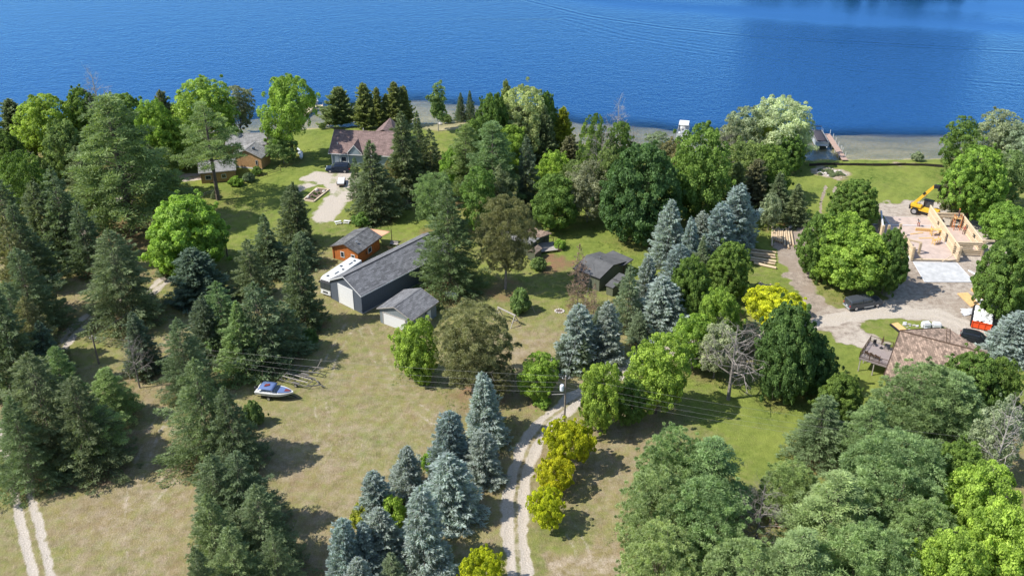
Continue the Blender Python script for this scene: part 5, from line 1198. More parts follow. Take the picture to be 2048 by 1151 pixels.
def wheel(rt, x, y, r, w_=.24, axis='y'):
    t = MB().lathe([(r * .62, -w_ / 2), (r, -w_ / 2 + .03), (r, w_ / 2 - .03), (r * .62, w_ / 2)], (x, y, r) if axis == 'y' else (x, y, r), 16, 'y').build('wheel', 'rubber', rt)
    return t
def wheels(rt, xs, y, r, w_=.24):
    for x in xs:
        for s in (-1, 1):
            v = MB().lathe([(r * .6, -w_/2), (r, -w_/2 + .03), (r, w_/2 - .03), (r * .6, w_/2)], (0, 0, 0), 16, 'y')
            o = v.build('wheel', 'rubber', rt); o.location = (x, s * y, r)
            MB().lathe([(r * .08, -.01), (r * .58, .01), (r * .6, -.02)], (0, 0, 0), 12, 'y').build('rim', 'rim', o).location = (0, s * (w_/2 + .005), 0)
def loft(secs):
    """secs: list of (x, halfwidth_bottom, halfwidth_top, zb, zt, bulge)"""
    mb = MB(); rings = []
    for x, hb, ht, zb, zt in secs:
        zm = zb + (zt - zb) * .55; hm = max(hb, ht) * 1.0
        rings.append([(x, -hb, zb), (x, -hm, zm), (x, -ht, zt - .04), (x, -ht * .85, zt), (x, ht * .85, zt), (x, ht, zt - .04), (x, hm, zm), (x, hb, zb)])
    n = 8; vs = [p for r in rings for p in r]; fs = [tuple(range(n)), tuple(range((len(rings) - 1) * n, len(rings) * n))[::-1]]
    for j in range(len(rings) - 1):
        for i in range(n): fs.append((j*n+i, j*n+(i+1) % n, (j+1)*n+(i+1) % n, (j+1)*n+i))
    return mb.add(vs, fs)
def car(name, label, loc, rz, m, kind='suv', s=1.0, cat='car'):
    """x forward; nominal 4.9 m suv or 5.9 m pickup"""
    rt = empty(name, loc, rz, label, cat, scale=s)
    if kind == 'suv':
        b = loft([(-2.42, .80, .82, .45, 1.0), (-2.3, .90, .9, .32, 1.1), (0, .94, .92, .28, 1.08), (1.3, .94, .88, .28, 1.05), (2.1, .90, .80, .32, .98), (2.42, .78, .70, .45, .86)]).build('body', m, rt, smooth=False)
        c = loft([(-2.32, .86, .70, 1.04, 1.10), (-2.1, .86, .70, 1.04, 1.70), (-.5, .88, .72, 1.04, 1.78), (.6, .88, .70, 1.04, 1.70), (1.35, .86, .72, 1.02, 1.07)]).build('cabin', m, rt)
        for s_ in (-1, 1):
            for x0, x1 in ((-1.95, -1.25), (-1.15, -.35), (-.25, .55)):
                MB().extr([(x0, s_ * .875, 1.12), (x1, s_ * .875, 1.12), (x1 - .03, s_ * .765, 1.6), (x0 + .05, s_ * .765, 1.6)], (0, s_ * .02, 0)).build('side_window', 'glass', rt)
        MB().extr([(.68, -.68, 1.62), (.68, .68, 1.62), (1.32, .78, 1.09), (1.32, -.78, 1.09)], (.03, 0, .03)).build('windscreen', 'glass', rt)
        MB().extr([(-2.14, -.66, 1.62), (-2.14, .66, 1.62), (-2.32, .76, 1.14), (-2.32, -.76, 1.14)], (-.02, 0, .02)).build('rear_window', 'glass', rt)
        for s_ in (-1, 1): MB().box(-1.8, .4, s_ * .6 - .02, s_ * .6 + .02, 1.78, 1.84).build('roof_rail', 'black', rt)
        wheels(rt, (-1.45, 1.5), .82, .37); fx, rx = 2.40, -2.42
    else:
        b = loft([(-2.95, .90, .93, .50, 1.12), (-2.8, .96, .95, .42, 1.16), (.8, .97, .95, .40, 1.14), (1.7, .97, .92, .40, 1.14), (2.7, .95, .86, .42, 1.08), (2.98, .84, .78, .50, .92)]).build('body', m, rt)
        c = loft([(-.72, .88, .74, 1.1, 1.16), (-.62, .88, .74, 1.1, 1.84), (.45, .88, .74, 1.1, 1.86), (.75, .88, .72, 1.1, 1.78), (1.55, .88, .76, 1.08, 1.14)]).build('cab', m, rt)
        k = loft([(-2.9, .92, .80, 1.13, 1.66), (-2.8, .92, .80, 1.13, 1.80), (-.8, .92, .80, 1.13, 1.86), (-.76, .90, .78, 1.13, 1.80)]).build('bed_cap', m, rt)
        for s_ in (-1, 1):
            for x0, x1 in ((-2.6, -1.85), (-1.75, -.95)): MB().extr([(x0, s_ * .925, 1.22), (x1, s_ * .925, 1.22), (x1 - .02, s_ * .845, 1.66), (x0 + .04, s_ * .845, 1.66)], (0, s_ * .02, 0)).build('cap_window', 'glass', rt)
            for x0, x1 in ((-.55, .05), (.13, .85)): MB().extr([(x0, s_ * .895, 1.18), (x1, s_ * .895, 1.18), (x1 - .1, s_ * .785, 1.7), (x0 + .04, s_ * .785, 1.7)], (0, s_ * .02, 0)).build('side_window', 'glass', rt)
            MB().box(-.5, 1.2, s_ * .98, s_ * 1.1, .42, .47).build('running_board', 'alu', rt)
        MB().extr([(.80, -.70, 1.74), (.80, .70, 1.74), (1.50, .80, 1.16), (1.50, -.80, 1.16)], (.03, 0, .03)).build('windscreen', 'glass', rt)
        MB().box(-2.99, -2.94, -.72, .72, 1.24, 1.70).build('rear_window', 'glass', rt)
        MB().box(-3.1, -2.97, -.9, .9, .42, .58).build('rear_bumper', 'alu', rt); MB().box(-2.975, -2.955, -.2, .2, .68, .8).build('number_plate', 'plate', rt)
        MB().box(2.97, 3.06, -.85, .85, .45, .62).build('front_bumper', 'alu', rt)
        wheels(rt, (-1.85, 1.9), .86, .40); fx, rx = 2.92, -2.97
    for s_ in (-1, 1):
        MB().box(fx - .08, fx + .05, s_ * .66 - .14, s_ * .66 + .14, .74, .90).build('headlight', 'lamp_glass', rt)
        MB().box(rx - .03, rx + .06, s_ * .84 - .07, s_ * .84 + .07, .80, 1.08).build('tail_light', 'red_lamp', rt)
        MB().box(.95, 1.1, s_ * .93 + min(0, s_ * .2), s_ * .93 + max(0, s_ * .2), 1.12, 1.28).build('wing_mirror', m, rt)
    return rt
def aim(p, q): return math.atan2(q[1] - p[1], q[0] - p[0])
p0, p1 = at(1697, 616), at(1757, 606); c = (p0 + p1) / 2
car('pickup_truck', 'dark grey pickup with matching bed cap parked under the front maple', (c.x - .2, c.y - .2, 0), aim(at(1709, 620), at(1757, 612)), 'car_grey', 'pickup', 1.12, 'truck')
p = at(676, 345); car('parked_suv', 'dark blue sport utility vehicle parked before the maroon house porch', (p.x, p.y + .6, 0), math.pi - .02, 'car_navy', 'suv', 1.12)
p = at(1949, 682); car('parked_car', 'black car parked behind the brown house near the dumpster', (p.x, p.y, 0), -.45, 'car_black', 'suv', .98)

# --- motorhome
F0, F1, Bk = at(642, 549, 3.4), at(661, 562, 3.4), at(722, 521, 3.4); rz = aim(F1, Bk); L = min((Bk - F1).length + .4, 10.5); Wd = 2.6
c = F1 + Vector((math.cos(rz), math.sin(rz), 0)) * (L / 2 - .1) + Vector((-math.sin(rz), math.cos(rz), 0)) * Wd / 2
rt = empty('motorhome', (c.x, c.y, 0), rz + math.pi, 'white motorhome with dark windscreen parked between orange cabin and long barn', 'motorhome')
h = L / 2; b = loft([(-h, 1.2, 1.2, .5, 3.3), (-h + .1, 1.3, 1.28, .4, 3.4), (h - 1.2, 1.3, 1.28, .4, 3.4), (h - .45, 1.26, 1.2, .4, 3.25), (h - .1, 1.2, 1.1, .45, 2.7), (h, 1.1, 1.05, .5, 1.3)]).build('body', 'gel', rt)
for s_ in (-1, 1): MB().extr([(h - .07, s_ * .04, 2.66), (h - .07, s_ * 1.08, 2.66), (h + .0, s_ * 1.1, 1.42), (h + .0, s_ * .04, 1.42)], (.05, 0, .01)).build('windscreen', 'glass', rt)
MB().extr([(h - .30, -1.0, 3.04), (h - .30, 1.0, 3.04), (h - .07, 1.06, 2.70), (h - .07, -1.06, 2.70)], (.05, 0, .03)).build('sun_visor', 'black', rt)
for s_ in (-1, 1):
    for x0, x1 in ((h - 1.9, h - 1.0), (h - 4.2, h - 2.8), (-h + 3.0, -h + 4.2), (-h + .8, -h + 1.6)): MB().box(x0, x1, s_ * 1.302 - .01, s_ * 1.302 + .01, 1.7, 2.4).build('side_window', 'glass', rt)
    MB().extr([(-h + .2, s_ * 1.306, 1.0), (h - .6, s_ * 1.306, .75), (h - .6, s_ * 1.306, 1.15), (-h + .2, s_ * 1.306, 1.35)], (0, s_ * .012, 0)).build('side_stripe', 'car_grey', rt)
    MB().box(h - .5, h - .1, s_ * 1.32 - .08, s_ * 1.5 + .02 * s_, 2.3, 2.6).build('wing_mirror', 'black', rt)
    MB().extr([(h + .0, s_ * .75 - .2, .7), (h + .0, s_ * .75 + .2, .7), (h + .0, s_ * .75 + .2, 1.0), (h + .0, s_ * .75 - .2, 1.0)], (.05, 0, 0)).build('headlight', 'lamp_glass', rt)
MB().box(h - .02, h + .1, -1.1, 1.1, .42, .62).build('bumper', 'gel', rt); MB().box(h + .0, h + .05, -.6, .6, .68, .95).build('grille', 'black', rt)
for x, y, a_, b_, z_ in ((1.6, 0, .55, .42, .22), (-2.4, 0, .55, .42, .22), (.0, .55, .2, .2, .1), (-.8, -.5, .22, .22, .1), (-3.6, .35, .2, .2, .12), (3.2, -.3, .25, .2, .08)):
    MB().box(x - a_, x + a_, y - b_, y + b_, 3.4, 3.4 + z_).build('roof_air_unit' if a_ > .5 else 'roof_hatch', 'gel' if a_ > .5 else 'glass', rt, bevel=.03)
wheels(rt, (-h + 2.2, h - 1.6), 1.16, .48, .3)

# --- propane tank
p = at(902, 596); rt = empty('propane_tank', (p.x, p.y, 0), -.28, 'white horizontal propane tank on the lawn right of the garages', 'tank')
MB().lathe([(.05, -1.3), (.35, -1.22), (.48, -1.0), (.5, -.8), (.5, .8), (.48, 1.0), (.35, 1.22), (.05, 1.3)], (0, 0, .72), 18, 'x').build('tank_shell', 'white', rt, smooth=True)
MB().lathe([(.16, 1.18), (.17, 1.34), (.1, 1.42)], n=12).build('valve_dome', 'steel', rt)
for x in (-.75, .75): MB().box(x - .08, x + .08, -.4, .4, 0, .3).build('foot', 'concrete', rt)
# --- swing set
bA, bB = at(997, 614.5, 2.1), at(1029.5, 630, 2.1); c = (bA + bB) / 2; rz = aim(bA, bB); L = (bB - bA).length
rt = empty('swing_set', (c.x, c.y, 0), rz, 'weathered wooden swing frame standing alone on the mown lawn', 'swing set')
MB().beam((-L/2 - .2, 0, 2.1), (L/2 + .2, 0, 2.1), .2, .16).build('top_beam', 'greywood', rt)
for s_ in (-1, 1):
    for t_ in (-1, 1): MB().beam((s_ * L/2, 0, 2.1), (s_ * (L/2 + .1), t_ * 1.1, 0), .11).build('leg', 'greywood', rt)
    MB().beam((s_ * (L/2 + .05), -.55, 1.0), (s_ * (L/2 + .05), .55, 1.0), .09).build('cross_brace', 'greywood', rt)
for x in (-.7, .5):
    sw_ = MB().box(x - .02, x + .48, -.1, .1, .5, .54).build('swing_seat', 'black', rt)
    for dx_ in (0, .46): MB().tube((x + dx_, 0, .54), (x + dx_, 0, 2.05), .012, n=4).build('chain', 'steel', sw_)
# thin leaning clothes post and its mate
for (u, v, u2, v2, lb) in ((1070, 625, 1062, 604, 'thin grey pole leaning beside the round bush on the lawn'),):
    a_ = at(u, v); MB().tube((a_.x, a_.y, 0), (a_.x - .9, a_.y + .3, height(a_.y, v2)), .05, .04, 6).build('garden_pole', 'greywood'); tag(bpy.data.objects['garden_pole'], lb, 'pole')
# fire ring of ashes
p = at(1119, 622); rt = empty('fire_pit', (p.x, p.y, 0), 0, 'small ring of pale stones around ashes on the mown lawn', 'fire pit')
for k in range(11): a_ = k * .571; o = MB().lathe([(.1, 0), (.2, .06), (.14, .16)], (math.cos(a_) * .75, math.sin(a_) * .6, 0), 6).build('stone', 'rock', rt)
MB().prism([(math.cos(k * .7) * .6, math.sin(k * .7) * .48) for k in range(9)], .03, .07).build('ash', 'soil', rt)

# --- picnic tables (white, round tops with benches)
for (u, v, lb) in ((676, 447, 'left of two white picnic tables before the orange cabin'), (694, 446, 'right of two white picnic tables, under the spruce edge')):
    p = at(u, v); rt = empty('picnic_table', (p.x, p.y, 0), .4 if u < 680 else -.2, lb, 'table', 'white picnic tables', .72)
    for k in range(5): MB().box(-.9, .9, -.38 + k * .155, -.24 + k * .155, .72, .76).build('table_board', 'white', rt)
    for s_ in (-1, 1):
        MB().box(-.9, .9, s_ * .78 - .13, s_ * .78 + .13, .43, .47).build('bench', 'white', rt)
        for t_ in (-1, 1): MB().beam((s_ * .65, t_ * .2, .72), (s_ * .65, t_ * .75, 0), .08).build('leg', 'white', rt)
        MB().beam((s_ * .65, -.85, .4), (s_ * .65, .85, .4), .07).build('cross_bar', 'white', rt)
# --- timber garden bed
g4 = [at(607, 401), at(628, 404), at(658, 380), at(634, 377)]; c = sum(g4, Vector()) / 4; rt = empty('garden_bed', (c.x, c.y, 0), 0, 'timber edged garden bed on the grass island before the maroon house', 'garden bed')
gl = [p - c for p in g4]
for a_, b_ in zip(gl, gl[1:] + gl[:1]): MB().beam(a_ + Vector((0, 0, .14)), b_ + Vector((0, 0, .14)), .28, .28).build('edging_timber', 'timber', rt)
MB().extr([p * .96 + Vector((0, 0, .02)) for p in gl], (0, 0, .1)).build('soil', 'soil', rt)
for i, (fx, fy) in enumerate(((.1, .2), (.88, .8), (.16, .85), (.5, .5), (.8, .2), (.3, .55), (.66, .62), (.45, .25))):
    q = gl[0].lerp(gl[1], fx).lerp(gl[3].lerp(gl[2], fx), fy)
    if i < 3: MB().lathe([(.15, 0), (.42, .12), (.3, .38), (.08, .45)], (q.x * .92, q.y * .92, .1), 8).build('boulder', 'rock', rt)
    else:
        o = place('bedding_plant', PR['sh'][0][0], rt, (q.x * .92, q.y * .92, .08), scale=(.16, .16, .2)); o.color = (.12, .2, .05, 1)
# --- white covered trailer beside the apron
p = at(683, 368); rt = empty('flat_trailer', (p.x, p.y, 0), R_(94), 'small trailer with flat white cover at the edge of the parking apron', 'trailer')
MB().box(-1.9, 1.9, -.8, .8, .5, .62).build('bed', 'darkwood', rt); MB().box(-1.7, 1.6, -.72, .72, .63, .95).build('white_cover', 'white', rt, bevel=.05); MB().beam((1.9, 0, .5), (3.1, 0, .45), .1).build('drawbar', 'steel', rt); wheels(rt, (-.2,), .92, .33, .2)
# --- boat trailer in the shade
def frame_trailer(name, label, loc, rz, L=6, W=2.1, m='steel', group=None, bunks=True):
    rt = empty(name, loc, rz, label, 'trailer', group)
    for s_ in (-1, 1):
        MB().beam((-L/2, s_ * W/2, .55), (L * .25, s_ * W/2, .55), .1, .14).build('side_rail', m, rt); MB().beam((L * .25, s_ * W/2, .55), (L/2, 0, .55), .1, .14).build('tongue_rail', m, rt)
        if bunks: MB().beam((-L/2 + .2, s_ * .45, .78), (L * .22, s_ * .45, .78), .12, .08).build('bunk', 'greywood', rt)
        f_ = MB(); f_.extr([(-.95, s_ * (W/2 + .02), .7), (-.6, s_ * (W/2 + .02), .86), (.2, s_ * (W/2 + .02), .86), (.5, s_ * (W/2 + .02), .7)], (0, s_ * .26, 0)); f_.build('mudguard', m, rt)
    for x in (-L/2 + .1, -L/4, 0, L * .24): MB().beam((x, -W/2, .52), (x, W/2, .52), .08).build('cross_member', m, rt)
    MB().beam((L/2, 0, .55), (L/2 + .9, 0, .5), .1).build('drawbar', m, rt); MB().tube((L/2 + .5, 0, 0), (L/2 + .5, 0, .8), .04, n=6).build('jack', m, rt); MB().beam((L/2 - .2, 0, .6), (L/2 - .2, 0, 1.25), .08).build('winch_post', m, rt)
    wheels(rt, (-.2,), W/2 + .16, .34, .2); return rt
p = at(812, 411); frame_trailer('boat_trailer', 'empty grey boat trailer parked in the shade of the dark spruces', (p.x, p.y, 0), .18, 5.4)
# stacked trailer frames and lift behind the boat
M['rustbar'] = mat('dull_steel_bar', (.20, .185, .17), .6, .3)
A_, B_ = at(568, 756), at(640, 775); c = (A_ + B_) / 2
frame_trailer('boat_trailer', 'long empty trailer frame lying right of the blue covered boat', (c.x, c.y, 0), aim(A_, B_), 6.6, 2.3, 'rustbar')
A_, B_ = at(596, 738), at(640, 752); c = (A_ + B_) / 2
rt = empty('boat_hoist', (c.x, c.y, 0), aim(A_, B_) + .1, 'folded steel boat hoist frame leaning over the empty trailer', 'boat hoist')
for y in (-.7, .7): MB().beam((-3.1, y, .25), (2.3, y, 1.0), .12).build('long_bar', 'rustbar', rt)
for k in range(6): MB().beam((-2.8 + k * .95, -.7, .3 + k * .13), (-2.8 + k * .95, .7, .3 + k * .13), .07).build('rung', 'rustbar', rt)
MB().beam((2.3, -.7, 1.0), (3.0, .1, .1), .1).build('foot_bar', 'rustbar', rt); MB().beam((1.2, .7, .85), (1.6, 1.4, 1.9), .09).build('winch_arm', 'rustbar', rt); MB().lathe([(.28, -.03), (.3, 0), (.28, .03)], (1.6, 1.4, 1.9), 14, 'x').build('winch_wheel', 'steel', rt)

# --- foreground runabout on its trailer
A_, B_ = at(514, 783, .9), at(586, 792, .9); c = (A_ + B_) / 2; rz = aim(A_, B_); L = (B_ - A_).length
rt = empty('motor_boat', (c.x, c.y + .4, 0), rz, 'white runabout with blue canvas covers on its trailer in the foreground lawn', 'boat'); h = L / 2
def hull(h, bw, zk, zt, n=13):
    mb = MB(); rings = []
    for i in range(n):
        t = i / (n - 1); x = -h + 2 * h * t; wdt = bw * (1 - max(0, (t - .45) / .55) ** 2.4) * (.93 + .07 * min(1, t * 4)); wdt = max(wdt, .03); kz = zk + (zt - zk) * .75 * max(0, (t - .55) / .45) ** 2
        rings.append([(x, -wdt, zt + .1 * t), (x, -wdt * .93, zk + (zt - zk) * .45 + (kz - zk) * .6), (x, 0, kz), (x, wdt * .93, zk + (zt - zk) * .45 + (kz - zk) * .6), (x, wdt, zt + .1 * t)])
    vs = [p for r in rings for p in r]; fs = []
    for j in range(n - 1):
        for i in range(4): fs.append((j*5+i, j*5+i+1, (j+1)*5+i+1, (j+1)*5+i))
        fs.append((j*5+4, j*5, (j+1)*5, (j+1)*5+4))
    fs += [(0, 1, 2, 3, 4), tuple(range((n-1)*5, n*5))[::-1]]; return mb.add(vs, fs), rings
hb, rings = hull(h, 1.15, .55, 1.35); hb.build('hull', 'gel', rt, smooth=False)
gw = MB()
for a_, b_ in zip(rings, rings[1:]):
    for i in (0, 4): gw.tube(a_[i], b_[i], .07, n=6)
gw.build('gunwale', 'gel', rt)
def deckpatch(x0, x1, sc, z, name, m, dz=.05):
    pts = []; xs_ = np.linspace(x0, x1, 9)
    f = lambda x: 1.15 * (1 - max(0, ((x + h) / (2 * h) - .45) / .55) ** 2.4) * sc
    pts = [(x, -f(x), z) for x in xs_] + [(x, f(x), z) for x in xs_[::-1]]; return MB().extr(pts, (0, 0, dz)).build(name, m, rt)
deckpatch(h * .22, h * .86, .74, 1.50, 'bow_cover', 'blue_canvas', .09); deckpatch(h * .55, h * .84, .42, 1.595, 'bow_cushion', 'maroon_vinyl', .02)
tp = MB(); tx0, tx1 = -h * .82, h * .02; nx_ = 6
vv = [(tx0 + (tx1 - tx0) * i / nx_, y, 1.95 + .16 * math.cos(y * 1.1) - .25 * (i == 0) - .08 * (i == nx_)) for i in range(nx_ + 1) for y in (-1.05, -.5, 0, .5, 1.05)]
tp.add(vv, [(i*5+j, (i+1)*5+j, (i+1)*5+j+1, i*5+j+1) for i in range(nx_) for j in range(4)]); o = tp.build('canvas_top', 'blue_canvas', rt, smooth=True); o.modifiers.new('s', 'SOLIDIFY').thickness = .03
MB().extr([(tx0 + .9, -.5, 2.16), (tx0 + 1.6, -.1, 2.2), (tx0 + 1.5, .35, 2.18), (tx0 + .8, .1, 2.14)], (0, 0, .02)).build('canvas_patch', 'maroon_vinyl', rt)
for x in (tx0 + .1, tx1 - .1):
    for y in (-1.02, 1.02): MB().tube((x, y, 1.9), (x + (.4 if x < -1 else -.3), y, 1.4), .025, n=5).build('canopy_pole', 'alu', rt)
MB().extr([(h * .20, -.95, 1.42), (h * .20, .95, 1.42), (h * .06, .80, 1.82), (h * .06, -.80, 1.82)], (.03, 0, 0)).build('windscreen', 'glass', rt)
deckpatch(-h * .9, h * .16, .8, 1.40, 'cockpit_floor', 'debris', .03); MB().lathe([(.1, .9), (.28, 1.0), (.26, 1.5), (.12, 1.62)], (-h - .25, 0, 0), 10).build('outboard_motor', 'black', rt)
f = MB(); 
for s_ in (-1, 1): f.beam((-h + .3, s_ * .8, .45), (h * .5, s_ * .7, .45), .1); f.beam((h * .5, s_ * .7, .45), (h + .6, 0, .45), .1)
f.beam((h + .6, 0, .45), (h + 1.1, 0, .45), .1); f.build('trailer_frame', 'black', rt); wheels(rt, (-h * .25,), 1.0, .34, .2)

# --- utility poles and wires
def utility_pole(u, v, vt, label, transformer=False, lean=0, arm=True):
    p = at(u, v); H = height(p.y, vt); rt = empty('utility_pole', (p.x, p.y, 0), 0, label, 'utility pole', 'utility poles')
    MB().tube((0, 0, -.2), (lean, 0, H), .17, .11, 10).build('pole', 'pole_wood', rt)
    if arm: MB().beam((lean * .95 - .5, 0, H - .45), (lean * .95 + .5, 0, H - .45), .1, .12).build('crossarm', 'pole_wood', rt)
    for x in (-.45, 0, .45):
        MB().lathe([(.05, H + (.0 if x == 0 else -.38)), (.08, H + .1 + (0 if x == 0 else -.38)), (.03, H + .18 + (0 if x == 0 else -.38))], (lean + x, 0, 0), 8).build('insulator', 'gel', rt)
    if transformer:
        MB().lathe([(.26, H - 2.4), (.30, H - 2.3), (.30, H - 1.55), (.22, H - 1.42)], (-.5, -.05, 0), 14).build('transformer', 'plate', rt); MB().beam((-.5, 0, H - 1.9), (0, 0, H - 1.9), .08).build('bracket', 'steel', rt)
        pts = [(-.28 + .26 * math.cos(t), -.05, 2.9 + .75 * math.sin(t)) for t in np.linspace(0, 6.283, 19)]; MB().path([Vector(q) for q in pts], .035).build('cable_coil', 'black', rt)
        MB().beam((-1.9, 0, H - 3.1), (0, 0, H - 3.0), .07).build('side_arm', 'greywood', rt)
    return Vector((p.x + lean, p.y, H))
T1 = utility_pole(198, 727, 672, 'left wooden utility pole between the left foreground trees')
T2 = utility_pole(1128, 868, 752, 'centre wooden utility pole with grey transformer beside the driveway', True)
T3 = utility_pole(455, 512, 458, 'utility pole right of the big round light green tree', True, arm=False)
MB().box
def wire(a, b, sag, label, r=.010, group='overhead wires'):
    n = 22; pts = [a.lerp(b, i / n) - Vector((0, 0, sag * 4 * (i / n) * (1 - i / n))) for i in range(n + 1)]
    o = MB().path(pts, r, 4).build('power_line', 'wire'); tag(o, label, 'cable', group)
rgt = at(2260, 905, 8.5); lft = at(-120, 655, 6.5); V3 = Vector
for k, (dz, s_, nm) in enumerate(((0, .9, 'topmost'), (-1.1, 1.1, 'second'), (-1.9, 1.2, 'third'), (-2.6, 1.3, 'lowest'))):
    t1z = -.35 * k
    wire(T1 + V3((0, 0, t1z)), T2 + V3((0, 0, dz)), s_ + .3 * k, f'{nm} wire sagging across the dry lawn from left pole to centre pole')
    wire(T2 + V3((0, 0, dz)), rgt + V3((0, 0, dz)), s_ + .4, f'{nm} wire running right from the centre utility pole')
    wire(lft + V3((0, 0, dz * .5)), T1 + V3((0, 0, t1z)), .5, f'{nm} wire running off the left edge from the left pole')
wire(T2, at(1190, 512, 3.4), 1.2, 'thin service wire from centre pole to the dark green cottage', .02)
wire(T1, T3 - V3((0, 0, .5)), 1.2, 'thin service wire from left pole to the pole by the round tree', .02)
# --- left clearing: rail fence and aluminium dock section
def rail_fence(pts, label, h=.9, m='white', rails=2, gap=2.2):
    P = [at(*p) for p in pts]; rt = empty('rail_fence', (P[0].x, P[0].y, 0), 0, label, 'fence'); o = rt.location.copy(); o.z = 0
    for a_, b_ in zip(P, P[1:]):
        n = max(1, int((b_ - a_).length / gap))
        for k in range(n + 1): c = a_.lerp(b_, k / n) - o; MB().tube((c.x, c.y, 0), (c.x, c.y, h), .06, n=6).build('post', m, rt)
        for q in range(rails): z = h * (.95 - .45 * q); MB().beam(a_ - o + V3((0, 0, z)), b_ - o + V3((0, 0, z)), .05, .07).build('rail', m, rt)
rail_fence([(58, 514), (120, 510), (182, 500)], 'thin white rail fence at the edge of the left clearing', .7, 'white', 1)
rail_fence([(480, 372), (505, 362), (535, 352), (562, 343)], 'dark split rail fence around the garden by the brown cottages', .9, 'darkwood')
rail_fence([(395, 402), (412, 392), (432, 386)], 'rough rail fence under the leaning white pine', .9, 'greywood')
A_, B_ = at(80, 545), at(121, 554); rt = empty('dock_section', (A_.x, A_.y, 0), aim(A_, B_), 'aluminium dock section lying on the grass of the left clearing', 'dock section'); L = (B_ - A_).length
for y in (0, .9): MB().beam((0, y, .12), (L, y, .12), .1, .14).build('side_rail', 'alu', rt)
for k in range(9): MB().box(k * L / 8.6, k * L / 8.6 + .12, .05, .85, .1, .14).build('slat', 'alu', rt)
# kayaks leaning against the oak
for (u, v, r_, lb) in ((598, 306, 1.9, 'white canoe leaning upright against the big oak'), (603, 313, 1.75, 'second pale canoe lying at the foot of the big oak')):
    p = at(u, v); rt = empty('canoe', (p.x, p.y, .1), r_, lb, 'canoe'); hb, _ = hull(1.9, .38, .05, .5); hb.build('hull', 'gel', rt)

# --- docks and boats
def dock(name, label, pts, wd=1.4, m='pinkdeck', z=.05, posts='white', tall=1.1, every=2.0, side=1):
    P = [at(u, v, z) for u, v in pts]; rt = empty(name, (P[0].x, P[0].y, 0), 0, label, 'dock'); o = V3((P[0].x, P[0].y, 0))
    for a_, b_ in zip(P, P[1:]):
        d = (b_ - a_); L = d.length; d.normalize(); n = max(1, round(L / 1.2)); sdv = V3((-d.y, d.x, 0))
        for k in range(n):
            q0 = a_ - o + d * (k * L / n); q1 = a_ - o + d * ((k + 1) * L / n - .04); MB().beam(q0, q1, wd, .12).build('deck_panel', m, rt)
            if k % 2 == 1 or k == n - 1:
                for s_ in (-1, 1):
                    top = tall if s_ == side else .1; q = q1 + sdv * s_ * (wd / 2 + .06); MB().tube(q + V3((0, 0, -1.6)), q + V3((0, 0, top)), .06, n=6).build('post', posts, rt)
    return rt, P
dock('dock', 'narrow brown dock with white posts leading to the covered pontoon boat', [(1690, 320), (1676, 300), (1660, 276), (1654, 268)], 1.35, side=-1)
dock('dock', 'L shaped pale dock on the left shore beside the bright oak', [(588, 250), (603, 233), (624, 213), (646, 212)], 1.5, 'timber', side=1, tall=.5)
def pontoon(name, label, c, rz, L=6.8, W=2.5, cover=True, m='car_black', bim='black'):
    rt = empty(name, c, rz, label, 'boat')
    for s_ in (-1, 1): MB().lathe([(.05, -L/2 - .1), (.3, -L/2 + .3), (.32, L/2 - .8), (.2, L/2 - .1), (.03, L/2 + .2)], (0, s_ * (W/2 - .35), .15), 12, 'x').build('pontoon', 'alu', rt, smooth=True)
    MB().box(-L/2, L/2, -W/2, W/2, .45, .55).build('deck', 'alu', rt)
    for a_, b_ in (((-L/2, -W/2), (L/2 - .3, -W/2)), ((-L/2, W/2), (L/2 - .3, W/2)), ((L/2 - .3, -W/2), (L/2 - .3, W/2)), ((-L/2, -W/2), (-L/2, W/2))):
        MB().beam((*a_, .95), (*b_, .95), .05, .75).build('fence_panel', 'gel' if not cover else 'alu', rt); MB().beam((*a_, 1.36), (*b_, 1.36), .06, .05).build('top_rail', 'alu', rt)
    if cover:
        vs = [(x, y, 1.42 + .45 * math.exp(-((x + .3) / 2) ** 2) * math.cos(y * 1.15)) for x in np.linspace(-L/2 + .1, L/2 - .5, 8) for y in (-1.2, -.6, 0, .6, 1.2)]
        o = MB().add(vs, [(i*5+j, (i+1)*5+j, (i+1)*5+j+1, i*5+j+1) for i in range(7) for j in range(4)]).build('mooring_cover', 'covermat', rt, smooth=True); o.modifiers.new('s', 'SOLIDIFY').thickness = .03
        for s_ in (-1, 1):
            for x in (-1.2, -2.6): MB().tube((x, s_ * 1.15, 1.3), (x - .5, s_ * 1.05, 2.7), .03, n=5).build('canopy_pole', 'alu', rt)
        MB().beam((-3.1, -1.0, 2.7), (-3.1, 1.0, 2.7), .3, .14).build('folded_canopy', 'black', rt)
        for k in range(5): MB().box(-L/2 + .6 + k * 1.1, -L/2 + 1.4 + k * 1.1, -W/2 - .045, -W/2 - .028, .75, 1.2).build('side_panel', 'gel', rt)
    else:
        o = MB().box(-L/2 + .3, .3, -1.2, 1.2, 2.5, 2.58).build('canopy', 'white' if bim == 'white' else 'blue_canvas', rt, bevel=.03)
        for s_ in (-1, 1):
            for x in (-L/2 + .4, .2): MB().tube((x, s_ * 1.15, 1.3), (x, s_ * 1.15, 2.5), .03, n=5).build('canopy_pole', 'alu', rt)
        for s_ in (-1, 1): MB().box(.9, 2.6, s_ * .85 - .3, s_ * .85 + .3, .56, 1.1).build('bench_seat', 'gel', rt, bevel=.05)
        MB().box(-.3, .4, .3, .9, .56, 1.35).build('helm_console', 'gel', rt, bevel=.04); MB().box(-2.6, -1.2, -.9, -.3, .56, 1.1).build('bench_seat', 'gel', rt, bevel=.05)
    MB().lathe([(.1, -.2), (.22, .2), (.2, .8), (.1, .95)], (-L/2 - .3, 0, 0), 10).build('outboard_motor', 'black', rt)
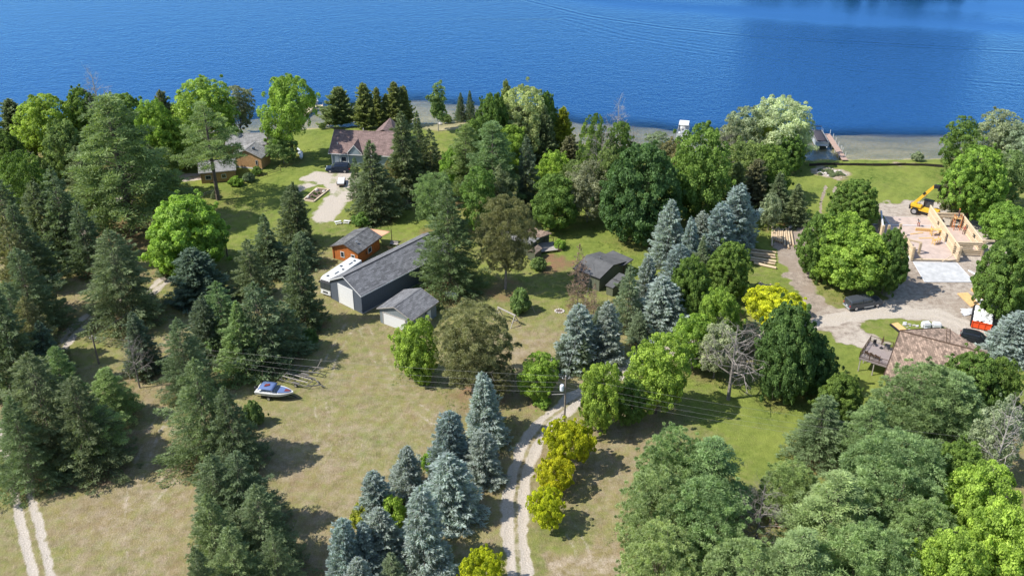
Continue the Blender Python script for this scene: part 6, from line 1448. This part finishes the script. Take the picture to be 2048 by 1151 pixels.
M['covermat'] = mat('dark_boat_cover', (.045, .04, .05), .8, noise=.2)
A_, B_ = at(1632, 266, .5), at(1644, 288, .5); c = (A_ + B_) / 2; pontoon('pontoon_boat', 'pontoon boat under dark cover moored left of the brown dock', (c.x, c.y, WATER_Z + .25), aim(A_, B_), 8.2, 3.0)
A_, B_ = at(1369, 247, 1.5), at(1364, 272, .5); c = (A_ + B_) / 2; pontoon('pontoon_boat', 'white canopied pontoon boat behind the tall bright maple', (c.x, c.y, WATER_Z + .25), aim(B_, A_) + math.pi, 6.6, 2.6, False, bim='white')
c = at(616, 203, .5); pontoon('pontoon_boat', 'dark blue canopied boat at the far end of the left dock', (c.x, c.y, WATER_Z + .25), .3, 4.6, 2.0, False, bim='blue')

# --- silt fence, rocks, bare patches at the right lawn
P = [at(u, v) for u, v in ((1618, 332), (1650, 330), (1700, 331), (1760, 332), (1810, 331), (1850, 332), (1888, 335))]; rt = empty('silt_fence', (P[0].x, P[0].y, 0), 0, 'long low black silt fence across the right lakeside lawn', 'fence'); o_ = V3((P[0].x, P[0].y, 0)); rr = random.Random(3)
for a_, b_ in zip(P, P[1:]):
    n = max(2, int((b_ - a_).length / 1.6))
    for k in range(n):
        q0, q1 = a_.lerp(b_, k / n) - o_, a_.lerp(b_, (k + 1) / n) - o_; dv = V3((0, rr.uniform(-.1, .1), 0)); MB().beam(q0 + V3((0, 0, .3)), q1 + V3((0, 0, .3)) + dv, .04, .6 + rr.uniform(-.08, .08)).build('fabric_panel', 'silt', rt)
        MB().box(q0.x - .03, q0.x + .03, q0.y - .07, q0.y - .01, 0, .8).build('stake', 'darkwood', rt)
rr = random.Random(8); p = at(1662, 347); rt = empty('rubble_patch', (p.x, p.y, 0), 0, 'oval patch of pale rubble and weeds on the right lakeside lawn', 'rubble')
for k in range(34):
    a_ = rr.uniform(0, 6.28); q = rr.uniform(.3, 1); x, y = 3.6 * q * math.cos(a_), 3.0 * q * math.sin(a_); s_ = rr.uniform(.15, .5)
    MB().lathe([(s_ * .6, 0), (s_, s_ * .3), (s_ * .5, s_ * .7)], (x, y, 0), 6).build('stone', 'rock', rt)
for k in range(22):
    a_ = rr.uniform(0, 6.28); q = rr.uniform(0, .9); o = place('weed_clump', PR['sh'][k % 2][0], rt, (3.2 * q * math.cos(a_), 2.6 * q * math.sin(a_), 0), scale=(rr.uniform(.2, .45),) * 2 + (rr.uniform(.12, .25),)); o.color = (.20, .25, .12, 1)

# --- log house
A_, B_, K_ = at(1823.5, 522), at(1915, 523.5), at(1861, 437.5)
rzL = ((aim(A_, B_)) + (aim(B_, K_) - math.pi / 2)) / 2; W = (B_ - A_).length; L = (K_ - B_).length; org = quadpt((B_.x, B_.y), rzL, -W, 0)
rt = empty('log_house', (org.x, org.y, 0), rzL, 'open log house under construction with pale peeled log walls', 'building'); HL = org
LR = 0.185
def logwall(x0, y0, x1, y1, n, openings=(), z0=.15, extra=.25, taper=None):
    d = V3((x1 - x0, y1 - y0, 0)); Lw = d.length; d.normalize()
    for k in range(n):
        z = z0 + LR + k * LR * 2.25; s0, s1 = -extra, Lw + extra
        if taper: s1 = min(s1, Lw * taper[min(k, len(taper) - 1)])
        segs = [(s0, s1)]
        for (a_, b_, k0, k1) in openings:
            if k0 <= k < k1: segs = [q for s in segs for q in ((s[0], min(s[1], a_)), (max(s[0], b_), s[1])) if q[1] - q[0] > .1]
        for a_, b_ in segs:
            p, q = V3((x0, y0, z)) + d * a_, V3((x0, y0, z)) + d * b_; MB().tube(p, q, LR * (1 + .06 * ((k * 7) % 3 - 1)), LR, 9).build('log', 'peeled' if k % 3 else 'peeled2', rt)
def post(x, y, h, r=.2, name='post'): MB().beam((x, y, .1), (x, y, h), .42, .42, (1, 0, 0)).build(name, 'peeled', rt)
# floors
MB().box(-.2, W + .2, -.05, L + .3, 0, .15).build('floor_slab', 'concrete', rt); 
npx, npy = 4, 8
for i in range(npx):
    for j in range(npy): MB().box(i * W / npx + .01, (i + 1) * W / npx - .01, .2 + j * L / npy + .01, .2 + (j + 1) * L / npy - .01, .15, .175).build('floor_panel', 'plywood', rt)
RW, RY0, RY1 = 5.2, 2.6, L * .80
MB().box(W + .22, W + RW, RY0, RY1, 0, .15).build('floor_slab', 'plywood', rt)
logwall(0, .05, W, .05, 1, z0=.12, extra=.1)                                  # front sill
logwall(0, 0, 0, 5.4, 6, [(2.2, 3.2, 2, 4)], taper=[1, 1, .98, .95, .9, .85, .8, .75])           # left wall front part
logwall(W, 0, W, L, 7, [(1.5, 2.9, 1, 5), (6.6, 7.8, 0, 5), (12.2, 13.2, 3, 5)])          # long middle wall
logwall(W, RY0, W + RW, RY0, 7, [(RW - 1.9, RW - .9, 3, 5)], extra=.3)                 # right room front
logwall(W + RW, RY0, W + RW, RY1, 7, [(4.2, 5.4, 3, 5), (8.4, 9.4, 3, 5)])                # right room side
MB().beam((W + RW - .45, RY0, 3.28), (W + RW + 1.8, RY0, 3.28), .3).build('projecting_beam', 'peeled2', rt)
MB().beam((W, RY1, 2.95), (W + RW, RY1, 2.95), .38).build('header_beam', 'peeled', rt); MB().beam((W, RY1 - .6, 2.6), (W + RW, RY1 - .6, 2.6), .3).build('header_beam', 'peeled', rt)
for x in (W + 1.1, W + 3.3): post(x, RY1, 2.8)
for x_, y_, h_ in ((0, 0, 2.9), (W, 0, 3.2), (0, 5.6, 2.6), (2.0, 2.5, 2.5), (-2.4, 8.6, 3.1), (1.2, 9.0, 2.7) if False else (0.2, 9.8, 2.9), (-3.6, 8.2, 3.2) , (W + RW, RY0, 3.2)): post(x_, y_, h_)
MB().beam((-.4, 4.0, 2.5), (2.2, 2.6, 2.5), .28).build('tie_beam', 'peeled', rt)
for a_, b_ in (((.3, .1, 2.2), (2.0, -.1, .3)), ((W - .2, -.25, 2.5), (W - 3.0, -.4, .2))): MB().beam(a_, b_, .12).build('brace', 'peeled2', rt)
logwall(-3.6, 8.2, -2.4, 15.0, 6, extra=.1, taper=[1, 1, 1, .96, .9, .85, .8])
MB().beam((-3.7, 8.2, 2.9), (-2.3, 15.2, 3.0), .3).build('top_beam', 'tarp', rt); MB().box(-3.4, W, 14.6, 14.8, .18, .3).build('white_sill', 'tarp', rt); MB().box(-3.6, -.22, 6.2, 15.2, 0, .14).build('floor_slab', 'plywood', rt)
# yellow scaffolds, saw horse, tools inside
def scaffold(x, y, lab, rot=0, s=1.0):
    p = quadpt((HL.x, HL.y), rzL, x, y); e = empty('scaffold', (p.x, p.y, .18), rzL + rot, lab, 'scaffold', 'yellow scaffolds in the log house', s)
    for a_ in (-.9, .9):
        for b_ in (-.45, .45): MB().beam((a_, b_, 0), (a_, b_, 1.9), .09).build('upright', 'lumber2', e)
        for z_ in (.5, 1.0, 1.5): MB().beam((a_, -.45, z_), (a_, .45, z_), .07).build('rung', 'lumber2', e)
    MB().box(-1.1, 1.1, -.45, .45, 1.25, 1.31).build('platform', 'lumber', e)
    for b_ in (-.45, .45): MB().beam((-.9, b_, .3), (.9, b_, 1.2), .06).build('diagonal', 'lumber2', e)
M['lumber2'] = mat('scaffold_yellow', (.66, .40, .07), .6, noise=.1)
scaffold(W - 1.0, 10.6, 'yellow scaffold against the middle wall inside the log house'); scaffold(W - 2.0, 6.9, 'low yellow scaffold tipped beside the middle log wall', .5, .75)
p = quadpt((HL.x, HL.y), rzL, W + 3.9, RY1 - 1.2); e = empty('scaffold', (p.x, p.y, .15), rzL, 'tall orange scaffold tower at the back corner of the right log room', 'scaffold')
for a_ in (-.6, .6):
    for b_ in (-.5, .5): MB().beam((a_, b_, 0), (a_, b_, 3.1), .08).build('upright', 'orange2', e) if 'orange2' in M else MB().beam((a_, b_, 0), (a_, b_, 3.1), .08).build('upright', M.setdefault('orange2', mat('scaffold_orange', (.62, .20, .05), .6)), e)
    for z_ in (.6, 1.2, 1.8, 2.4, 3.0): MB().beam((a_, -.5, z_), (a_, .5, z_), .06).build('rung', 'orange2', e)
MB().box(-.7, .7, -.5, .5, 2.5, 2.56).build('platform', 'lumber', e)
for k, (x, y, r_, lb) in enumerate(((W - 4.4, 11.2, .3, 'loose board on the floor beside the standing worker'), (W - 3.2, 9.2, .1, 'plank across the subfloor in the middle of the log house'), (W - 2.9, 12.4, -.1, 'long plank on trestles behind the scaffold in the log house'))):
    p = quadpt((HL.x, HL.y), rzL, x, y); tag(MB().box(-1.4, 1.4, -.14, .14, .18, .28 + .5 * (k == 2)).build('plank', 'lumber', None, (p.x, p.y, 0), rzL + r_), lb, 'plank')
# front slab
q4 = [at(u, v) for u, v in ((1826, 524.6), (1849, 564.5), (1948, 564.5), (1913, 526.5))]; c = sum(q4, V3()) / 4; rt = empty('concrete_slab', (c.x, c.y, 0), 0, 'fresh pale concrete slab in front of the log house', 'slab')
MB().extr([p - c + V3((0, 0, -.05)) for p in q4], (0, 0, .17)).build('slab', 'freshcon' if 'freshcon' in M else M.setdefault('freshcon', mat('fresh_concrete', (.42, .42, .415), .85, noise=.22, nscale=.7)), rt)
for a_, b_ in zip(q4, q4[1:] + q4[:1]): MB().beam(a_ - c + V3((0, 0, .13)), b_ - c + V3((0, 0, .13)), .12, .06).build('form_edge', 'tarp', rt)

# --- telehandler
p = at(1849, 429); rt = empty('telehandler', (p.x, p.y, 0), R_(-38), 'yellow telehandler with raised boom behind the log house', 'telehandler', scale=1.15)
MB().box(-2.4, 2.3, -.75, .75, .75, 1.35).build('chassis', 'yellow', rt, bevel=.06); MB().box(-2.5, -.6, -.95, -.1, 1.3, 1.9).build('engine_cover', 'yellow', rt, bevel=.08)
MB().box(-.6, .9, .15, 1.0, 1.3, 2.55).build('cab_glass', 'glass', rt); 
for x in (-.6, .84):
    for y in (.15, .94): MB().box(x, x + .07, y, y + .07, 1.3, 2.6).build('cab_pillar', 'black', rt)
MB().box(-.7, 1.0, .05, 1.1, 2.58, 2.68).build('cab_roof', 'black', rt); MB().box(-2.75, -2.45, -.7, .7, .7, 1.5).build('counterweight', 'black', rt)
wheels(rt, (-1.6, 1.6), 1.05, .66, .42)
ang = R_(-22)
def bp_(s, z0=1.9): return V3((-2.0 + math.cos(R_(56)) * s, -.45, z0 + math.sin(R_(56)) * s))
bo = MB().beam(bp_(0), bp_(3.7), .4, .5).build('boom', 'yellow', rt); MB().beam(bp_(3.6), bp_(4.8), .36, .46).build('inner_boom', 'yellow', rt); MB().beam(bp_(.8) + V3((.3, 0, -.6)), bp_(3.0) + V3((.1, 0, -.35)), .14).build('lift_ram', 'steel', rt)
MB().beam(bp_(4.8), bp_(4.8) + V3((.9, 0, .1)), .5, .6).build('boom_head', 'black', rt); MB().beam(bp_(4.8) + V3((.9, -.6, -.1)), bp_(4.8) + V3((.9, .6, -.1)), .15, .8).build('fork_carriage', 'black', rt)
for y in (-.4, .4): MB().beam(bp_(4.8) + V3((.9, y, -.45)), bp_(4.8) + V3((2.1, y, -.5)), .14, .06).build('fork', 'black', rt)
# logo-like mark on the boom
MB().box(0, .6, -.02, 0, 0, .35).build('boom_mark', 'black', rt).matrix_local = Matrix.Translation(bp_(2.4) + V3((0, -.26, 0))) @ Matrix.Rotation(-R_(56), 4, 'Y')
A_, B_ = at(1856, 424, .6), at(1914, 429, .4); tag(MB().beam(A_, B_, .38, .3).build('timber_beam', 'peeled2'), 'long squared timber lying right of the telehandler', 'timber')
for (u, v, r_, lb) in ((1876, 443, .2, 'grey attachment frame on the dirt behind the right log room'), ):
    p = at(u, v); e = empty('equipment_frame', (p.x, p.y, 0), r_, lb, 'equipment'); MB().box(-1, 1, -.5, .5, .3, .5).build('frame', 'car_grey', e); MB().box(-.8, -.2, -.4, .4, .5, 1.0).build('motor_box', 'black', e); wheels(e, (0,), .6, .3, .15)

# --- people
def person(label, loc, rz, shirt, legs, head=None, pose='stand', s=1.0):
    rt = empty('person', loc, rz, label, 'person', scale=s)
    if pose == 'stand': J = [(0,0,.95), (0,0,1.15), (0,.02,1.38), (0,.03,1.5), (0,.05,1.62), (0,.06,1.72), (-.1,0,.9), (-.12,.05,.5), (-.13,0,.08), (.1,0,.9), (.14,-.03,.5), (.16,-.1,.08), (-.2,.02,1.42), (-.28,.05,1.15), (-.26,.25,.95), (.2,.02,1.42), (.3,.1,1.18), (.25,.32,1.1), (-.13,.16,.04), (.16,.08,.04)]
    else: J = [(0,0,.9), (0,.12,1.08), (0,.34,1.22), (0,.42,1.3), (0,.5,1.38), (0,.56,1.46), (-.1,0,.86), (-.14,.16,.48), (-.13,-.02,.08), (.1,0,.86), (.16,.18,.48), (.16,0,.08), (-.2,.32,1.25), (-.26,.42,1.0), (-.2,.58,.85), (.2,.32,1.25), (.28,.45,1.02), (.18,.62,.88), (-.13,.16,.04), (.16,.18,.04)]
    E = [(0,1),(1,2),(2,3),(3,4),(4,5),(0,6),(6,7),(7,8),(0,9),(9,10),(10,11),(2,12),(12,13),(13,14),(2,15),(15,16),(16,17),(8,18),(11,19)]
    R__ = [.15,.14,.16,.065,.1,.09,.1,.075,.05,.1,.075,.05,.075,.05,.04,.075,.05,.04,.045,.045]
    me = bpy.data.meshes.new('body'); me.from_pydata(J, E, []); o = bpy.data.objects.new('body', me); COL.objects.link(o)
    o.modifiers.new('k', 'SKIN'); sk = me.skin_vertices[0].data
    for i, r_ in enumerate(R__): sk[i].radius = (r_, r_)
    sk[0].use_root = True; o.modifiers.new('s', 'SUBSURF').levels = 1
    dg = bpy.context.evaluated_depsgraph_get(); m2 = bpy.data.meshes.new_from_object(o.evaluated_get(dg)); bpy.data.objects.remove(o)
    m2.materials.clear()
    for k in ('skin', shirt, legs): m2.materials.append(M[k])
    for f in m2.polygons:
        c = f.center; f.material_index = 2 if (c.z < .93 and abs(c.x) < .2 and not (c.y > .3 and pose != 'stand')) else (1 if c.z < 1.5 - (.0 if pose == 'stand' else .16) and c.z > 1.0 and not c.y > .38 + (0 if pose == 'stand' else .1) else 0)
    b = place('body', m2, rt)
    h = V3(J[5]); 
    MB().lathe([(.115, 0), (.12, .05), (.09, .11), (.03, .14)], (h.x, h.y, h.z - .02), 10).build('hat' if head else 'hair', head or 'darkwood', rt, smooth=True)
    return rt
p = quadpt((HL.x, HL.y), rzL, 1.7, 12.4); p = at(1837, 452, .2); person('worker in red and grey standing on the subfloor near the telehandler', (p.x, p.y, .18), 2.2, 'shirt_grey', 'shirt_red', None, 'bend', 1.15)
p = quadpt((HL.x, HL.y), rzL, W + 3.9, RY1 - 1.2); person('worker on top of the orange scaffold at the back of the log house', (p.x, p.y, 2.7), 1.0, 'shirt_dark', 'jeans', 'hat_orange', 'stand', 1.1)
p = at(1926.5, 468, .2); person('worker in rust coloured clothes inside the right log room', (p.x, p.y, .15), 2.6, 'shirt_red', 'shirt_dark', 'hat_orange', 'stand', 1.1)

# --- logs on the ground
ORD = ['first', 'second', 'third', 'fourth', 'fifth', 'sixth', 'seventh', 'eighth', 'ninth', 'tenth', 'eleventh']
def ground_log(a_, b_, r, z, lab, grp, m='peeled'):
    A_, B_ = at(*a_), at(*b_); c = (A_ + B_) / 2; e = empty('peeled_log', (c.x, c.y, z), aim(A_, B_), lab, 'log', grp); L = (B_ - A_).length
    MB().tube((-L/2, 0, 0), (L/2, 0, 0), r, r * .88, 10, False).build('trunk', m, e)
    for s_ in (-1, 1): MB().lathe([(r * .3, 0), (r * (.97 if s_ < 0 else .86), .012)], (s_ * L / 2, 0, 0), 10, 'x').build('cut_end', 'endgrain', e)
rows = [((1545, 450), (1543.5, 494)), ((1549, 461), (1548, 480)), ((1553, 457), (1552, 483)), ((1557, 458), (1556, 485)), ((1561, 461), (1560, 486)), ((1565, 461), (1564, 487)), ((1569, 465), (1569, 493)), ((1571.5, 459), (1577, 498)), ((1577, 464), (1580.5, 491)), ((1582, 464), (1587, 493))]
for i, (a_, b_) in enumerate(rows): ground_log(a_, b_, .20 + .03 * (i % 3 == 1), .22 + (.12 if i in (3, 5) else 0), f'{ORD[i]} log from the left in the upright row beside the muddy lane', 'peeled logs in the upright row', 'peeled' if i % 2 else 'peeled2')
rows = [((1500, 501), (1552, 507)), ((1498, 506), (1550, 513)), ((1506, 512), (1551, 518)), ((1500, 517), (1552, 525)), ((1500, 522), (1550, 530)), ((1508, 528), (1552, 538)) , ((1496, 511), (1545, 515))]
for i, (a_, b_) in enumerate(rows): ground_log(a_, b_, .24 + .03 * (i % 2), .26 + (.35 if i == 6 else 0), f'{ORD[i]} log from the top in the sideways pile left of the muddy lane' if i < 6 else 'log resting on top of the sideways pile left of the muddy lane', 'peeled logs in the sideways pile', 'peeled2' if i % 2 else 'peeled')
rows = [((1520, 567), (1508, 591)), ((1524, 569), (1516, 592)), ((1527, 571), (1523, 590)), ((1531, 572), (1528, 590)), ((1535, 572), (1533, 590)), ((1541, 571), (1538, 588))]
for i, (a_, b_) in enumerate(rows): ground_log(a_, b_, .22, .24, f'{ORD[i]} log from the left in the small pile above the golden locust', 'logs in the small pile')
p = at(1632, 533); e = empty('firewood_pile', (p.x, p.y, 0), 0, 'pale heap of cut wood blocks at the lane edge by the left maple', 'wood pile')
rr = random.Random(4)
for k in range(16): x, y, z = rr.uniform(-.9, .9), rr.uniform(-.6, .6), rr.uniform(.1, .6); a_ = rr.uniform(0, 3); MB().tube((x, y, z), (x + .45 * math.cos(a_), y + .45 * math.sin(a_), z + rr.uniform(-.1, .2)), .15, n=7).build('wood_block', 'peeled2', e)
# --- lumber, sheets, dumpster
p = at(1938, 600); e = empty('lumber_stack', (p.x, p.y, 0), R_(98), 'flat stack of yellow boards left of the white sheets in the yard', 'lumber')
for k in range(6): MB().box(-2.3, 2.3, -1.0 + k * .33, -.7 + k * .33, .05, .2).build('board', 'lumber', e)
p = at(1962, 592); e = empty('lumber_stack', (p.x, p.y, 0), R_(100), 'higher narrow lumber stack against the right maples', 'lumber')
for k in range(4):
    for j in range(3): MB().box(-2.2, 2.2, -.6 + k * .32, -.3 + k * .32, .05 + j * .16, .19 + j * .16).build('board', 'lumber', e)
p = at(1969, 609); e = empty('panel_stack', (p.x, p.y, 0), R_(92), 'stack of white panels above the dumpster', 'panels')
for k in range(3): MB().box(-1.4, 1.4, -1.0, 1.0, .05 + k * .1, .14 + k * .1).build('panel', 'tarp', e)
p = at(1941, 625); e = empty('plastic_sheet', (p.x, p.y, 0), 0, 'crumpled white plastic sheet on the dirt left of the dumpster', 'sheet'); vs = []; n = 8
for i in range(n):
    for j in range(n): x, y = (i / (n-1) - .5) * 3.2, (j / (n-1) - .5) * 2.0; vs.append((x + rr.uniform(-.15, .15) + .3 * y, y + rr.uniform(-.2, .2), .06 + rr.uniform(0, .25)))
MB().add(vs, [(i*n+j, (i+1)*n+j, (i+1)*n+j+1, i*n+j+1) for i in range(n-1) for j in range(n-1)]).build('sheet', 'tarp', e)
c = at(1971, 652); rz = aim(at(1952, 647, 1.3), at(1989, 655, 1.3)); rt = empty('dumpster', (c.x, c.y + 1.6, 0), rz + .0, 'bright orange open dumpster filled with pale debris at the right of the yard', 'dumpster')
Wd, Ld_, Hd = 3.2, 6.0, 1.35
for s_ in (-1, 1):
    MB().box(s_ * Wd/2 - .06, s_ * Wd/2 + .06, -Ld_/2, Ld_/2, .2, Hd).build('side_wall', 'black' if s_ < 9 else 'orange', rt)
    for k in range(6): MB().box(s_ * (Wd/2 + .061), s_ * (Wd/2 + .16), -Ld_/2 + .4 + k, -Ld_/2 + .52 + k, .2, Hd - .02).build('side_rib', 'black', rt)
fr_ = MB().box(-Wd/2 + .061, Wd/2 - .061, -Ld_/2 - .06, -Ld_/2 + .06, .2, Hd).build('end_wall', 'orange', rt)
for x in (-Wd/2 + .1, -.55, .45, Wd/2 - .2): MB().box(x, x + .1, -Ld_/2 - .16, -Ld_/2 - .061, .2, Hd).build('end_rib', 'orange', rt)
MB().box(-Wd/2, Wd/2, -Ld_/2 - .18, -Ld_/2 - .07, Hd + .002, Hd + .12).build('top_rim', 'orange', rt)
MB().box(-Wd/2 + .061, Wd/2 - .061, Ld_/2 - .06, Ld_/2 + .06, .2, Hd).build('end_wall', 'black', rt); MB().box(-Wd/2 + .061, Wd/2 - .061, -Ld_/2 + .06, Ld_/2 - .06, .2, .3).build('floor', 'black', rt)
vs = []; n = 12
for i in range(n):
    for j in range(n): vs.append(((i/(n-1) - .5) * (Wd - .2), (j/(n-1) - .5) * (Ld_ - .3), 1.0 + rr.uniform(0, .4) + .25 * math.sin(math.pi * i/(n-1))))
MB().add(vs, [(i*n+j, (i+1)*n+j, (i+1)*n+j+1, i*n+j+1) for i in range(n-1) for j in range(n-1)]).build('debris_load', 'debris', rt)
for (u, v, lb) in ((1851, 654, 'left of two white wrapped bundles behind the brown house ridge'), (1872, 655, 'right of two white wrapped bundles behind the brown house ridge')):
    p = at(u, v); MB().add([], []); e = MB().box(-.72, .72, -.6, .6, 0, 1.0).build('wrapped_bundle', 'tarp', None, (p.x, p.y, 0), .1 if u < 1860 else -.15, bevel=.18); tag(e, lb, 'bundle', 'white wrapped bundles')
p = at(1801, 660); e = empty('lumber_stack', (p.x, p.y, 0), R_(108), 'yellow and dark boards stacked by the left end of the brown roof', 'lumber')
for k in range(5): MB().box(-1.9, 1.9, -.8 + k * .33, -.5 + k * .33, .05, .3).build('board', 'lumber' if k < 4 else 'black', e)
rr = random.Random(12); p = at(1828, 654); e = empty('scrap_heap', (p.x, p.y, 0), 0, 'scattered white scrap and rubble between lumber and wrapped bundles', 'scrap')
for k in range(16): x, y = rr.uniform(-1.8, 1.8), rr.uniform(-1, 1); s_ = rr.uniform(.1, .3); MB().box(x, x + s_ * 2, y, y + s_, 0, s_).build('scrap_piece', 'tarp' if k % 2 else 'rock', e)
rr = random.Random(6)
for k, (u, v, lb) in enumerate(((1616, 500, 'pale boulder in the muddy lane'), (1580, 455, 'small white stone above the log rows'), (1944, 545, 'white offcut on the dirt right of the concrete slab'), (880, 249, 'pale rock on the beach below the birch'))):
    p = at(u, v); e = MB().lathe([(.25, 0), (.6, .15), (.45, .4), (.1, .5)], n=7).build('boulder', 'rock' if k != 2 else 'tarp', None, (p.x, p.y, 0), k); e.scale = (1.1, .8, 1) if k != 2 else (1.8, .5, .4); tag(e, lb, 'rock' if k != 2 else 'offcut')
